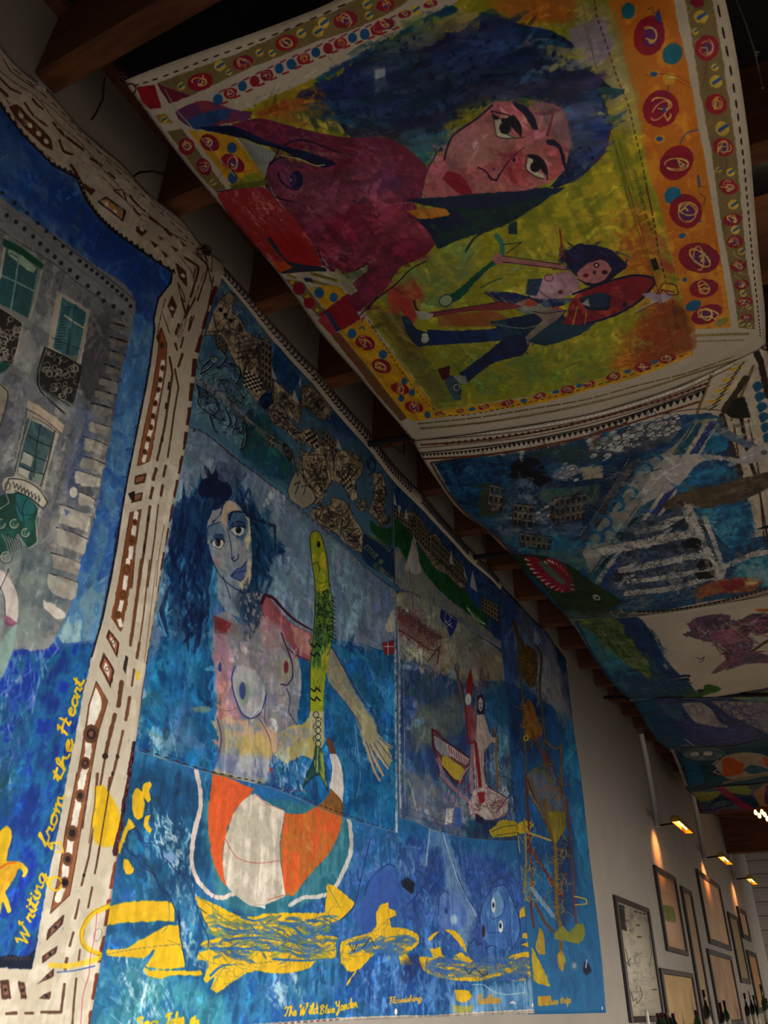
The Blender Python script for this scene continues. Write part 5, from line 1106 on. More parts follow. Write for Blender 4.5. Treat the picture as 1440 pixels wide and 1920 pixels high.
# ---- ship patch
Nq = wall_sheet("749,1533 746,1400 745,1250 742,1112", "973,1575 962,1470 957,1380 949,1292 940,1222", "749,1533 780,1540 812,1556 870,1570 920,1576 973,1575", "742,1112 760,1105 800,1124 870,1168 940,1222", 0.0445, (120, 128, 124), 1.0, 51, 560)
def paint_N(s):
    s.at(700, 1100, 3.13)
    s.fill("120,20 320,80 500,180 760,380 790,560 560,540 380,520 300,450 120,430", [(164, 152, 112), (140, 140, 120), (170, 164, 140), (120, 128, 124)], soft=2)
    s.fill("300,40 400,110 600,260 740,350 745,400 520,300 330,180", [(130, 140, 150), (150, 150, 140)], soft=5)
    s.fill("130,430 300,440 380,500 480,540 600,548 790,556 880,1500 560,1520 130,1400", [(30, 64, 120), (50, 84, 130), (16, 54, 110), (70, 100, 130)], soft=3)
    s.fill("240,700 440,650 520,620 560,760 420,900 220,960", [(110, 120, 100), (84, 104, 110), (130, 120, 90)], soft=12, a=.8); s.fill("200,1060 380,1150 480,1240 560,1300 460,1420 200,1320", [(130, 130, 130), (90, 110, 150), (150, 140, 120)], soft=10, a=.8)
    s.fill("700,560 800,560 820,1000 700,900 640,700", [(20, 92, 150), (50, 110, 150)], soft=8); s.strokes("660,900 820,860 830,1300 680,1200", 90, 60, 6, [(170, 190, 190), (40, 120, 170), (200, 206, 190)], ang=80, a=.6)
    s.strokes("200,560 500,560 540,1100 200,1200", 160, 60, 5, [(130, 130, 100), (40, 80, 120), (90, 110, 120)], ang=50, spread=40, a=.3)
    s.smear('120,20 790,20 880,1500 120,1500', 900, 44, 9, 80, 40)
    # big red ship and crew
    s.fill("120,80 160,140 240,200 400,270 390,300 300,380 220,300 130,260", [(150, 130, 110), (130, 90, 84)], soft=2, a=.8); rg = np.random.default_rng(4)
    for i in range(17):
        x = 150 + 15 * i; y = 130 + 11 * i + rg.normal(0, 6); s.ell(x, y, 9, 12, (110, 96, 110)); s.ring(x, y, 9, 12, 2.4, (50, 24, 44)); s.line([(x, y + 10), (x + rg.normal(0, 5), y + 60)], 3.5, (100, 24, 40))
    s.scribble("120,100 180,130 400,280 390,380 300,360 130,270", 120, 50, 2.4, (104, 22, 38)); s.line("120,80 130,180 140,250", 7, (96, 20, 36)); s.line("225,0 235,120 230,200", 4, (130, 40, 50)); s.line("130,240 240,310 330,370 380,375", 5, (90, 30, 40)); s.line("320,440 390,350 375,455", 6, (90, 34, 40)); s.line("600,0 640,0", 1, (0, 0, 0))
    s.fill("407,90 430,110 495,170 480,250 450,300 430,230 392,180", (24, 44, 130)); s.ring(437, 180, 18, 26, 4, (180, 190, 210)); s.line("420,205 465,240", 5, (180, 190, 210)); s.line("415,245 460,215", 5, (180, 190, 210)); s.line("465,300 530,440 540,480", 3, (150, 140, 110))
    # two standing figures with raised arms
    s.line("490,470 500,560 525,660 545,740", 16, (110, 92, 104)); s.ell(490, 475, 14, 24, (130, 110, 120)); s.ring(490, 475, 14, 24, 3, (50, 24, 50)); s.line("480,480 515,580 540,740", 3, (60, 24, 44))
    s.line("634,490 625,560 600,680 600,800", 13, (120, 110, 124)); s.line("636,480 620,590 596,680", 3, (60, 24, 44))
    s.fill("572,475 585,560 578,640 560,700 545,620 550,550", (140, 22, 34)); s.ell(558, 660, 17, 36, (200, 200, 200)); s.fill("540,700 580,690 600,760 605,900 590,930 560,880", [(140, 60, 70), (150, 90, 96)]); s.line("540,700 548,800 558,920 590,915", 11, (130, 22, 36))
    s.fill("610,640 640,630 655,700 645,760 615,750", (40, 28, 56)); s.ell(630, 690, 14, 40, (186, 172, 168)); s.ell(625, 685, 3, 4, INK); s.ell(637, 685, 3, 4, INK); s.ell(631, 712, 4, 6, (140, 40, 50))
    s.fill("605,750 650,750 680,850 700,900 660,960 650,1060 660,1150 690,1200 600,1210 590,1000", [(176, 156, 150), (196, 176, 164)], soft=1); s.line("605,750 600,900 605,1180", 4, (80, 40, 60)); s.line("650,770 672,860 715,900", 7, (186, 166, 160)); s.ell(712, 900, 14, 16, (190, 172, 164)); s.line("650,950 655,1060 665,1140", 4, (80, 40, 60))
    s.line("700,830 722,880 720,1010 735,1180", 12, (140, 96, 40)); s.line("700,830 712,880 728,825", 4, (60, 30, 40))
    s.line("600,920 620,1100 635,1250 640,1265", 20, (140, 26, 38)); s.line("585,930 575,1080 580,1210", 22, (150, 110, 116)); s.line("555,930 600,900 600,960", 5, (110, 30, 50)); s.ell(670, 1190, 26, 16, (140, 26, 38), -20)
    # rowing boat
    s.fill("345,835 380,840 430,910 520,970 565,1000 560,1060 520,1150 490,1160 420,1070 370,1000 345,920", [(110, 60, 70), (70, 34, 50)], soft=1); s.fill("355,870 400,900 440,930 470,1000 410,990 370,950", (130, 130, 140)); s.fill("410,990 440,1000 545,1080 520,1140 480,1130 405,1040", [(196, 170, 40), (180, 150, 50)]); s.fill("430,920 560,1010 550,1050 440,980", (190, 170, 170))
    for i in range(8): s.line([(440 + 15 * i, 935 + 11 * i), (450 + 14 * i, 975 + 11 * i)], 4, (110, 24, 44))
    s.line("345,835 350,920 375,1010 440,1100 500,1160", 9, (60, 20, 34)); s.line("345,835 430,905 560,1000", 6, (60, 20, 34)); s.line("380,1010 420,1120 500,1210 560,1260", 22, (160, 110, 124), a=.8); s.line("375,1100 470,1200", 5, (130, 40, 60))
    # pen-drawn crouching figures
    s.line("560,1060 520,1110 480,1270 430,1390", 10, (160, 140, 140)); s.line("565,1060 525,1120 470,1290 420,1395", 4, (90, 26, 50)); s.scribble("500,1120 570,1130 560,1220 510,1200", 16, 40, 3, (120, 20, 44))
    s.fill("600,1190 680,1180 790,1240 780,1330 700,1370 600,1380 560,1290", [(196, 186, 176), (180, 160, 160)], soft=1.5); s.scribble("590,1190 780,1240 770,1340 600,1390 560,1300", 70, 80, 2.4, (90, 24, 44)); s.fill("610,1210 650,1200 655,1260 625,1275", (150, 22, 36)); s.line("680,1180 785,1240 720,1330", 5, (60, 24, 40)); s.fill("430,1300 470,1300 460,1390 420,1395", (200, 194, 190)); s.fill("480,1290 510,1300 520,1400 480,1420", (50, 90, 180), soft=2)
    s.fill("560,1370 700,1370 780,1400 840,1380 850,1500 540,1500", [(14, 40, 84), (20, 70, 110)], soft=5); s.fill("600,1330 650,1360 640,1390 600,1380", (14, 20, 50))
    for q in ("160,1280 260,1320 420,1380 560,1420", "150,1330 300,1370 440,1410 700,1460"): s.line(q, 3, (60, 60, 90))
    s.line("205,1130 230,1210 255,1320", 3, (190, 200, 200)); s.scribble("400,1260 560,1300 540,1440 400,1400", 24, 60, 2, (60, 60, 120), a=.6)
    s.line("130,80 150,400 155,800 160,1300", 12, (150, 160, 172), dry=.6); s.line("170,300 180,700 185,1100 188,1300", 5, (110, 130, 170), dry=.4)
    s.fill("740,1370 850,1375 860,1460 700,1470 680,1430 720,1400", [(206, 172, 20), (150, 140, 30)], soft=1); s.line("690,1440 760,1410 850,1400", 4, (50, 50, 40)); s.line("720,1460 860,1440", 4, (60, 60, 30))
    # seams of the sewn edge
    for q in ("330,0 520,140 755,350", "300,60 480,190 640,290 770,420"): s.line(q, 5, (190, 182, 160), a=.7)
paint_N(Nq)

# ================================================================== C: narrow blue canvas at the right end
Cq = wall_sheet("990,1902 972,1700 950,1540 940,1380 932,1200 930,1090", "1136,1899 1124,1771 1109,1644 1096,1516 1088,1440 1077,1372 1072,1324 1062,1236", "990,1902 1060,1901 1136,1899", "930,1082 940,1096 971,1129 1019,1180 1062,1236", 0.030, (18, 104, 164), 1.0, 61, 600)
def paint_C(s):
    s.at(700, 1100, 3.13)
    s.fill("700,-40 900,60 1160,400 1200,800 1080,740 960,640 780,560 700,500", [(90, 116, 166), (124, 136, 162), (70, 100, 160)], soft=2)
    s.fill("700,0 850,80 840,300 860,560 760,560", [(54, 86, 150), (40, 72, 140)], soft=8); s.fill("980,420 1060,360 1130,480 1150,700 1165,790 1080,740 1000,660 960,560", [(150, 150, 160), (168, 164, 170)], soft=6)
    s.fill("1060,340 1150,420 1170,700 1130,600", [(30, 70, 130), (50, 90, 150)], soft=5)
    s.fill("760,555 860,600 980,660 1080,730 1150,790 1190,800 1300,1700 800,1600", [(12, 80, 150), (16, 100, 166), (8, 66, 130)], soft=1)
    s.fill("770,560 860,600 990,680 1020,900 900,1000 820,1000", [(8, 46, 96), (12, 60, 120)], soft=12)
    s.fill("1150,790 1190,800 1240,1300 1300,1700 1190,1700 1160,1200", [(12, 120, 184), (30, 140, 196), (10, 96, 160)], soft=8); s.strokes("1120,800 1190,800 1260,1500 1180,1500", 80, 90, 7, [(60, 160, 210), (10, 90, 150), (20, 130, 190)], ang=83, a=.5)
    s.smear('700,-20 1160,300 1300,1700 760,1700', 500, 50, 11, 85, 20)
    # brown figure on ladders
    BR2 = [(92, 66, 34), (110, 80, 30)]
    s.line("825,210 850,290 880,350", 22, (92, 66, 40)); s.line("955,345 985,400 985,470 975,560", 14, (84, 66, 34)); s.fill("860,360 900,340 950,380 965,470 955,580 920,590 880,540 865,450", BR2, soft=1); s.scribble("870,370 950,390 950,560 880,520", 26, 60, 4, (150, 110, 30)); s.scribble("870,370 950,390 950,560 880,520", 16, 50, 4, (50, 44, 40))
    s.line("850,320 868,560 885,760 890,960 895,1150 910,1400", 12, (90, 84, 40)); s.line("985,460 980,640 1000,800 1010,960", 11, (84, 84, 40)); s.line("895,1100 905,1300 908,1560", 12, (96, 30, 34))
    s.fill("880,700 910,660 940,700 970,790 990,860 960,900 900,870 880,800", [(120, 66, 30), (150, 96, 30)], soft=2); s.scribble("880,690 930,680 980,800 980,900 890,880", 30, 70, 4, (170, 120, 30)); s.ell(897, 888, 16, 20, (190, 150, 20)); s.ell(897, 888, 6, 8, (40, 30, 20))
    s.line("940,880 1000,990 1040,1100 1060,1180", 15, (120, 60, 36)); s.line("1010,900 1060,950 1105,935 1100,1020 1108,1160", 11, (140, 84, 34)); s.line("1000,980 1005,1100 1010,1250 1020,1400 1060,1500", 14, (120, 64, 34)); s.line("1010,960 1080,1120 1130,1280 1150,1400 1160,1560", 14, (104, 50, 36))
    s.fill("900,1110 960,1060 1010,1080 1080,1170 1140,1280 1110,1440 1070,1500 1030,1440 980,1330 920,1230", [(84, 84, 100), (110, 96, 90), (90, 100, 60)], soft=3); s.fill("915,1110 980,1080 1060,1180 1110,1260 1080,1320 1000,1250", [(110, 130, 160), (84, 100, 140)], soft=6, a=.8); s.line("900,1120 960,1060 1050,1040", 6, (110, 110, 40))
    s.line("905,1130 960,1290 1010,1380 1060,1500", 10, (96, 34, 36)); s.line("915,1200 1000,1360", 4, (200, 180, 60)); s.scribble("980,1060 1120,1200 1140,1400 1060,1500 1000,1300", 40, 100, 4, (150, 96, 36)); s.fill("1030,1420 1110,1410 1090,1500 1060,1520", [(130, 130, 30), (110, 100, 30)])
    s.line("905,1440 1040,1490", 13, (190, 160, 80)); s.line("840,1380 860,1560", 6, (180, 160, 90)); s.fill("850,1385 910,1370 945,1390 930,1410 880,1450 840,1440", (206, 172, 20)); s.line("900,1370 930,1340 945,1380 900,1410", 5, (40, 50, 70))
    s.at(640, 1500, 2.77)
    s.strokes("940,0 1240,0 1330,1000 1020,1050", 240, 80, 9, [(10, 70, 130), (16, 110, 170), (8, 56, 110), (30, 130, 190)], ang=86, a=.4)
    s.fill("1100,180 1200,200 1220,560 1120,700 1090,400", [(8, 40, 90), (14, 56, 110)], soft=10, a=.8)
    for q, w, c in (("965,0 975,160 990,420 985,560 1000,660", 12, (100, 40, 36)), ("950,100 960,300 950,480", 10, (150, 120, 60)), ("990,260 1040,340 1110,450 1150,500", 16, (110, 40, 40)), ("1170,0 1190,200 1200,330 1210,480 1220,640", 10, (110, 50, 50)), ("1060,0 1080,140 1110,230 1115,420 1120,560 1140,680 1140,780", 18, (120, 90, 30)), ("1170,380 1130,460 1120,500", 8, (110, 50, 50)),
                    ("1010,540 1060,640 1110,690", 14, (96, 60, 40)), ("970,170 1090,210", 9, (196, 160, 80)), ("990,460 1050,540 1100,600", 22, (110, 150, 190))):
        s.line(q, w, c)
    s.fill("1070,60 1160,60 1160,150 1110,230", [(120, 110, 30), (150, 130, 30)], soft=1); s.scribble("940,100 1000,100 1010,560 960,560", 30, 80, 3, (190, 150, 50)); s.scribble("1080,200 1150,200 1150,640 1100,640", 34, 90, 3, (170, 130, 40)); s.line("1210,500 1270,515 1275,540 1215,545", 5, YEL)
    s.fill("1150,650 1180,690 1230,640 1262,650 1262,710 1230,745 1160,730 1110,720 1110,690", [(150, 150, 40), (120, 130, 40)], soft=1); s.fill("1120,800 1145,780 1165,830 1150,890 1130,870", [(140, 100, 40), (180, 150, 40)]); s.fill("1010,770 1030,660 1050,690 1060,800 1030,800", [(180, 150, 40), (140, 130, 50)]); s.ring(1025, 755, 14, 30, 3, (200, 170, 70))
    s.ell(1210, 860, 18, 22, (120, 160, 190), soft=2); s.ring(1210, 860, 14, 18, 3, (20, 40, 80)); s.fill("1262,840 1285,850 1300,890 1275,910 1255,890", (8, 20, 50), soft=2); s.line("1275,830 1270,870", 6, (190, 200, 210)); s.fill("990,760 1060,900 1085,970 1000,940", (200, 170, 30), soft=1)
    s.fill("1020,1020 1090,1015 1090,1065 1020,1070", (200, 150, 30), soft=2)
    s.at(0, 0, 1)
    lettering(s, "mouse trip", "1012,1886 1070,1880", 7, 2.4, (190, 150, 40))
    s.line("1064,1240 1079,1372 1098,1516 1126,1771 1137,1898", 3, (90, 150, 200), dry=.4)
paint_C(Cq)

MA = A.material('house_canvas_paint', 0.75); MB_ = SBs.material('sea_canvas_paint', 0.7); MT1 = T1.material('clippings_paint', 0.7); MT2 = T2.material('skyline_paint', 0.7)
MM = Mq.material('mermaid_paint', 0.42, 0.5); MN = Nq.material('ship_paint', 0.55, 0.4); MC = Cq.material('ladder_paint', 0.6)

def grommets(s, pts, parent, r=0.013):
    P, N = s.point(pts_of(pts), 0.002)
    first = None
    for p, n in zip(P, N):
        bm = bmesh.new(); lathe(bm, [(r, 0), (r, 0.003), (r * .6, 0.004), (r * .5, 0.001)], (0, 0, 0), 12, 'X')
        o = obj('grommet', bm, M_steel, parent); o.matrix_parent_inverse = Matrix.Identity(4); o.location = Vector(p) - parent.location
def fringe_cord(pts, name, label, cat, m, r=0.004, group=None, n=6):
    bm = bmesh.new(); tube(bm, pts, r, n); return tag(obj(name, bm, m), label, cat, group)

rootA = tag(empty('painted_canvas', (XW + 0.05, 1.2, 1.5)), 'tall canvas at the left edge painted with a grey town house and cream patterned border', 'canvas')
A.mesh('canvas_panel', MA, 90, 150, 0.004, rootA)
A.at(0, 0, 1)
A.stitches("20,125 75,172 130,225 180,280 240,340 300,398 345,440 400,500", 0.03, 0.022, rootA)
A.stitches("255,1410 241,1495 227,1592", 0.03, 0.02, rootA)
rootB = tag(empty('painted_canvas', (XW + 0.035, 3.4, 1.55)), 'large blue sea canvas with beach ball, yellow ribbons and sewn-on mermaid and ship pieces', 'canvas')
SBs.mesh('canvas_panel', MB_, 120, 110, 0.004, rootB)
tag(T1.mesh('sewn_patch', MT1, 60, 50, 0.003, rootB), 'sewn strip of pen-drawn musicians and houses')
tag(T2.mesh('sewn_patch', MT2, 40, 40, 0.003, rootB), 'sewn strip with green hill and skyline')
tag(Mq.mesh('sewn_patch', MM, 90, 80, 0.004, rootB), 'sewn piece with blue-haired woman holding a green fish')
tag(Nq.mesh('sewn_patch', MN, 60, 60, 0.004, rootB), 'sewn piece with pirate ship and two red-capped figures')
Mq.stitches("360,812 371,799 427,846 475,884 520,919 565,959 607,994 649,1032 690,1066 738,1106", 0.026, 0.02, rootB)
Mq.stitches("268,1404 300,1416 394,1446 512,1473 606,1512 700,1545 742,1557", 0.026, 0.02, rootB)
Nq.stitches("752,1530 780,1536 812,1551 870,1564 920,1570 968,1570", 0.022, 0.02, rootB)
Nq.stitches("748,1112 762,1108 800,1129 870,1173 936,1224", 0.022, 0.016, rootB)
Nq.stitches("938,1232 947,1300 954,1385 960,1470 968,1562", 0.022, 0.02, rootB)
# pale hem along the top with inked border marks
def hem_S(u, v):
    t = np.interp(u, hem_l, np.arange(len(hem_l)))
    g = np.arange(len(hem_l))
    o = np.stack([np.interp(t, g, hem_o[:, k]) for k in range(3)], -1); i = np.stack([np.interp(t, g, hem_i[:, k]) for k in range(3)], -1)
    P = i + (o - i) * v[..., None]
    P[..., 0] = XW + 0.0475 + relief(P[..., 1], P[..., 2] - EYE)
    return P
hem_o = np.array([on_wall(x, y, 0.0475) for x, y in catmull(pts_of("411,489 470,556 560,658 660,773 742,870 800,938 870,1013 943,1094"), False, 6)])
hem_i = np.array([on_wall(x, y, 0.0475) for x, y in catmull(pts_of("409,513 452,562 542,669 642,786 737,896 796,962 865,1033 938,1106"), False, 6)])
hem_l = np.r_[0, np.cumsum(np.linalg.norm(np.diff(hem_o, axis=0), axis=1))]; hem_l = hem_l / hem_l[-1]
Hm = Sheet(hem_S, CR, 600, 71)
for k_ in range(110):
    x = 0.012 + k_ * 0.0088
    if 0.55 < x < 0.585 or 0.82 < x < 0.86: continue
    p = project(hem_S(np.array([x, x + .003, x + .0045, x + .001, x + .006]), np.array([.80, .66, .45, .36, .42])))
    Hm.at(0, 0, 1).line(np.stack(p, 1), 2.3, (30, 32, 66) if (k_ // 17) % 3 else (50, 44, 84))
MH = Hm.material('hem_paint', 0.8)
tag(Hm.mesh('hem', MH, 80, 2, 0.003, rootB), 'cream hem with inked scrollwork marks')
grommets(SBs, "741,1896 997,1884", rootB)
rootC = tag(empty('painted_canvas', (XW + 0.03, 6.9, 1.55)), 'narrow blue canvas with a brown stick figure on ladders, right end of the wall paintings', 'canvas')
Cq.mesh('canvas_panel', MC, 40, 80, 0.004, rootC)
grommets(Cq, "1128,1890 1063,1249", rootC)
Cq.stitches("938,1100 969,1134 1016,1184 1058,1236", 0.022, 0.02, rootC)
# ------------------------------------------------------------------ painted cloths slung under the rafters
G1 = ceil_sheet(K1, R1, K0, R0, "666,698 599,623 526,516 412,384 330,285", "1435,584 1423,480 1416,399 1407,283 1390,153 1363,0",
                "870,815 963,801 1101,778 1238,737 1330,700 1376,677", "300,124 395,90 480,60 560,30 630,2", (206, 193, 168), 81, 560, 0.0)
def blob(s, x, y, rx, ry, rot=0, ringc=(232, 196, 90), inner=True, base=(176, 22, 40)):
    s.ell(x, y, rx, ry, [base, (140, 14, 50)], rot, rag=.4)
    if inner:
        r = s.rng
        if r.random() < .75: s.ell(x + rx * .1, y + ry * .05, rx * .5, ry * .5, (110, 40, 110), rot)
        for q in range(2 + int(r.random() * 2)):
            s.ring(x + rx * r.normal(0, .1), y + ry * r.normal(0, .1), rx * (.3 + .35 * r.random()), ry * (.3 + .35 * r.random()), max(2.0, rx * .09), ringc if q else (226, 160, 100), rot + r.random() * 90, a0=r.random() * 200, a1=360 + r.random() * 120)
        if r.random() < .7: s.fill([(x + rx * r.normal(0, .28), y + ry * r.normal(0, .28)) for _ in range(5)], (40, 76, 160))
        s.line([(x + rx * r.normal(0, .3), y + ry * r.normal(0, .3)) for _ in range(4)], max(2.0, rx * .1), ringc)
def dot(s, x, y, r, c=(30, 100, 160), rot=0): s.ell(x, y, r, r * 1.15, c, rot)
def ydot(s, x, y, r): s.ell(x, y, r, r, (222, 186, 60)); s.line([(x - r * .4, y + r * .3), (x, y), (x + r * .6, y - r * .4)], r * .5, (40, 90, 160))
OL = (132, 112, 62); OB = [(228, 132, 20), (220, 116, 20), (236, 150, 30)]; YB_ = [(232, 166, 16), (238, 178, 20)]
def paint_G1(s):
    s.at(0, 0, 1)
    # outer olive bands
    s.fill("294,156 445,100 563,45 664,0 760,-50 860,-60 730,24 595,76 473,125 358,179", OL, sm=False, var=.05)
    s.fill("294,156 358,179 317,194", (128, 26, 52), sm=False); s.fill("256,163 290,158 303,202 282,205 266,190", (176, 18, 34), sm=False)
    s.fill("290,216 310,212 326,231 300,231", (180, 140, 60), sm=False); s.fill("313,246 341,241 369,278 424,354 404,359 369,323 334,274", OL, sm=False, var=.05)
    s.fill("537,523 560,527 610,583 596,593", (150, 120, 60), sm=False); s.fill("619,625 636,622 764,783 752,790 700,730", [(140, 76, 44), (120, 84, 50)], sm=False)
    s.fill("1285,0 1312,165 1334,283 1350,400 1360,459 1376,545 1385,614 1416,617 1410,545 1399,480 1392,400 1381,283 1362,153 1336,0 1300,-200 1245,-200", OL, sm=False, var=.05)
    # orange and yellow bands
    s.fill("1139,0 1157,61 1171,111 1199,236 1218,331 1230,366 1246,423 1267,511 1282,574 1295,616 1371,613 1360,532 1345,441 1331,354 1310,236 1296,153 1275,61 1263,0 1220,-200 1090,-200", OB, sm=False, var=.04)
    s.fill("351,243 438,253 497,333 500,342 435,349 397,299", YB_, sm=False); s.fill("584,539 634,533 645,553 611,580", YB_, sm=False); s.fill("637,621 683,595 823,769 765,785", YB_, sm=False)
    s.fill("765,784 823,769 982,747 1100,717 1200,690 1298,655 1300,665 1200,705 1100,732 982,762 830,782 775,790", YB_, sm=False)
    s.line("600,529 660,545", 1, YEL); 
    # inner picture ground
    s.fill("430,215 456,205 591,146 730,69 790,40 850,8 930,-60 1100,-150 1139,0 1157,61 1171,111 1199,236 1218,331 1237,378 1246,423 1267,511 1282,574 1298,655 1200,690 1100,716 980,745 823,768 690,592 631,510 560,420 497,333 445,257",
           [(176, 168, 20), (150, 158, 24), (196, 180, 30)], sm=False, soft=1.2)
    s.at(0, 0, 1)
    s.fill("980,10 1139,0 1175,111 1200,240 1160,240 1080,60", [(176, 166, 110), (186, 174, 90), (160, 150, 70)], soft=6)
    s.fill("1060,50 1130,30 1150,90 1120,120 1080,110", [(170, 160, 176), (150, 140, 150)], soft=4); s.fill("900,0 1060,-20 1090,40 1000,40 930,20", [(206, 130, 30), (190, 110, 30)], soft=6); s.fill("830,30 900,20 900,60 820,60", [(150, 140, 90), (170, 150, 70)], soft=5)
    s.fill("700,110 760,50 850,8 860,20 800,50 740,80", [(16, 96, 120), (10, 70, 110)], soft=2); s.fill("592,147 730,70 735,90 640,130 590,160", [(16, 90, 130), (24, 110, 120)], soft=2)
    s.fill("460,205 590,146 600,160 530,200 470,215", [(196, 166, 20), (170, 150, 20)], soft=2); s.fill("480,215 600,160 650,180 700,200 620,230 520,225", [(190, 100, 24), (206, 140, 50), (170, 80, 20)], soft=4)
    s.fill("540,215 640,200 720,250 680,255 600,240", [(186, 150, 40), (60, 90, 60), (200, 170, 60)], soft=4)
    s.fill("1200,380 1250,520 1290,640 1200,690 1130,700 1180,620 1220,560 1160,480", [(206, 120, 20), (190, 90, 20), (210, 150, 20)], soft=12); s.fill("1240,560 1285,580 1298,655 1200,688 1190,650", [(176, 70, 20), (140, 80, 24)], soft=6); s.fill("1220,420 1260,500 1250,530 1215,470", [(210, 90, 50), (200, 160, 40)], soft=6, a=.7)
    s.fill("700,590 760,560 780,640 840,720 860,760 823,766", [(120, 100, 40), (140, 130, 60), (110, 120, 40)], soft=8); s.fill("700,550 820,470 900,450 860,560 760,590", [(140, 160, 60), (170, 170, 50), (120, 150, 70)], soft=8)
    s.fill("820,640 1000,660 1150,640 1130,710 900,750 840,740", [(140, 160, 40), (170, 170, 24), (110, 140, 50)], soft=12); s.fill("720,540 780,520 800,560 740,590", [(190, 70, 50), (150, 110, 50)], soft=4)
    s.fill("1080,690 1130,680 1120,710 1080,712", [(70, 110, 50)], soft=5) if False else None
    s.strokes("760,520 1240,380 1280,640 860,750", 260, 46, 6, [(196, 184, 30), (130, 150, 40), (206, 160, 20), (160, 130, 30), (180, 176, 70)], ang=150, spread=40, a=.35)
    s.strokes("1080,400 1200,320 1250,520 1100,560", 60, 40, 5, [(206, 190, 30), (200, 120, 20)], ang=150, spread=40, a=.4); s.strokes("900,540 960,480 1060,470 1000,560", 30, 40, 5, [(150, 180, 110), (180, 190, 120)], ang=150, a=.4)
    s.smear('430,200 850,0 1139,0 1298,655 823,768 497,333', 1500, 34, 6, 150, 40)
    # woman: dark blue hair
    s.at(700, 0, 2.88)
    s.fill("-260,500 -100,330 60,240 200,190 420,170 560,180 590,60 700,110 850,140 960,160 1085,235 1070,275 1010,280 1080,320 1135,360 1230,420 1290,470 1360,480 1320,510 1230,510 1260,570 1280,680 1240,820 1150,930 1020,1000 950,1010 1040,900 1000,780 950,640 860,540 760,530 640,560 480,640 420,720 390,800 330,840 300,930 220,940 140,970 130,860 100,750 0,730 -120,735 -200,640",
           [(16, 36, 84), (20, 50, 104), (14, 28, 70), (24, 60, 110)], soft=2)
    s.fill("560,55 700,100 880,170 980,210 1070,250 960,280 800,250 640,160", [(30, 76, 120), (20, 60, 110)], soft=3); s.fill("820,210 860,200 890,250 810,250", (140, 130, 150), soft=3)
    s.strokes("-200,560 60,260 600,200 1000,300 860,420 400,560 0,720", 260, 170, 12, [(12, 28, 70), (26, 70, 120), (18, 44, 96), (60, 40, 70), (40, 90, 130)], ang=170, spread=10, a=.5)
    s.strokes("260,480 600,430 1000,400 1180,440 1150,540 900,480 500,500", 60, 110, 12, [(96, 28, 50), (70, 30, 60)], ang=168, spread=12, a=.4); s.strokes("-60,640 400,540 460,620 300,760", 60, 120, 12, [(90, 36, 60), (30, 56, 100), (24, 90, 120)], ang=150, a=.45)
    s.fill("150,830 300,740 400,700 330,840 290,920 160,965 140,900", [(50, 130, 150), (30, 90, 130), (110, 160, 170)], soft=3); s.strokes("-260,520 0,560 60,720 -180,700", 60, 60, 8, [(90, 140, 160), (40, 90, 130), (140, 150, 90)], ang=170, a=.5)
    s.fill("1050,560 1220,530 1270,640 1270,780 1180,900 1080,960 1080,820 1040,700", [(44, 84, 150), (80, 96, 140), (24, 50, 120)], soft=5); s.line("1290,650 1260,780 1200,880", 8, (120, 20, 60)); s.line("1110,800 1160,790 1185,850 1150,920 1080,970 980,1010", 14, (12, 20, 60)); s.fill("1190,470 1300,470 1362,488 1310,512 1220,500", (30, 100, 100)); s.fill("1210,600 1300,620 1360,600 1300,660", [(60, 120, 90)], soft=3)
    s.smear('-260,500 0,240 560,60 1080,250 1290,600 1150,930 140,970', 900, 90, 14, 168, 12)
    s.fill('-20,735 120,780 145,965 240,940 300,900 268,1010 262,1060 150,1150 -20,1180', [(150, 60, 76), (130, 40, 70), (120, 50, 90)], soft=2)
    # face
    s.fill("640,560 740,545 800,580 880,560 980,560 1040,640 1060,760 1040,900 960,980 860,1020 700,1060 560,1080 400,1110 310,1090 265,1020 290,920 340,860 390,790 430,730 540,650",
           [(196, 110, 108), (210, 130, 122), (176, 84, 92), (190, 100, 104)], soft=1.5)
    s.fill("420,740 560,660 680,740 720,800 600,880 480,900 400,860", [(206, 136, 128), (190, 120, 120)], soft=8); s.fill("860,540 980,560 1060,680 1080,800 960,740 900,640", [(150, 110, 120), (180, 130, 130), (110, 90, 120)], soft=6); s.fill("900,780 1000,800 1040,900 980,960 940,880", [(210, 100, 110), (196, 80, 90)], soft=4); s.fill("700,830 800,800 860,920 780,990 700,960", [(176, 50, 60), (190, 80, 86)], soft=8)
    s.fill("560,880 640,850 600,940 540,960", [(190, 60, 66)], soft=6) if False else None
    s.smear("290,920 640,580 980,560 1040,900 560,1080", 300, 40, 10, 150, 50)
    s.line("640,600 720,620 780,650 800,700 795,740", 6, (20, 14, 30)); s.fill("640,610 700,640 760,620 800,680 800,740 760,700 720,660 660,650", (24, 16, 30)); s.fill("650,645 690,640 700,700 790,742 710,745 665,735", (206, 204, 170)); s.ell(712, 690, 32, 32, (16, 14, 30)); s.line("635,600 650,640 665,735 720,748 800,742", 4, (26, 16, 36)); s.line("700,640 720,720 770,745", 5, (14, 10, 20)); s.line("800,745 820,740", 4, (60, 20, 40))
    s.fill("832,835 870,835 920,870 940,960 910,920 880,900", (24, 16, 30)); s.fill("838,850 860,860 880,920 920,940 915,965 870,945 830,910", (210, 208, 172)); s.ell(875, 900, 27, 28, (16, 14, 30)); s.line("828,840 826,915 870,950 920,967", 4, (26, 16, 36)); s.line("835,838 890,845 930,890 940,970", 9, (22, 14, 30))
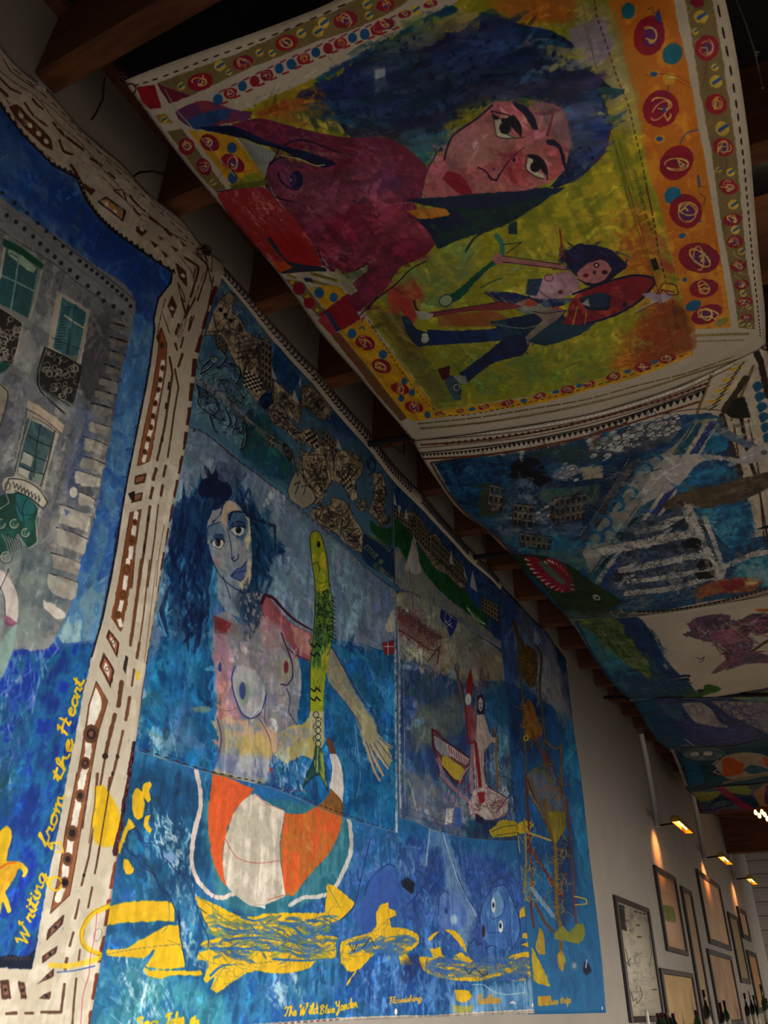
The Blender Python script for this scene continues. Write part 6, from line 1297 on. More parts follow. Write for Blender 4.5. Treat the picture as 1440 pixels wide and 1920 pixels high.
    s.fill("750,550 820,570 870,630 892,700 860,690 820,620 770,575", (24, 22, 56)); s.fill("930,750 980,755 1020,800 1040,870 1050,930 1020,880 1000,800 940,775", (24, 22, 56)); s.line("970,620 940,730", (10, 14), (150, 44, 50), dry=.5); s.line("815,795 740,860 690,930 670,965 640,970 620,950", (4, 8), (50, 18, 50)); s.line("565,905 600,920 640,965 665,975 680,940", 9, (70, 20, 50)); s.ell(760, 862, 9, 12, (40, 30, 50)); s.ell(651, 911, 5, 5, INK)
    s.fill("375,965 400,925 440,930 480,950 515,1000 540,1050 480,1050 420,1010", [(176, 24, 50), (150, 16, 40)], soft=1); s.line("375,965 430,980 480,1000 540,1052", 4, (110, 10, 30)); s.line("265,1020 290,920 340,830 330,800", 7, (50, 40, 90)); s.line("270,1050 320,1110 400,1115 560,1085 700,1055", 5, (40, 60, 120)); s.line("640,570 560,640 430,730 395,810 385,860", 10, (30, 26, 70))
    # body
    s.at(230, 0, 2.88)
    s.fill("590,670 700,640 770,640 950,690 1200,740 1440,745 1560,820 1640,900 1620,1000 1560,1060 1600,1150 1700,1260 1680,1330 1600,1400 1500,1440 1420,1560 1250,1700 1150,1780 1060,1700 1160,1560 1220,1440 1130,1400 1000,1330 900,1160 820,1040 780,950 790,870 850,850 900,850 1000,870 1120,900 1000,830 820,780 700,740 600,700",
           [(140, 34, 62), (120, 32, 66), (156, 48, 76), (110, 34, 70)], soft=1.5)
    s.at(380, 300, 3.4286)
    s.fill("410,100 440,20 500,-20 640,60 800,100 1000,60 1200,-100 1260,100 1300,150 1290,300 1100,330 1000,300 800,380 700,480 600,330 480,210 420,160", [(130, 44, 78), (150, 60, 86), (100, 44, 80)], soft=5); s.fill("900,300 1250,290 1440,460 1440,620 1100,700 900,720 760,600 780,460", [(146, 28, 60), (130, 26, 62), (170, 60, 84)], soft=8); s.fill("1070,180 1260,130 1250,260 1080,240", [(96, 60, 100)], soft=8, a=.5) if False else None
    s.fill("500,330 700,480 740,600 640,440", (90, 36, 70), soft=6, a=.6); s.strokes("560,160 1180,100 1240,640 900,640", 120, 90, 8, [(170, 80, 100), (110, 30, 60), (150, 50, 76), (180, 100, 110)], ang=160, spread=25, a=.3)
    s.smear('430,100 500,-20 1200,-100 1420,460 1000,980 760,600', 500, 60, 11, 160, 40)
    s.ring(590, 130, 190, 150, 10, (22, 20, 60), 20, a0=130, a1=290); s.line("405,100 410,180 470,240 580,268", 8, (22, 20, 60)); s.ell(600, 125, 42, 56, (28, 30, 84), 10); s.ring(570, 125, 26, 36, 10, (110, 60, 110)); s.ell(568, 128, 11, 14, (140, 80, 120)); s.line("485,90 500,130 560,180 610,190 645,140", 10, (22, 22, 66)); s.line("450,20 500,-80 640,-130 900,-40 960,-30", 9, (20, 20, 60))
    s.fill("810,610 900,580 980,620 940,680 860,670", [(160, 70, 90)], soft=4) if False else None; s.ell(905, 632, 34, 26, (110, 36, 60)); s.ring(905, 632, 24, 18, 4, (60, 20, 50)); s.line("740,560 770,660 850,715 940,735 1000,700 1100,645", 7, (40, 16, 50)); s.strokes("830,590 960,560 900,660", 12, 40, 8, [(180, 110, 120)], ang=160, a=.4)
    s.fill("880,735 960,720 1060,670 1065,700 1000,760 950,810", [(110, 120, 80), (150, 150, 120)], soft=2); s.line("1070,660 1110,640", 6, (180, 150, 130))
    s.line("1440,650 1340,700 1240,800 1120,890 1010,1000", 8, (50, 12, 50)); s.line("1120,880 1060,960", 10, (50, 12, 50)); s.fill("920,880 980,960 1020,1020 880,1100 780,1000 735,1010 790,970", [(170, 14, 36), (150, 30, 50), (180, 20, 30)], soft=2); s.fill("780,975 810,970 885,1090 860,1105", (40, 60, 110), sm=False); s.fill("740,1030 790,985 860,1105 830,1125", [(190, 50, 60), (170, 70, 80)], soft=1)
    # red cloth at the left
    s.fill("85,210 160,190 260,160 400,180 500,290 580,360 640,440 720,560 770,680 690,700 580,690 500,700 440,650 360,580 200,400", [(196, 36, 44), (180, 50, 60), (190, 20, 26), (206, 90, 90)], soft=2); s.fill("400,480 600,470 740,640 760,690 640,680 500,640", [(190, 14, 26), (200, 60, 30)], soft=8); s.strokes("140,210 420,190 560,400 300,400", 70, 60, 5, [(214, 120, 120), (200, 80, 90), (220, 160, 150)], ang=60, spread=40, a=.4)
    s.fill("410,490 440,500 520,620 580,660 790,690 800,715 640,720 510,730 490,690 580,690 480,600", (44, 48, 66), soft=1.5); s.fill("430,640 500,650 580,690 490,725", [(216, 80, 30)], soft=1); s.line("330,430 400,520 470,620", 10, (150, 50, 30))
    s.line("90,205 180,190 270,160 400,130", 8, (60, 30, 40))
    # lower-left small borders beyond the arm
    s.fill("490,735 640,720 850,720 960,860 700,880 590,770", CR, sm=False); s.line("550,738 600,760", 14, (180, 150, 40)); s.line("700,730 860,775", 22, (170, 150, 40)); s.line("700,775 890,835", 22, (150, 130, 50)); s.fill("650,755 700,760 710,785 660,780", (40, 60, 90)); s.fill("690,820 860,800 930,860 900,880 790,965", YB_[0], sm=False); dot(s, 750, 852, 30); dot(s, 842, 882, 26)
    s.line("720,735 850,770", 8, (60, 90, 60), dash=(12, 6)); s.fill("530,765 640,780 780,960 740,1000", OL, sm=False); blob(s, 620, 825, 38, 40, inner=False); blob(s, 685, 918, 36, 36, inner=False); s.ell(575, 785, 14, 12, YEL); s.ell(672, 877, 14, 11, YEL); s.ell(737, 965, 14, 11, YEL)
    s.fill("860,690 1000,840 950,870 840,740", (180, 170, 130), sm=False)
    dot(s, 960, 1115, 28, rot=20); blob(s, 1045, 1175, 66, 46, 20); dot(s, 1160, 1250, 26, rot=20); blob(s, 1150, 1325, 66, 44, 20); s.line("1010,1085 1030,1070 1040,1090", 8, (40, 100, 150))
    s.at(700, 350, 2.4828)
    for x, y in ((40, 835), (125, 940), (190, 1025)): blob(s, x, y, 44, 26, 15)
    for x, y in ((40, 780), (145, 905), (180, 958), (252, 1062), (130, 985)): dot(s, x, y, 14)
    for x, y, r in ((305, 1055, 18), (405, 1043, 17), (515, 1025, 26), (625, 1006, 30), (775, 974, 30), (905, 943, 34), (1005, 918, 28), (1118, 884, 34), (1255, 838, 40), (1370, 800, 40)): blob(s, x, y, r, r * .5, -14)
    for x, y in ((460, 1035), (700, 996), (850, 955), (960, 926), (1185, 860), (1310, 815)): s.ell(x, y, 16, 9, (30, 100, 160), -14)
    # small figure
    s.fill("155,110 330,90 500,60 800,0 860,20 700,130 560,200 420,240 300,290 250,200", [(20, 44, 50), (24, 60, 50), (16, 30, 60)], soft=3); s.fill("150,110 330,95 360,130 220,150", [(190, 100, 20), (206, 130, 30)], soft=2); s.fill("140,60 900,0 850,30 600,90 330,100", [(20, 36, 70)], soft=3)
    s.line("430,300 470,240 500,220", 9, (20, 50, 50)); s.fill("630,180 670,160 670,220 630,220", (16, 60, 60))
    s.line("575,230 600,270 590,340 540,370", (24, 18), (50, 130, 110)); s.line("600,270 690,260 620,310", 4, (16, 40, 60)); s.line("560,350 480,420 400,500 340,530", (16, 44), (16, 90, 60)); s.ell(338, 530, 32, 26, [(150, 170, 120)], -30); s.ring(338, 530, 32, 26, 4, (16, 50, 70), -30)
    s.line("570,340 640,345 760,360 860,370 900,380", (26, 18), (176, 110, 110)); s.ell(585, 335, 30, 24, (190, 120, 116)); s.line("600,350 750,368 900,388", 4, (60, 20, 60)); s.line("600,322 760,345 870,362", 4, (60, 20, 60))
    s.fill("870,330 940,270 1020,270 1100,290 1170,350 1180,380 1120,420 1060,470 1000,460 930,400 900,360", [(24, 24, 66), (40, 30, 80)], soft=1.5, rag=1); s.strokes("870,330 1000,260 1170,340 1100,420", 40, 70, 8, [(30, 50, 110), (60, 20, 60), (20, 20, 50)], ang=20, spread=30, a=.7); s.line("1130,300 1200,330", 5, (60, 100, 90)); s.line("905,260 960,300", 6, (16, 30, 60)); s.line("868,200 880,290 890,330", 7, (150, 20, 24))
    s.fill("950,400 1010,350 1070,340 1110,380 1080,430 1020,450 960,430", [(196, 120, 124), (180, 100, 110)]); s.ell(1040, 365, 14, 12, (60, 24, 36)); s.ell(1078, 398, 14, 10, (60, 24, 36)); s.ell(1040, 365, 6, 5, WHT); s.ell(990, 412, 14, 9, (110, 16, 30)); s.ell(1030, 398, 8, 10, (90, 50, 70)); s.line("950,430 1010,455 1060,445 1120,410", 5, (40, 16, 50))
    s.fill("740,450 810,420 900,390 960,440 950,490 860,520 760,540 730,500", [(180, 130, 150), (200, 160, 170)], soft=1.5); s.ell(818, 425, 22, 18, (186, 130, 140)); s.ring(818, 425, 20, 16, 4, (110, 40, 90)); s.ell(872, 490, 12, 9, (110, 40, 60)); s.line("740,450 790,500 840,530", 4, (60, 30, 80)); s.fill("720,430 790,425 760,510 710,500", [(30, 76, 96), (40, 60, 110)], soft=1)
    s.fill("520,490 640,490 760,520 860,520 940,520 860,560 740,570 640,560", [(70, 80, 110), (110, 120, 140), (30, 40, 90)], soft=1.5); 
    for i in range(7): s.line([(520 + 34 * i, 492 + 3 * i), (600 + 30 * i, 555 + 2 * i)], 5, (30, 24, 70))
    s.fill("640,560 720,520 800,560 860,560 900,580 740,600", [(90, 120, 110), (150, 160, 140), (180, 60, 50)], soft=1)
    s.fill("200,590 300,580 450,560 600,535 700,560 600,575 450,580 300,605 220,610", [(150, 60, 60), (130, 40, 56)], soft=1); s.line("200,600 330,578 600,535", 4, (70, 16, 40)); s.line("190,530 200,570 240,600", 12, (96, 16, 26)); s.fill("190,575 280,590 270,610 220,620", (170, 170, 160))
    s.fill("90,520 160,520 200,600 180,640 130,580", [(190, 60, 40), (150, 30, 30)], soft=4); s.fill("300,600 560,580 640,620 560,650 300,650", [(176, 90, 30), (150, 100, 40)], soft=4)
    s.fill("250,665 400,670 550,660 640,650 700,690 600,715 400,730 260,740", [(20, 44, 110), (16, 36, 80), (24, 60, 110)]); s.fill("130,600 165,610 200,660 250,680 262,735 210,745 160,690", [(30, 50, 80), (40, 80, 90)]); s.ell(240, 705, 18, 24, (190, 190, 180))
    s.fill("540,630 700,600 860,570 900,620 860,660 760,680 640,720 580,660", [(20, 50, 80), (16, 36, 70), (24, 70, 90)]); s.fill("640,690 740,700 700,780 560,820 440,910 400,870 520,780", [(30, 44, 90), (20, 50, 100), (24, 30, 70)]); s.fill("370,880 430,880 440,920 380,910", (150, 160, 140)); s.fill("320,870 370,880 410,940 405,990 380,998 340,930", [(20, 44, 60), (60, 90, 100)]); s.ring(388, 935, 14, 14, 4, (190, 190, 160)); s.fill("300,850 360,830 350,890 320,900", (80, 20, 30), soft=2)
    s.line("550,625 640,700 720,780", 4, (30, 16, 50)); s.line("560,640 700,660 780,640", 5, (110, 130, 120)); s.fill("740,580 830,570 900,575 860,620 780,680 720,740 710,700 790,620", [(140, 120, 120), (150, 130, 100), (110, 110, 120)]); s.line("740,580 800,590 900,575 840,640 740,740", 4, (40, 24, 60))
    s.fill("860,620 960,640 1040,630 960,690 800,740 720,720", [(30, 70, 90), (24, 60, 80)])
    s.fill("930,520 1000,470 1110,440 1220,410 1290,415 1312,440 1280,500 1200,560 1100,610 980,640 880,640 900,600", [(150, 24, 36), (130, 20, 40), (170, 60, 50)], soft=1); s.line("930,500 1100,440 1220,412 1300,425 1310,450 1240,530 1120,600 980,640", 10, (20, 20, 70)); s.fill("960,520 1060,490 1100,505 1100,570 1000,575", [(30, 60, 90), (24, 44, 80)]); s.line("960,520 1000,560 1090,572 1105,505", 6, (20, 16, 50)); s.line("950,560 930,640", 6, (190, 160, 50)); s.line("990,590 985,640", 5, (190, 160, 50)); s.ell(1172, 548, 12, 12, (30, 30, 60)); s.fill("970,545 1000,520 1010,560", (180, 170, 160))
    s.fill("1245,500 1300,490 1340,500 1380,490 1400,510 1340,540 1280,520", [(170, 150, 170)]); s.line("1225,580 1290,545 1345,520", 9, (180, 160, 150)); s.line("1220,590 1340,530", 3, (70, 30, 50)); s.line("1320,500 1350,450 1410,460 1420,500 1380,505 1350,480 1330,500", 5, (110, 20, 40)); s.line("1340,480 1400,490", 5, (110, 20, 40))
    s.strokes("700,440 950,400 960,500 760,540", 20, 40, 5, [(150, 150, 180), (190, 160, 180)], ang=160, a=.35); s.line("500,470 560,440 600,425", 5, (16, 90, 50))
    # pattern-paper print along the right inner edge
    s.at(1100, 0, 4.235)
    for q, w in (("0,280 60,470 160,860 200,1080 330,1500 380,1694", 4), ("-40,0 60,470", 3), ("200,1070 360,1694", 3), ("250,1100 420,1694", 3)): s.line(q, w, (70, 64, 40), sm=False, a=.8)
    s.line("60,0 80,130 150,330 250,640 330,830 370,1000 440,1300 520,1694", 8, (84, 24, 34), dash=(34, 20))
    for i in range(16): s.line([(262 + 5 * i, 930 + 3 * i), (290 + 5.5 * i, 1110 + 3 * i)], 2.2, (110, 100, 50), a=.6)
    lettering(s, "APPROVED SEWING", "368,1350 400,1480 440,1640", 22, 3, (60, 60, 34), caps=True, shear=0); s.at(1100, 350, 3.84); lettering(s, "PAPERS AND THE JADE AND WEST", "372,0 410,180 470,350", 20, 2.6, (60, 60, 34), caps=True, shear=0)
    s.line("430,0 480,230 520,480 570,680", 9, (84, 24, 34), dash=(30, 16)); s.line("620,820 650,1040", 8, (84, 24, 34), dash=(24, 14)); s.line("270,0 330,200 420,480 500,720", 3, (70, 64, 30), sm=False); s.line("300,0 380,260 480,640", 3, (70, 64, 30), sm=False); s.line("480,640 560,900 620,1150", 3, (70, 50, 30), sm=False)
    s.fill("458,525 498,510 525,590 484,608", (26, 30, 24), sm=False); 
    for i in range(7): s.line([(488 + 3 * i, 620 + 10 * i), (530 + 3 * i, 608 + 10 * i)], 2, (80, 80, 40), a=.7)
    s.fill("500,330 560,370 590,440 540,430", [(206, 110, 70)], soft=5, a=.6); s.fill("510,480 620,560 640,620 580,610", [(200, 70, 50), (206, 110, 60)], soft=5, a=.7); s.fill("240,190 280,180 300,250 260,280", (150, 120, 40), soft=2, a=.7); s.fill("260,370 285,360 295,400 272,405", (196, 110, 30), soft=2, a=.8)
    s.fill("500,430 560,430 610,560 540,520", [(190, 180, 90)], soft=5, a=.4); s.fill("600,840 700,870 740,1000 640,1030", [(110, 60, 20), (150, 80, 24)], soft=5, a=.7)
    # blobs on orange band
    s.at(1100, 0, 4.235)
    dot(s, 330, 82, 56, (20, 110, 130), 10); dot(s, 682, 425, 76, (20, 110, 130), 30); dot(s, 684, 1550, 58, (24, 110, 140), 50)
    for x, y, rx, ry, r in ((500, 280, 122, 160, 12), (590, 860, 140, 150, 30), (715, 1290, 120, 150, 40), (800, 1660, 130, 110, 50)): blob(s, x, y, rx, ry, r)
    s.fill("540,130 575,70 600,150 585,185", (50, 70, 150)); s.line("480,80 520,50 530,110 580,70", 5, (90, 60, 90)); s.line("640,780 650,680 670,620", 6, (60, 70, 130)); s.ell(540, 580, 44, 34, (230, 160, 40), soft=2); s.ell(535, 585, 28, 20, (40, 90, 160)); s.ell(660, 620, 58, 50, (232, 170, 30), soft=3); s.line("650,620 670,610 690,620", 8, WHT); s.line("560,585 700,600 820,665", 4, (150, 40, 30)); s.line("690,625 830,700", 4, (150, 40, 30)); s.line("465,585 500,610 520,600", 4, (150, 40, 30))
    s.ell(580, 1105, 44, 34, (236, 160, 40), soft=3); s.ell(580, 1100, 27, 19, (30, 90, 160)); s.line("740,1140 790,1060 850,1040 890,1030", 8, (40, 80, 160)); s.ell(885, 1430, 40, 44, (232, 130, 40), soft=3); s.line("885,1395 890,1440 895,1480", 16, (30, 90, 150)); s.line("895,1480 960,1490", 4, (150, 40, 30)); s.line("900,1540 940,1570 930,1630", 4, (140, 30, 30))
    # blobs on right olive band
    s.ell(880, 20, 60, 40, (150, 20, 50)); s.line("790,40 850,50 800,110", 6, (222, 190, 60))
    for x, y, r in ((910, 128, 54), (868, 245, 28), (1020, 530, 30), (1030, 645, 52), (1080, 1018, 58), (1050, 1345, 24), (1145, 1365, 34), (1165, 1622, 40)): ydot(s, x, y, r)
    for x, y, rx, ry in ((958, 375, 92, 104), (1030, 825, 86, 80), (1085, 1165, 84, 72), (1128, 1480, 76, 58)): blob(s, x, y, rx, ry, 20)
    s.line("955,480 940,600 920,690", 4, (140, 30, 30)); s.line("1105,1240 1110,1320 1090,1390", 4, (140, 30, 30)); s.line("1030,900 1010,980 980,1010", 4, (140, 60, 30)); s.line("830,350 900,300", 3, (200, 180, 90))
    s.at(1100, 350, 3.84)
    dot(s, 620, 62, 56, (24, 110, 150), 50)
    for x, y, rx, ry, r in ((712, 180, 120, 110, 50), (810, 510, 150, 108, 10), (845, 730, 106, 66, -10), (868, 918, 118, 66, -20)): blob(s, x, y, rx, ry, r)
    for x, y, rx, ry in ((690, 352, 26, 18), (820, 247, 11, 8), (708, 668, 16, 16), (770, 855, 60, 36), (972, 974, 56, 26)): s.ell(x, y, rx, ry, (24, 100, 150), -25)
    s.line("820,50 855,80 840,130", 4, (60, 60, 90)); s.fill("990,740 1030,980 1040,1010 760,1020 900,1000 970,900", (240, 176, 20), soft=4, a=.6)
    for x, y, rx, ry in ((1030, 10, 60, 40), (1050, 235, 70, 44), (1070, 395, 60, 44), (1095, 570, 60, 38), (1115, 705, 54, 36), (1140, 830, 56, 34), (1150, 945, 46, 28)): blob(s, x, y, rx, ry, -10)
    for x, y, r in ((1060, 128, 34), (1072, 308, 32), (1118, 465, 28), (1130, 765, 26), (1168, 865, 20), (1115, 980, 26), (1175, 1000, 20)): ydot(s, x, y, r)
    for q in ("1060,460 1070,500 1150,530", "1050,560 1090,580 1130,540", "1100,620 1170,640", "1060,640 1120,680 1150,720", "1110,900 1130,860 1200,870"): s.line(q, 4, (222, 196, 120))
    # left yellow/olive bands
    s.at(230, 0, 2.88)
    blob(s, 470, 770, 56, 42, 30); blob(s, 595, 880, 70, 42, 30); dot(s, 590, 797, 26, (40, 90, 150)); dot(s, 595, 960, 27, (40, 90, 150)); blob(s, 345, 790, 46, 44, 60); blob(s, 438, 900, 50, 36, 60); ydot(s, 222, 645, 20); ydot(s, 487, 985, 18); s.fill("590,1000 700,985 770,965 700,930", (150, 160, 30), soft=3); s.fill("575,1000 740,975 790,970 770,1000 600,1020", (110, 120, 30), soft=2)
    s.line("520,960 560,900 640,930 700,920", 3, (190, 90, 20)); s.line("640,760 700,850 770,960", 4, (90, 30, 40), dash=(14, 10), sm=False)
    s.fill("620,740 760,790 830,830 790,880 770,960 700,850", [(170, 166, 140), (150, 160, 150)], sm=False); 
    for i in range(7): s.line([(660 + 22 * i, 770 + 8 * i), (720 + 12 * i, 880 + 2 * i)], 2, (80, 80, 70), a=.7)
    # reaching forearm to the upper-left corner
    s.fill("280,600 440,540 600,590 700,600 690,640 570,665 400,690 320,660", [(150, 36, 60), (170, 60, 74), (110, 50, 100)], soft=1.5); s.fill("330,660 460,600 590,590 560,640 460,680 400,700", [(30, 60, 120), (40, 80, 140)], soft=4); s.fill("380,690 600,680 780,760 1000,820 1160,880 1090,905 980,860 800,790 600,735", [(18, 20, 60), (24, 36, 84)], soft=1.5); s.line("570,680 700,760 850,800 1000,870 1090,895", 12, (18, 18, 54)); s.line("860,840 960,860 1040,895 1090,890", 8, (190, 180, 110)); s.line("900,745 1200,760 1440,740", 4, (110, 50, 70))
    s.strokes("880,700 1440,760 1440,900 1100,860", 50, 110, 5, [(170, 100, 110), (100, 30, 60)], ang=8, a=.4); s.fill("1000,815 1250,830 1080,840", [(180, 120, 120)], soft=3, a=.5)
    # top bands
    for x, y, r in ((420, 440, 70), (650, 335, 54), (885, 230, 62), (1205, 105, 66), (1420, 25, 50)): blob(s, x, y, r, r * .68, -15)
    for x, y, r in ((315, 465, 22), (575, 388, 18), (525, 355, 30), (740, 283, 22), (808, 285, 20), (965, 178, 26), (1085, 122, 30), (1055, 170, 30), (1330, 82, 24), (1320, 22, 26)): ydot(s, x, y, r)
    s.ring(45, 480, 26, 28, 9, (70, 36, 34))
    i = 0
    for t in np.linspace(0, 1, 15):
        x = 515 + 925 * t; y = 535 - 400 * t - 20 * math.sin(3.1 * t)
        if i % 3 == 1: blob(s, x, y, 36, 30, -20)
        elif i % 3 == 2: dot(s, x, y - 6, 24, (24, 90, 150))
        else: dot(s, x, y, 26, (170, 24, 40) if i % 2 else (24, 90, 150))
        s.line([(x + 20, y + 26), (x + 50, y + 14)], 10, (170, 24, 40)); s.line([(x + 6, y - 36), (x + 34, y - 50)], 8, (150, 40, 90)); i += 1
    s.at(700, 0, 2.88); blob(s, 60, 130, 56, 30, -15); blob(s, 170, 75, 36, 20, -15); blob(s, 310, 20, 40, 18, -15); ydot(s, 230, 52, 26)
    # bottom stripes
    s.at(780, 650, 2.1818)
    s.line("10,315 250,290 470,255 700,215 900,160 1100,110 1300,40", 6, OL, dash=(60, 6)); s.line("20,335 260,312 500,275 720,230 950,170 1150,105 1310,55", 9, OL); s.line("20,335 500,275 950,170 1300,62", 2.5, WHT, dash=(3, 9))
    s.at(1100, 350, 3.84); s.line("760,1075 950,1065 1160,1060", 22, (170, 150, 90)); s.line("770,1075 1160,1060", 8, OL, dash=(20, 12)); s.line("760,1115 950,1110 1130,1105", 12, OL, dash=(9, 6))
    # dashes printed on hem at the top-left corner cross
    s.at(0, 0, 1)
    s.line("310,168 330,205 345,222 440,330", 2.0, (170, 158, 140)); s.fill("700,125 722,122 726,170 704,172", (120, 140, 170), soft=2, a=.45); s.fill("703,130 722,126 723,142 704,148", (210, 216, 224), soft=1, a=.7)
paint_G1(G1)
rootG1 = tag(empty('ceiling_cloth', tuple(K1)), 'nearest ceiling cloth, painted with a blue-haired woman on yellow and red-dotted borders', 'painted cloth')
MG1 = G1.material('woman_cloth_paint', 0.55, 0.35)
G1.mesh('cloth_panel', MG1, 80, 90, 0.004, rootG1)
G1.at(0, 0, 1)
G1.stitches("246,162 300,145 395,108 480,78 560,46 650,6", 0.026, 0.024, rootG1)
G1.stitches("244,168 300,258 350,322 418,400 470,460 534,536 604,628 672,706 772,822", 0.02, 0.016, rootG1)
G1.stitches("1345,0 1375,153 1393,283 1404,400 1411,480 1422,584 1426,632", 0.026, 0.02, rootG1)
G1.stitches("690,598 823,774 1000,752 1200,697 1290,662", 0.02, 0.016, rootG1)

def side_sheet(Ka, Kb, L, B, T, base, seed, res, belly=0.0, rz0=0.08, rz1=0.08):
    """cloth between seam Ka (near) and seam Kb (far)"""
    return ceil_sheet(Kb, rgt(Kb, rz1), Ka, rgt(Ka, rz0), L, "", B, T, base, seed, res, belly)
K1b = K1 + np.array([0.0, 0.006, 0.0])
R1b = R1 + np.array([0.0, 0.006, 0.0])
K2r = rgt(K2, 0.12)
G2 = ceil_sheet(K2, K2r, K1b, R1b, "1017,1112 985,1077 963,1045 940,1023 915,997 873,968 844,940 825,908 792,864", "",
                "1109,1160 1179,1157 1262,1147 1346,1133 1440,1117", "870,817 963,803 1101,780 1238,739 1330,702 1376,679", CR, 82, 420)
def paint_G2(s):
    s.at(780, 650, 2.1818)
    # inner picture ground
    s.fill("78,478 180,455 350,440 600,400 760,350 900,315 1060,280 1200,270 1330,320 1440,330 1500,700 1500,1010 1400,1010 1200,1040 1000,1080 760,1105 560,1100 450,980 390,850 330,780 250,715 160,630", [(20, 76, 120), (40, 96, 140), (14, 56, 100)], sm=False, soft=1)
    s.line("60,475 200,455 350,438 600,398 760,345 860,310", 7, (96, 50, 30)); s.line("60,475 110,560 165,640 250,722 330,780 400,850", 9, (110, 62, 36)); s.line("20,470 80,570 140,650 220,725 300,780 390,860", 5, (40, 26, 24))
    s.fill("80,480 250,460 380,470 400,560 330,620 240,690 160,620", [(8, 60, 110), (20, 96, 150), (6, 40, 84)], soft=5); s.strokes("110,500 300,480 330,600 170,620", 60, 26, 4, [(60, 140, 180), (10, 50, 100), (90, 160, 190)], ang=30, spread=60, a=.5)
    s.fill("380,560 640,560 760,600 690,760 620,760 380,800 330,740", [(70, 104, 140), (40, 80, 120), (110, 130, 150)], soft=6); s.fill("560,500 760,540 900,420 960,400 860,560 720,740 620,700", [(14, 60, 110), (10, 40, 84)], soft=6); s.fill("350,780 520,760 720,830 740,960 640,900 480,860", [(60, 110, 130), (90, 130, 110), (30, 90, 130)], soft=5)
    s.fill("380,440 600,410 800,370 840,430 700,480 500,460", [(50, 80, 84), (30, 60, 80)], soft=4)
    s.strokes("350,440 860,380 760,760 380,780", 170, 60, 4, [(110, 140, 150), (20, 50, 80), (60, 110, 110), (10, 30, 60), (90, 110, 60)], ang=10, spread=20, a=.5); s.scribble("330,480 860,420 740,760 360,780", 170, 50, 2.4, (10, 16, 30), a=.8)
    s.fill("270,570 330,560 365,590 345,690 260,690", [(70, 76, 40), (50, 66, 40)], soft=1.5); s.fill("390,480 440,455 500,460 540,520 565,550 520,575 450,540 390,540", (12, 14, 20), soft=1); s.fill("560,510 640,480 670,500 640,540 560,540", [(130, 140, 160), (170, 176, 190)], soft=1.5); s.fill("675,495 765,485 768,535 685,545", (176, 166, 146), soft=1.2); s.line("560,570 680,515", 4, INK); s.line("765,510 940,530", 5, INK); s.line("860,560 930,555", 5, INK)
    for x, y in ((640, 500), (600, 495), (625, 520), (655, 545), (590, 530), (610, 480), (480, 660), (500, 680), (520, 665), (545, 690), (560, 670), (470, 690), (580, 680), (500, 700), (535, 655), (560, 700)): s.ell(x, y, 13, 7, (196, 196, 190), -20); s.ring(x, y, 13, 7, 2, INK, -20)
    s.fill("560,650 600,645 605,690 570,720 545,700", (14, 16, 20)); s.fill("395,650 440,660 440,690 400,680", (110, 140, 120)); s.line("310,710 400,700 480,715", 12, (120, 150, 150)); s.line("630,610 690,612", 12, (176, 176, 160), dash=(4, 3)); s.fill("380,800 440,760 640,800 680,830 560,840 400,830", [(30, 120, 170), (50, 110, 140)], soft=2)
    s.line("540,745 620,755", 14, (60, 90, 110)); s.fill("500,590 760,560 740,640 520,640", [(60, 110, 100), (96, 110, 70), (40, 90, 110)], soft=3, a=.8); s.fill("610,660 680,680 660,710 600,700", [(150, 120, 90)], soft=2)
    # cobbled / bubbled quay
    s.fill("700,430 800,360 900,330 1010,300 1090,290 1060,370 960,420 850,440", [(120, 124, 130), (60, 70, 90)], soft=3); rg = np.random.default_rng(9)
    for _ in range(90):
        t = rg.random(); x = 700 + 370 * t + rg.normal(0, 10); y = 425 - 110 * t + rg.normal(0, 26); r = 6 + 9 * rg.random()
        s.ell(x, y, r * 1.4, r * .8, (190, 192, 188), -20); s.ring(x, y, r * 1.4, r * .8, 2.2, (16, 20, 30), -20)
    s.fill("880,470 920,450 800,650 720,760 690,800 680,780 760,640", [(70, 70, 70), (90, 90, 90)], soft=1); s.scribble("880,470 920,450 800,650 700,800 680,780", 70, 26, 2, (20, 20, 24)); s.line("870,460 760,650 670,770", 3, (190, 186, 176), dash=(8, 5))
    # pale wave panel with curls, diagonal stripes
    s.fill("930,470 1040,420 1150,300 1240,290 1090,520 980,680 860,860 740,980 680,840 740,740 850,600", [(176, 166, 150), (120, 140, 140)], sm=False, soft=1)
    for x, y, r in ((970, 470, 40), (935, 500, 30), (870, 600, 34), (820, 650, 30), (760, 720, 40), (790, 770, 34), (740, 780, 30)): s.ring(x, y, r, r * .7, 11, (20, 100, 150), a0=160, a1=430); s.fill([(x - r, y), (x - r * 1.5, y + r), (x - r * .4, y + r * .9)], [(20, 100, 150), (60, 140, 170)])
    for o, c, w in ((0, (60, 110, 110), 8), (24, (30, 100, 120), 24), (50, CR, 16), (74, (40, 60, 140), 26), (98, CR, 12)):
        s.line([(1136 + o, 318), (1060 + o, 440), (920 + o, 660), (700 + o, 950)], w, c, sm=False)
    s.line("1140,310 700,950", 3, (20, 60, 60), sm=False); s.line("1160,320 1045,480", 20, (20, 90, 110), sm=False); s.line("900,700 760,900", 16, (24, 40, 60), sm=False)
    # right-hand striped border
    s.fill("1240,240 1330,100 1440,60 1500,60 1500,760 1390,780 1330,500", CR, sm=False)
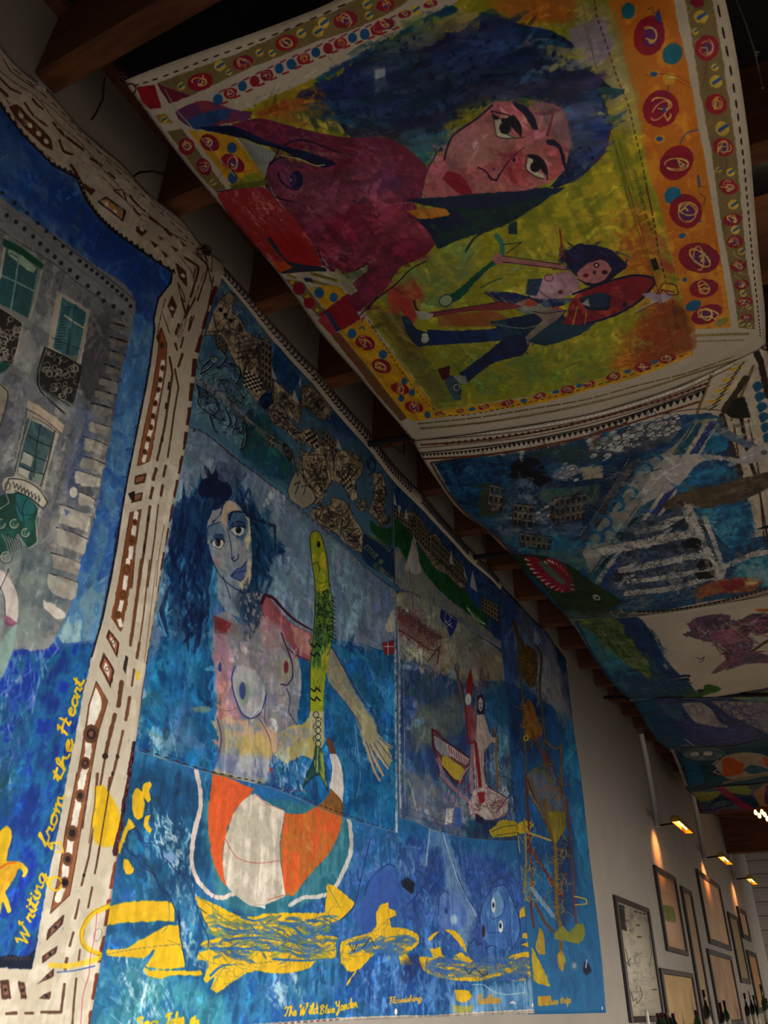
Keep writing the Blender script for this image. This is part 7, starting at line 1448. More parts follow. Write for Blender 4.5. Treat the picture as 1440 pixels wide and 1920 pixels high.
    for q, w, c in (("1300,320 1330,520 1375,790", 8, (100, 54, 34)), ("1250,280 1290,400 1330,520", 20, (60, 40, 30)), ("1330,290 1360,450 1385,520", 16, (44, 34, 30)), ("1360,300 1400,500 1425,800", 6, (60, 40, 34)), ("1390,20 1410,60 1440,200", 26, (46, 30, 26)), ("1400,560 1440,800", 8, (60, 40, 34)), ("1230,60 1150,270", 12, OL), ("1380,80 1290,300", 12, OL), ("1350,130 1260,260", 26, (60, 50, 30))):
        s.line(q, w, c, sm=False)
    s.fill("1270,270 1300,215 1345,205 1370,290 1290,290", (22, 24, 18)); 
    for i in range(9): s.line([(1180 + 15 * i, 250 - 22 * i), (1240 + 14 * i, 235 - 22 * i)], 10, YEL if i % 2 else (190, 170, 130)); s.line([(1200 + 15 * i, 260 - 22 * i), (1230 + 14 * i, 240 - 22 * i)], 5, (40, 40, 50))
    for i in range(7): s.fill([(1375 + 9 * i, 160 + 42 * i), (1400 + 8 * i, 140 + 42 * i), (1425 + 7 * i, 160 + 42 * i), (1405 + 7 * i, 180 + 42 * i), (1390 + 8 * i, 185 + 42 * i)], (16, 90, 130)); s.ring(1400 + 8 * i, 160 + 42 * i, 18, 14, 7, (20, 100, 140), a0=180, a1=400)
    # wave curls right of the stripes
    s.fill("1180,400 1240,330 1280,360 1270,420 1220,430", [(14, 110, 160), (40, 130, 170)]); s.fill("1060,580 1150,500 1230,500 1270,480 1260,540 1180,560 1100,600", [(14, 90, 150), (30, 130, 170)]); s.fill("1140,660 1280,640 1370,640 1380,780 1300,840 1240,780 1180,700", [(14, 84, 140), (20, 120, 170), (60, 150, 180)], soft=2); s.fill("1310,870 1440,850 1500,900 1440,980 1310,960", [(20, 120, 160), (70, 160, 180), (120, 170, 180)], soft=3)
    s.strokes("1150,660 1370,640 1380,780 1240,780", 40, 40, 5, [(80, 160, 190), (10, 60, 110)], ang=40, spread=50, a=.5)
    for q, nx, ny in (("395,640 480,650 470,740 395,725", 4, 3), ("300,560 365,575 350,680 290,670", 3, 3), ("560,620 700,600 690,700 570,730", 6, 3), ("420,760 560,780 550,830 430,820", 6, 2)): facade(s, q, nx, ny, (96, 112, 116))
    # heron and dark log
    s.fill("1000,650 1080,600 1250,560 1440,510 1500,500 1500,540 1440,580 1300,640 1150,665 1030,668", [(84, 70, 54), (110, 92, 68), (60, 50, 44)], soft=1.5); s.fill("1215,320 1260,330 1330,370 1400,400 1380,420 1300,390 1240,350", [(110, 130, 150), (84, 104, 130)], soft=1.5)
    s.fill("925,650 920,600 950,540 990,480 1050,445 1150,438 1240,445 1340,458 1350,430 1390,405 1440,400 1500,395 1500,440 1400,470 1330,480 1240,460 1160,475 1100,540 1040,590 980,620", [(200, 196, 188), (176, 174, 170)], soft=1); s.line("940,600 1000,530 1080,480", 5, (230, 228, 220), dry=.4); s.ell(1425, 432, 14, 10, (90, 100, 80)); s.line("900,560 940,520 1000,500", 4, (30, 30, 30))
    s.smear('820,740 1100,660 1260,940 800,1020', 100, 30, 6, 165, 30)
    # colonnades, white over dark
    s.fill("860,740 1040,680 1100,660 1180,700 1260,900 1260,960 1100,990 860,1030 780,960 840,860", [(50, 80, 110), (90, 110, 130), (30, 50, 70)], soft=2)
    for q, w in (("700,850 900,810 1120,765", 34), ("840,915 1000,885 1150,855", 26), ("870,960 1050,940 1200,905", 20), ("860,1010 1040,990 1230,935", 22), ("900,760 1000,740 1080,700", 20), ("1110,670 1150,760 1190,850 1240,940", 46), ("1180,700 1220,800 1260,920", 20), ("1000,720 1110,690", 14), ("1260,900 1380,850 1440,840", 22)): s.line(q, w, (206, 202, 192), dry=.25)
    for q in ("1085,800 1130,780 1165,790 1170,830 1130,840 1100,830", "1140,875 1200,865 1215,900 1160,920", "1140,925 1220,915 1220,945 1160,955"): s.fill(q, (14, 16, 22))
    for q in ("990,840 1050,830 1055,860 1000,870", "880,870 940,855 945,880 885,890", "1040,890 1110,880 1110,910 1045,920", "895,930 980,915 985,940 900,950"): s.fill(q, [(110, 120, 130), (30, 60, 120)], sm=False)
    s.scribble("840,760 1100,680 1200,760 1240,940 900,1030 800,950", 180, 44, 2.2, (24, 28, 40), a=.8)
    for i in range(8):
        for j in range(4):
            if (i + j) % 2 == 0: s.fill([(808 + 9 * i, 925 + 9 * j), (817 + 9 * i, 925 + 9 * j), (817 + 9 * i, 934 + 9 * j), (808 + 9 * i, 934 + 9 * j)], INK, sm=False)
    s.scribble("1310,830 1370,820 1370,870 1320,870", 20, 24, 2, INK)
    s.fill("1130,1000 1220,960 1340,940 1420,960 1380,1000 1250,1010 1150,1030", [(180, 120, 60), (150, 50, 40), (190, 150, 80)], soft=3); s.fill("1240,960 1330,955 1350,985 1270,1000", (150, 30, 30), soft=3); s.strokes("800,1020 1100,1000 1200,1010 900,1080", 50, 60, 5, [(60, 110, 130), (140, 150, 150), (110, 130, 90)], ang=-12, a=.5)
    s.smear("78,478 900,315 1400,300 1400,1000 760,1100 390,850", 700, 34, 7, 165, 40)
    # crocodile head
    s.fill("388,850 440,850 520,855 640,900 700,950 760,985 830,1030 850,1050 780,1075 660,1090 600,1080 560,1030 500,960 440,910", [(28, 56, 24), (40, 70, 30), (20, 44, 20)], soft=1, rag=.8)
    s.fill("440,858 490,860 520,880 560,920 600,960 640,975 645,1000 590,1005 530,975 480,925", [(170, 24, 44), (150, 20, 40)]); s.fill("520,870 560,865 610,900 645,960 640,985 590,950 550,900", (150, 24, 40)); s.fill("500,880 530,880 590,940 620,960 600,975 540,930", (90, 110, 90), soft=1)
    tk = [(445, 868, 468, 876), (455, 890, 480, 893), (466, 908, 492, 910), (480, 925, 506, 924), (495, 942, 522, 940), (512, 957, 538, 952), (530, 972, 556, 965), (552, 985, 574, 976), (574, 996, 592, 984), (596, 1004, 608, 990), (650, 995, 628, 988), (648, 975, 624, 972), (525, 878, 545, 890), (540, 872, 562, 886), (556, 876, 572, 896), (574, 884, 586, 906), (590, 894, 600, 918), (604, 910, 612, 932), (618, 926, 624, 948), (632, 945, 634, 966)]
    for a, b, c, d in tk: s.fill([(a, b - 4), (a, b + 4), (c, d)], WHT, sm=False, soft=.5)
    s.ell(738, 1026, 17, 11, (190, 200, 190), 20); s.ell(742, 1027, 6, 5, INK); s.strokes("620,920 820,1040 700,1080 600,1040", 40, 50, 5, [(16, 34, 16), (56, 80, 40), (24, 56, 40)], ang=30, a=.4)
    # top stripes
    s.line("-10,370 200,352 400,330 600,296 760,262 950,205 1100,152 1220,95 1300,55", 9, (50, 26, 22)); s.line("0,380 400,342 760,274 1100,164 1300,66", 6, WHT, dash=(12, 6)); s.line("-10,384 400,350 760,284 1100,175 1290,85", 3, (60, 34, 26))
    s.line("20,402 300,380 560,336 800,278 1000,220 1190,150", 8, (120, 66, 40)); s.line("120,396 560,336 1000,220 1190,150", 10, (70, 34, 26), dash=(10, 16)); s.line("10,415 500,362 900,262 1200,160", 3, (90, 44, 34))
    P = catmull(pts_of("-6,440 200,425 400,395 600,358 800,308 1000,240 1130,195 1185,172"), False, 12); L = np.r_[0, np.cumsum(np.linalg.norm(np.diff(P, axis=0), axis=1))]; t = 0; w = 14
    while t < L[-1]:
        a0 = np.array([np.interp(t, L, P[:, k]) for k in (0, 1)]); b0 = np.array([np.interp(t + w, L, P[:, k]) for k in (0, 1)]); m = (a0 + b0) / 2
        s.fill([tuple(a0), tuple(b0), (m[0] + 2, m[1] + w * .8)], (24, 18, 18), sm=False, soft=.3); t += w * 1.02; w = 14 + 16 * t / L[-1]
    s.line("-6,437 400,392 800,305 1185,170", 5, (30, 20, 20)); s.line("20,460 250,446 450,418 700,366 950,290 1160,225", 8, (110, 50, 36)); s.line("1000,275 1150,255 1260,262", 3, (60, 40, 40))
    # bottom border
    s.at(1040, 1050, 3.6)
    s.fill("60,355 250,350 520,350 700,345 900,318 1150,275 1500,175 1500,240 1100,300 800,350 500,385 250,395 80,408", [(176, 160, 136), (160, 146, 122)], sm=False); s.line("520,345 800,335 1100,280 1500,165", 5, (70, 30, 24)); s.line("560,350 700,348 900,322 1150,275 1500,180", 13, (40, 22, 20), dash=(22, 10)); s.line("420,372 700,365 1100,305 1500,210", 5, (60, 30, 26)); s.fill("60,340 350,330 530,345 500,385 250,395 80,408", [(44, 60, 30), (60, 90, 90)], soft=2, a=.9); s.scribble("350,340 520,345 500,380 380,380", 12, 40, 3, (190, 196, 190))
paint_G2(G2)
rootG2 = tag(empty('ceiling_cloth', tuple(K2)), 'ceiling cloth with a harbour town, a white heron and a gaping green crocodile', 'painted cloth')
MG2 = G2.material('harbour_cloth_paint', 0.7, 0.35)
G2.mesh('cloth_panel', MG2, 70, 110, 0.004, rootG2)

G3 = side_sheet(K2 + np.array([0, .006, 0]), K3, "1165,1300 1137,1269 1109,1228 1087,1189", "1250,1306 1326,1309 1380,1302 1440,1290", "1109,1161 1179,1158 1262,1148 1346,1134 1440,1118", CR, 83, 330, 0.0, 0.12, 0.16)
def paint_G3(s):
    s.at(1040, 1050, 3.6)
    s.fill("130,410 560,385 600,440 660,520 720,640 800,740 880,800 960,890 1020,935 900,960 520,960 300,720 190,520", [(20, 84, 110), (16, 66, 110), (40, 110, 130)], soft=1)
    s.fill("160,430 300,480 420,600 540,640 500,700 380,760 280,660", [(40, 120, 140), (70, 130, 120), (30, 100, 130)], soft=6); s.fill("410,395 560,385 640,470 740,650 860,790 760,800 640,740 560,640 470,480", [(10, 56, 110), (16, 70, 120), (8, 40, 90)], soft=4)
    s.fill("150,408 400,396 460,440 480,500 530,540 570,620 630,680 650,740 640,800 560,750 440,660 340,560 230,470", [(60, 96, 40), (96, 120, 60), (110, 130, 90)], soft=2, rag=2.5); s.fill("200,400 420,396 470,470 520,560 440,540 300,480", [(24, 60, 24), (40, 84, 30)], soft=4); s.line("340,560 440,640 520,700", 10, (150, 160, 110), dry=.6)
    s.fill("1000,880 1010,845 1060,840 1130,868 1100,890 1060,900 1000,915 900,930 860,920", [(44, 96, 30), (60, 110, 30)]); s.ell(985, 884, 24, 13, (30, 40, 60)); s.fill("740,800 820,780 920,775 900,800 920,815 840,815", (20, 40, 70), soft=1, rag=2); s.line("760,810 900,790", 6, (200, 210, 210)); s.line("700,900 860,850 960,900", 12, (50, 110, 110), dry=.4)
    s.smear("130,410 560,385 1020,935 520,960", 120, 40, 9, 50, 30)
    s.fill("160,408 410,398 460,440 480,500 530,545 570,620 630,685 645,740 635,795 560,745 440,655 340,555 240,470", [(70, 100, 44), (104, 124, 60), (120, 134, 80)], soft=1.5, rag=2.5); s.strokes("200,410 440,410 600,700 440,640", 60, 60, 8, [(30, 64, 26), (120, 130, 70), (50, 84, 40)], ang=45, a=.6)
    # flying birds in mauve
    MV = [(110, 70, 96), (140, 90, 116), (90, 76, 90)]
    s.fill("870,500 920,480 900,430 960,390 1040,370 1120,365 1190,370 1180,400 1140,440 1200,450 1290,500 1340,550 1330,600 1300,650 1220,700 1100,760 1050,770 1150,680 1150,590 1100,560 1000,545 920,520", MV, soft=1.5, rag=1); s.fill("1190,440 1260,400 1340,360 1460,370 1500,420 1460,480 1380,500 1300,480 1230,450", MV, soft=1.5)
    for i in range(14): s.line([(930 + 18 * i, 395 - 2 * i), (1000 + 10 * i, 455)], 4, (60, 50, 66)); s.line([(925 + 18 * i, 400 - 2 * i), (990 + 10 * i, 460)], 2.4, (170, 160, 170))
    for i in range(16): s.line([(1060 + 16 * i, 765 - 6 * i), (1120 + 14 * i, 700 - 5 * i), (1190 + 16 * i, 660 - 3 * i)], 5, (140, 40, 50) if i % 2 else (150, 140, 150)); s.line([(1200 + 16 * i, 430 + 2 * i), (1250 + 14 * i, 400 + 2 * i)], 3, (60, 40, 60))
    s.strokes('900,440 1160,380 1340,540 1200,700 1060,560', 130, 60, 6, [(60, 46, 66), (170, 150, 170), (150, 60, 80), (110, 90, 110)], ang=40, spread=35, a=.7, dry=.3); s.strokes('1200,440 1460,360 1480,480 1260,500', 80, 60, 6, [(60, 46, 66), (180, 160, 176), (150, 60, 80)], ang=170, spread=20, a=.7, dry=.3)
    s.line("1180,460 1260,500 1310,550", 6, (200, 120, 40)); s.fill("1050,480 1180,470 1280,540 1200,570 1100,560", [(150, 90, 120), (170, 110, 130)], soft=5); s.line("1500,510 1400,570 1300,640 1220,700", 18, (90, 70, 50)); s.fill("1290,620 1460,650 1500,700 1300,700 1150,750", MV, soft=3); s.fill("1350,330 1460,330 1470,345 1380,348", (200, 100, 30)); s.line("960,660 990,670 1010,650 1000,680 970,690", 4, (40, 50, 80))
    s.line("870,500 890,515", 8, (60, 16, 24))
    s.line("1030,932 1140,935 1260,905 1380,890 1500,850", 20, (20, 44, 84)); s.line("1100,940 1260,910 1400,880", 6, WHT, dash=(24, 20))
paint_G3(G3)
G4 = side_sheet(K3 + np.array([0, .006, 0]), K4, "1232,1389 1212,1361 1196,1331", "1290,1401 1373,1399 1440,1383", "1250,1308 1326,1311 1380,1304 1440,1292", (60, 76, 120), 84, 300, 0.0, 0.16, 0.25)
def paint_G4(s):
    s.at(1040, 1050, 3.6)
    s.fill("500,930 900,925 1100,940 1500,860 1500,1300 800,1300 640,1150 560,1000", [(40, 60, 110), (70, 84, 140), (30, 50, 100)], soft=1)
    s.fill("520,940 700,940 680,1000 640,1060 700,1180 800,1290 720,1270 600,1100", [(10, 76, 110), (20, 96, 120)], soft=3); s.fill("640,1040 780,1060 860,1140 890,1200 940,1250 820,1280 700,1200", [(14, 90, 130), (10, 60, 110)], soft=3); s.fill("700,960 860,970 860,1080 780,1060", [(60, 110, 130), (50, 80, 120)], soft=3)
    s.fill("860,970 980,960 1060,1010 1100,1080 1180,1130 1060,1140 960,1100 900,1040", [(150, 146, 150), (170, 164, 160)], soft=2); s.fill("1050,950 1400,960 1500,980 1500,1200 1300,1100 1200,1060", [(140, 136, 140), (110, 110, 140), (160, 150, 130)], soft=3)
    s.scribble("1040,960 1340,990 1360,1080 1200,1140 1080,1080", 44, 110, 4, (60, 50, 110)); s.line("860,1000 900,1080 1000,1120 1160,1150", 5, (40, 40, 100)); s.fill("880,1080 1060,1120 1200,1130 1300,1110 1400,1200 1300,1250 1000,1240 880,1160", [(50, 60, 120), (70, 76, 140)], soft=4); s.fill("1180,930 1500,870 1500,960 1300,950", [(80, 130, 150), (110, 140, 100), (140, 130, 80)], soft=3); s.line("880,1210 940,1252", 7, (190, 190, 200)); s.line("860,1250 1100,1262 1500,1230", 12, (110, 116, 130), dry=.5)
paint_G4(G4)
K5 = ray(1291, 1485) * (-1.78 / ray(1291, 1485)[0]); K5[2] += EYE
K6 = ray(1312, 1525) * (-1.86 / ray(1312, 1525)[0]); K6[2] += EYE
G5 = side_sheet(K4 + np.array([0, .006, 0]), K5, "1282,1472 1271,1439 1260,1412", "1318,1482 1346,1473 1400,1471 1440,1467", "1290,1403 1373,1401 1440,1385", (14, 80, 100), 85, 300, 0.0, 0.25, 0.1)
def paint_G5(s):
    s.at(1040, 1050, 3.6)
    s.fill("780,1280 1500,1250 1500,1540 900,1570", [(10, 66, 84), (14, 84, 110), (12, 50, 70)], soft=1); s.line("790,1285 840,1400 880,1520", 26, (176, 160, 140)); s.fill("860,1330 960,1340 1020,1500 920,1540", [(20, 110, 150), (14, 84, 130)], soft=3)
    s.ell(1010, 1310, 150, 44, [(80, 110, 120), (110, 130, 136)], soft=2); s.ell(950, 1310, 34, 12, (206, 206, 200)); s.ell(1035, 1307, 32, 14, (206, 206, 200)); s.ring(1000, 1318, 140, 40, 4, (30, 50, 70)); s.ell(985, 1310, 7, 8, INK)
    s.fill("1080,1380 1140,1330 1250,1300 1400,1310 1480,1360 1500,1420 1400,1460 1240,1490 1140,1460", [(190, 160, 130), (170, 150, 124)]); s.fill("1130,1350 1180,1330 1280,1380 1260,1440 1140,1465", [(216, 92, 20), (200, 80, 20)]); s.fill("1270,1420 1320,1385 1380,1390 1460,1420 1340,1445", [(70, 120, 140), (40, 90, 110)]); s.fill("1400,1330 1500,1350 1500,1410 1430,1390", (210, 84, 20)); s.line("1065,1380 1100,1350 1090,1390 1120,1400 1070,1430 1120,1450", 9, (170, 160, 150), sm=False); s.line("1140,1505 1300,1470 1500,1440", 16, (150, 130, 100))
paint_G5(G5)
G6 = side_sheet(K5 + np.array([0, .006, 0]), K6, "1304,1494", "1351,1528 1400,1520 1440,1508", "1318,1484 1346,1475 1400,1473 1440,1469", (110, 110, 120), 86, 300, 0.0, 0.1, 0.1)
def paint_G6(s):
    s.at(1040, 1050, 3.6)
    s.fill("900,1520 1500,1480 1500,1760 960,1740", [(60, 90, 110), (84, 100, 120)], soft=1); s.fill("930,1570 1120,1560 1100,1600 1000,1630 940,1600", [(150, 166, 60), (170, 176, 70)]); s.fill("1120,1540 1280,1520 1340,1560 1280,1600 1180,1570", [(150, 166, 60), (130, 150, 60)]); s.fill("1000,1690 1100,1600 1160,1570 1240,1580 1340,1600 1400,1690 1250,1650 1130,1620", [(24, 40, 84), (20, 60, 90)]); s.line("1110,1530 1180,1590 1260,1650 1380,1720", 44, (170, 30, 80)); s.fill("1340,1570 1440,1500 1430,1640 1400,1690", [(190, 140, 90), (176, 120, 76)]); s.fill("940,1620 1000,1680 970,1720", (150, 40, 90)); s.fill("980,1700 1200,1680 1380,1690 1380,1740 980,1740", [(96, 110, 130), (110, 44, 60)], soft=2); s.fill("1430,1520 1500,1510 1500,1700 1420,1640", (90, 40, 90)); s.line("930,1690 1060,1685 1200,1650", 5, (20, 20, 50))
paint_G6(G6)
for G, K, nm, lab, nv in ((G3, K3, 'bird_cloth_paint', 'ceiling cloth with mauve birds on cream and a green tail along its side', 50), (G4, K4, 'sleeper_cloth_paint', 'ceiling cloth with a pale reclining figure on blue and violet', 40),
                      (G5, K5, 'ball_cloth_paint', 'dark teal ceiling cloth with two eyes and an orange and white ball', 40), (G6, K6, 'starfish_cloth_paint', 'farthest ceiling cloth, patched in lime, magenta and navy', 24)):
    r_ = tag(empty('ceiling_cloth', tuple(K)), lab, 'painted cloth', 'painted cloths hung under the rafters')
    G.mesh('cloth_panel', G.material(nm, 0.75, 0.3), 50, nv, 0.004, r_)
    G.at(0, 0, 1)
rootG1['group'] = rootG2['group'] = 'painted cloths hung under the rafters'
for r_ in (rootA, rootB, rootC): r_['group'] = 'painted canvases pinned to the wall'
G3.stitches("1082,1172 1092,1190 1114,1228 1141,1268 1168,1298 1184,1308", 0.03, 0.03, [o for o in C.objects if o.get('label', '').startswith('ceiling cloth with mauve')][0])
# ------------------------------------------------------------------ battens, cords, picture lights, frames, bottles
def batten(K, z, x0, x1, label, sp=SL):
    t = tag(empty('hanging_pole', (x0 + .09, K[1], z - sp * (x0 + .09 - K[0]))), label, 'pole', 'black poles that carry the ceiling cloths')
    bm = bmesh.new()
    tube(bm, [(x0 + .09, K[1], z - sp * (x0 + .09 - K[0])), (x1, K[1], z - sp * (x1 - K[0]))], 0.02, 10); obj('pole', bm, M_black, t)
    for x in (x0 + .2, x0 + 1.6, x0 + 3.2, x1 - .4):
        bm = bmesh.new(); yr = min(ys_, key=lambda q: abs(q + .05 - K[1])) + .048
        zp = z - sp * (x - K[0])
        tube(bm, [(x, K[1], zp), (x, yr, zp + .06), (x, yr, roof_z(x) + .01)], 0.004, 5); obj('hanger', bm, M_black, t)
    return t
batten(K1, K1[2] + 0.035, XW, XR, 'black pole over the lower edge of the cloth with the blue-haired woman')
Km = on_cloth(963, 1045)
batten(Km, Km[2] + 0.035, XW, XR, 'black pole above the crocodile of the harbour cloth')
batten(K3, K3[2] + 0.035, XW, XR, 'black pole over the far edge of the cloth with mauve birds')
def knot(p, r, label, m, tail=None):
    t = tag(empty('cord_tie', tuple(p)), label, 'cord', 'cord ties at the cloth corners')
    bm = bmesh.new(); pts = []
    for i in range(40):
        a = i * 0.75; pts.append((p[0] + r * math.cos(a) * (0.6 + 0.4 * math.sin(i * .5)), p[1] + r * math.sin(a), p[2] + r * 0.8 * math.sin(i * 0.33)))
    tube(bm, pts, 0.0035, 5); obj('knot', bm, m, t)
    if tail:
        bm = bmesh.new(); tube(bm, tail, 0.003, 5); obj('tail', bm, m, t)
    return t
def roofp(x, y, dz=0.0): return (x, y, roof_z(x) + dz)
a = K0; knot(a + np.array([.0, .0, .012]), 0.02, 'dark cord tie at the top left corner of the woman cloth', M_darkcord, [tuple(a), (a[0] - .02, a[1] + .03, a[2] + .12), roofp(a[0], 1.05)])
a = K1; knot(a + np.array([-.01, .0, .012]), 0.03, 'dark cord tie where the woman cloth meets the harbour cloth', M_darkcord, [tuple(a), (a[0] - .03, a[1], a[2] - .03), (a[0] - .06, a[1] + .02, a[2] + .05)])
a = R1; knot(a + np.array([.0, .0, .012]), 0.03, 'dark cord tie at the right corner between the two nearest cloths', M_darkcord, [tuple(a), (a[0] + .1, a[1], a[2] + .02), (a[0] + .2, a[1] + .02, a[2] + .0)])
a = K3; knot(a + np.array([.0, .0, .012]), 0.022, 'pale tie at the corner between bird cloth and sleeper cloth', M_rope)
a = on_wall(76, 166, .075); knot(a, 0.016, 'bunched pale tie on the top edge of the house canvas', M_rope)
a = on_wall(388, 470, .085); knot(a, 0.022, 'dark cord knot where the house canvas meets the sea canvas', M_darkcord, [tuple(a), tuple(a + np.array([.02, -.03, -.05])), tuple(on_wall(396, 530, .08))])
P3 = [on_wall(*q, .04) for q in ((196, 146), (193, 185), (180, 212), (172, 224))]
fringe_cord([tuple(p) for p in P3], 'loose_cord', 'thin dark cord hanging on the white wall beside the rafters, upper left', 'cord', M_darkcord, .004)
P3 = [on_wall(*q, .05) for q in ((252, 330), (262, 323), (285, 321), (306, 326))]
fringe_cord([tuple(p) for p in P3], 'loose_cord', 'thin dark cord arching on the wall above the house canvas border', 'cord', M_darkcord, .005)
def at_depth(px, py, x): r = ray(px, py); p = r * (x / r[0]); return (p[0], p[1], p[2] + EYE)
def at_y(px, py, y): r = ray(px, py); p = r * (y / r[1]); return (p[0], p[1], p[2] + EYE)
P3 = [at_y(px, py, y) for px, py, y in ((1372, -30, 1.9), (1380, 0, 1.9), (1398, 45, 1.9), (1415, 98, 1.9), (1421, 125, 1.9), (1430, 165, 1.9))]
t = tag(empty('hanging_string', P3[0]), 'white string hanging beside the right edge of the nearest ceiling cloth', 'string')
bm = bmesh.new(); tube(bm, P3, 0.0028, 6); obj('cord', bm, M_rope, t)
bm = bmesh.new(); q = P3[3]; tube(bm, [(q[0], q[1], q[2]), (q[0] + .012, q[1], q[2] - .01), (q[0] + .004, q[1], q[2] - .025), (q[0], q[1], q[2] - .01)], 0.0026, 6); obj('loop', bm, M_rope, t)
# spotlight up among the rafters at the right edge
c = Vector(at_y(1434, 284, 2.62))
t = tag(empty('ceiling_spotlight', tuple(c)), 'small lit spotlight up between rafters at the right edge of the photo', 'lamp')
bm = bmesh.new(); lathe(bm, [(.018, 0.05), (.02, .03), (.02, 0), (.016, .0), (.012, .015)], tuple(c), 16); obj('housing', bm, M_black, t)
bm = bmesh.new(); lathe(bm, [(.006, -.004), (.012, .0), (.012, .012), (.008, .018)], tuple(c), 10); obj('bulb', bm, mat('spot_bulb', (255, 240, 200), .4, emit=(255, 226, 160), estr=60), t)
bm = bmesh.new(); tube(bm, [c + Vector((0, 0, .07)), (c.x, c.y, roof_z(c.x) + RD)], .006, 6); obj('stem', bm, M_black, t)
pl = bpy.data.lights.new('spotlight_bulb', 'POINT'); pl.energy = 0.5; pl.color = (1, .8, .5); pl.shadow_soft_size = .02
po = bpy.data.objects.new('spotlight_bulb', pl); C.objects.link(po); po.parent = t; po.location = (0, 0, -.03)

# brass picture lights on white conduits
def picture_light(pipe, arm_px, s0, s1, label, aim, pw):
    """pipe: top/bottom pixels of the conduit; s0, s1: near and far end of the brass trough"""
    top = on_wall(*pipe[0], .03); bot = on_wall(*pipe[1], .03); y = bot[1]
    t = tag(empty('picture_light', tuple(bot)), label, 'lamp', 'brass picture lights on the wall')
    bm = bmesh.new(); ztop = roof_z(XW) - .02 if len(pipe) == 2 else top[2]
    tube(bm, [(XW + .03, y - .1, ztop), (XW + .03, y, top[2] - .12 if len(pipe) > 2 else ztop - .35), (XW + .03, y, bot[2])], .032, 10); obj('conduit', bm, M_steel, t)
    bm = bmesh.new(); tube(bm, [(XW + .01, y, bot[2] + .01), (XW + .03, y, bot[2] + .01), (XW + .30, y, bot[2] + .03)], .012, 8); obj('arm', bm, M_black, t)
    a = Vector(at_depth(*s0, XW + .30)); b = Vector(at_depth(*s1, XW + .30))
    zc = (a.z + b.z) / 2; a = Vector((XW + .32, y - .42, zc + .04)); b = Vector((XW + .32, y + .42, zc + .04))
    bm = bmesh.new(); n = 10; R = .052; rows = []
    for e in (a, b):
        for rr in (R, R - .006):
            rows.append([bm.verts.new(e + Vector((rr * math.cos(th), 0, rr * math.sin(th)))) for th in np.linspace(math.radians(-20), math.radians(200), n)])
    for k in range(n - 1):
        bm.faces.new((rows[0][k], rows[0][k + 1], rows[2][k + 1], rows[2][k])); bm.faces.new((rows[1][k + 1], rows[1][k], rows[3][k], rows[3][k + 1]))
        for i in (0, 2): bm.faces.new((rows[i][k], rows[i + 1][k], rows[i + 1][k + 1], rows[i][k + 1]))
    for k in (0, n - 1): bm.faces.new((rows[0][k], rows[2][k], rows[3][k], rows[1][k]))
    for i in (0, 2): bm.faces.new(rows[i])
    bmesh.ops.recalc_face_normals(bm, faces=bm.faces); sh_ = obj('shade', bm, M_brass, t)
    for k, f in enumerate((.25, .5, .75)):
        m_ = a.lerp(b, f); bm = bmesh.new(); tube(bm, [m_ + Vector((0, -.06, .01)), m_ + Vector((0, .06, .01))], .012, 8); obj('bulb', bm, M_bulb, sh_)
    l = bpy.data.lights.new('picture_light_beam', 'SPOT'); l.energy = pw; l.color = (1.0, .36, .10); l.spot_size = math.radians(80); l.spot_blend = 1.0; l.shadow_soft_size = .03
    o = bpy.data.objects.new('picture_light_beam', l); C.objects.link(o); o.parent = t
    src = Vector((XW + .32, y - .1, zc - .06)); o.location = src - Vector(t.location); tgt = Vector(tuple(on_wall(*aim)))
    o.rotation_euler = (tgt - src).to_track_quat('-Z', 'Y').to_euler()
    return t
picture_light(((1212, 1378), (1233, 1550)), None, (1258, 1545), (1292, 1563), 'brass picture light over the second frame, nearest of the three', (1231, 1592), 34)
picture_light(((1305, 1512), (1322, 1610)), None, (1341, 1606), (1370, 1624), 'brass picture light over the large pale frame, middle of the three', (1322, 1645), 34)
picture_light(((1362, 1540), (1378, 1650)), None, (1398, 1647), (1416, 1662), 'brass picture light nearest the back wall', (1378, 1682), 34)

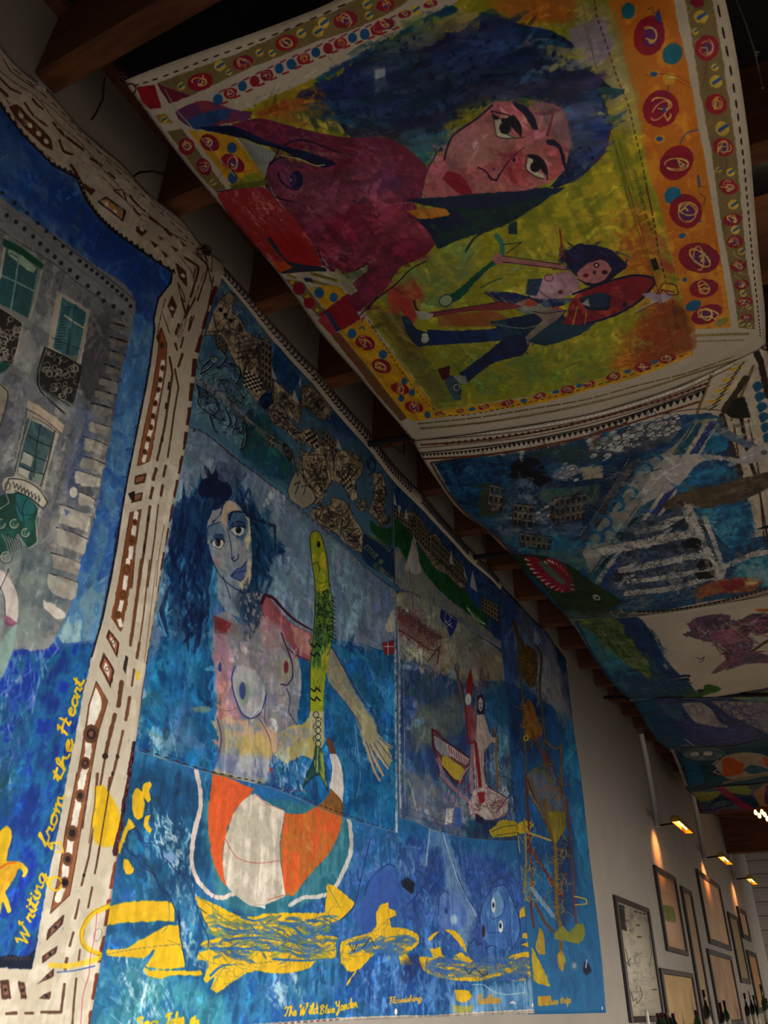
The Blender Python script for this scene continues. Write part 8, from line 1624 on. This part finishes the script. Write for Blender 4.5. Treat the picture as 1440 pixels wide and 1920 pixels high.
M_print = [mat('print_%d' % i, c, .5, c2, sc, st) for i, (c, c2, sc, st) in enumerate([((196, 184, 160), (176, 164, 140), 4, (1, 1, 1)), ((206, 160, 120), (190, 140, 100), 3, (1, 1, 1)), ((176, 150, 110), (150, 120, 80), 3, (1, 3, 1)), ((210, 176, 140), (186, 150, 116), 3, (1, 1, 1)), ((196, 160, 104), (176, 140, 90), 3, (1, 1, 1)), ((160, 136, 90), (130, 120, 70), 3, (1, 3, 1)), ((186, 150, 110), (150, 110, 76), 3, (1, 1, 1)), ((200, 150, 96), (176, 130, 80), 3, (1, 1, 1))])]
def picture_frame(lx0, lx1, yt, yb, ytr, mi, label, wf=.05, paint=None):
    """left/right frame edge (px at mid height), top-left y, bottom-left y"""
    a = on_wall(lx0[0], yt); b = on_wall(lx0[1], yb); c_ = on_wall(*lx1)
    y0 = (a[1] + b[1]) / 2; y1 = c_[1]; z1 = a[2]; z0 = b[2]
    t = tag(empty('framed_map' if 'map' in label else 'framed_print', (XW, (y0 + y1) / 2, z0)), label, 'picture frame', 'framed maps and prints on the wall')
    x0, x1 = XW, XW + .035
    for lo, hi in (((x0, y0, z0), (x1, y0 + wf, z1)), ((x0, y1 - wf, z0), (x1, y1, z1)), ((x0, y0 + wf, z0), (x1, y1 - wf, z0 + wf)), ((x0, y0 + wf, z1 - wf), (x1, y1 - wf, z1))):
        bm = bmesh.new(); box(bm, lo, hi); bmesh.ops.bevel(bm, geom=list(bm.edges), offset=.006, segments=1, affect='EDGES'); obj('frame_rail', bm, M_frame, t)
    if paint:
        def S(u, v): return np.stack([np.full_like(u, XW + .012), y0 + wf + (y1 - y0 - 2 * wf) * u, z0 + wf + (z1 - z0 - 2 * wf) * v], -1)
        sh = Sheet(S, (190, 178, 156), 260, 7); paint(sh); sh.mesh('print', sh.material('map_print', .6, .05), 2, 2, .006, t)
    else:
        bm = bmesh.new(); box(bm, (x0, y0 + wf, z0 + wf), (XW + .012, y1 - wf, z1 - wf)); obj('print', bm, M_print[mi], t)
    return t
def p1(s):
    s.at(1100, 1480, 4.235)
    s.fill("255,912 300,925 320,1125 275,1110", (70, 62, 60), sm=False); s.line("270,940 300,950 310,1090", 5, (150, 140, 130)); s.line("380,970 480,995", 9, (50, 44, 40), dash=(26, 8), sm=False)
    for q in ("395,1078 418,1080", "405,1172 432,1172", "525,1590 555,1590"): s.line(q, 10, (60, 52, 46), sm=False)
    s.scribble("335,950 365,980 370,1230 335,1240", 30, 40, 4, (120, 110, 100)); s.scribble("330,1330 500,1290 520,1500 480,1800 360,1700", 60, 90, 3, (110, 100, 90)); s.line("310,1270 340,1400 320,1380 350,1340", 5, (60, 54, 50)); s.line("350,1600 370,1680 390,1660 400,1700 440,1640 420,1560", 5, (60, 54, 50)); s.line("495,1160 515,1300 500,1400", 4, (70, 60, 56))
    s.line("420,1020 490,1040", 40, (170, 160, 138))
def p2(s):
    s.at(1100, 1480, 4.235); s.img[...] = s.img * 0 + np.array((206, 160, 124), np.float32) / 255; s.fill("600,915 690,935 710,1060 625,1040", [(130, 130, 60), (110, 120, 50)], soft=3); s.line("640,950 660,1040", 6, (90, 90, 40)); s.scribble("580,700 690,720 760,1240 640,1200", 16, 60, 2, (180, 130, 96))
picture_frame((1148, 1179), (1226, 1800), 1678, 1918, None, 0, 'dark framed map, nearest frame beside the narrow blue canvas', .045, p1)
picture_frame((1224, 1247), (1273, 1710), 1622, 1783, None, 1, 'dark framed tan print with a green patch, under the nearest picture light', .05, p2)
picture_frame((1281, 1311), (1313, 1790), 1665, 1925, None, 2, 'tall dark framed brown map, overlapped by the pale frame', .06)
picture_frame((1303, 1328), (1357, 1720), 1629, 1769, None, 3, 'large dark framed pale print under the middle picture light', .07)
picture_frame((1239, 1247), (1300, 1860), 1816, 1935, None, 4, 'dark framed amber print low down under the green-patched print', .05)
picture_frame((1327, 1345), (1378, 1850), 1780, 1925, None, 6, 'dark framed rosy print below the large pale print', .06)
picture_frame((1367, 1383), (1392, 1780), 1712, 1842, None, 5, 'narrow dark framed olive print between the pale print and the back wall', .07)
picture_frame((1380, 1391), (1400, 1735), 1699, 1759, None, 3, 'smallest dark frame, highest near the back wall', .08)
picture_frame((1403, 1416), (1427, 1850), 1783, 1900, None, 7, 'golden brown print low beside the back wall', .08)

# timber soffit and its string of bulbs, back wall speaker
t = tag(obj('header_beam', bmt, M_rafter), 'thick timber header across the room under the farthest rafters', 'beam')
rg = random.Random(8)
rt = tag(empty('string_lights', at_y(1425, 1520, 15.0)), 'string of small warm bulbs hanging below the farthest ceiling cloth', 'string lights')
pts = [(1417, 1524), (1424, 1530), (1429, 1523), (1434, 1528), (1439, 1536), (1445, 1528)]
P_ = [at_y(px, py, 15.0) for px, py in pts]
bm = bmesh.new(); tube(bm, [(p[0], p[1], p[2] + .05) for p in P_], .006, 5); obj('cable', bm, M_black, rt)
for p in P_:
    bm = bmesh.new(); lathe(bm, [(.012, .045), (.02, .03), (.028, .0), (.02, -.025), (.006, -.035)], p, 8); obj('bulb', bm, M_bulb, rt)
c = at_y(1387, 1586, YB - .03)
t = tag(empty('wall_speaker', c), 'small round black speaker in a white housing high on the back wall', 'speaker')
mx = Matrix.Rotation(math.radians(90), 3, 'X')
bm = bmesh.new(); lathe(bm, [(.11, 0), (.11, .05), (.09, .07)], c, 20, m=mx); obj('housing', bm, M_candle, t)
bm = bmesh.new(); lathe(bm, [(.085, .05), (.085, .075), (.03, .06)], c, 20, m=mx); obj('cone', bm, M_black, t)

# shelf and bottles at the foot of the wall
zs = EYE - 0.34
t = tag(empty('wall_shelf', (XW + .15, 12, zs)), 'long dark wooden shelf under the framed prints, carrying bottles', 'shelf')
bm = bmesh.new(); box(bm, (XW, 8.6, zs - .045), (XW + .36, 20.0, zs)); bmesh.ops.bevel(bm, geom=list(bm.edges), offset=.005, segments=1, affect='EDGES'); obj('board', bm, M_shelfwood, t)
for y in (9.2, 11.4, 13.6, 15.8, 18.0):
    bm = bmesh.new(); box(bm, (XW, y, zs - .3), (XW + .03, y + .04, zs - .045)); box(bm, (XW, y, zs - .085), (XW + .3, y + .04, zs - .045)); obj('bracket', bm, M_black, t)
def bottle(px, ytop, x, label, g=M_bottle, foil=None, lab=True, H=None):
    p = at_depth(px, ytop, x); h = max(.22, p[2] - zs)
    base = (p[0], p[1], zs)
    t = tag(empty('wine_bottle', base), label, 'bottle', 'bottles on the shelf under the prints')
    r = .040; hb = h * .58
    bm = bmesh.new(); lathe(bm, [(r * .9, 0), (r, .006), (r, hb), (r * .86, hb + .03), (r * .45, hb + .065), (r * .36, hb + .1), (r * .34, h - .015), (r * .42, h - .012), (r * .42, h)], base, 14); bd = obj('body', bm, g, t)
    bm = bmesh.new(); lathe(bm, [(r * .40, h - .07), (r * .40, h - .014), (r * .46, h - .012), (r * .46, h + .001)], base, 12); obj('foil', bm, foil or M_foil, bd)
    if lab: bm = bmesh.new(); lathe(bm, [(r * 1.015, hb * .3), (r * 1.015, hb * .75)], base, 14); obj('label', bm, M_paper, bd)
    return t
spec = [(1233, 1900, 0), (1240, 1899, 1), (1247, 1900, 0), (1254, 1899, 2), (1261, 1900, 0), (1304, 1894, 1), (1318, 1856, 0), (1349, 1880, 0), (1357, 1876, 1), (1395, 1862, 0), (1404, 1858, 2), (1412, 1866, 0), (1425, 1846, 1), (1436, 1872, 0)]
desc = ['near left end of the row, red foil', 'second in the close row of five tops', 'middle of the close row of five tops', 'fourth in the close row of five tops, pale foil', 'right end of the close row of five tops', 'green bottle just left of the tall dark one', 'tall dark bottle standing alone before the brown map', 'left of the pair below the rosy print', 'right of the pair below the rosy print',
        'left one of three near the olive print', 'pale-capped, in the middle of three near the olive print', 'right one of three near the olive print', 'tall bottle near the back wall, left of the last', 'last bottle at the right edge']
for (px, py, k), d in zip(spec, desc):
    bottle(px, py, XW + (.16 if px < 1420 else .2), 'dark wine bottle, ' + d if 'green' not in d else 'wine bottle, ' + d, (M_bottle, M_bottle2, M_bottle)[k], (M_foil, M_foil, M_foil2)[k])
p = at_depth(1212, 1893, XW + .14)
t = tag(empty('candle', (p[0], p[1], zs)), 'thin white candle at the left end of the shelf below the map', 'candle')
bm = bmesh.new(); lathe(bm, [(.016, 0), (.014, .02), (.013, p[2] - zs - .02), (.011, p[2] - zs)], (p[0], p[1], zs), 12); obj('wax_stick', bm, M_candle, t)
bm = bmesh.new(); lathe(bm, [(.04, 0), (.042, .012), (.022, .03), (.02, .05)], (p[0], p[1], zs), 14); obj('holder', bm, M_brass, t)
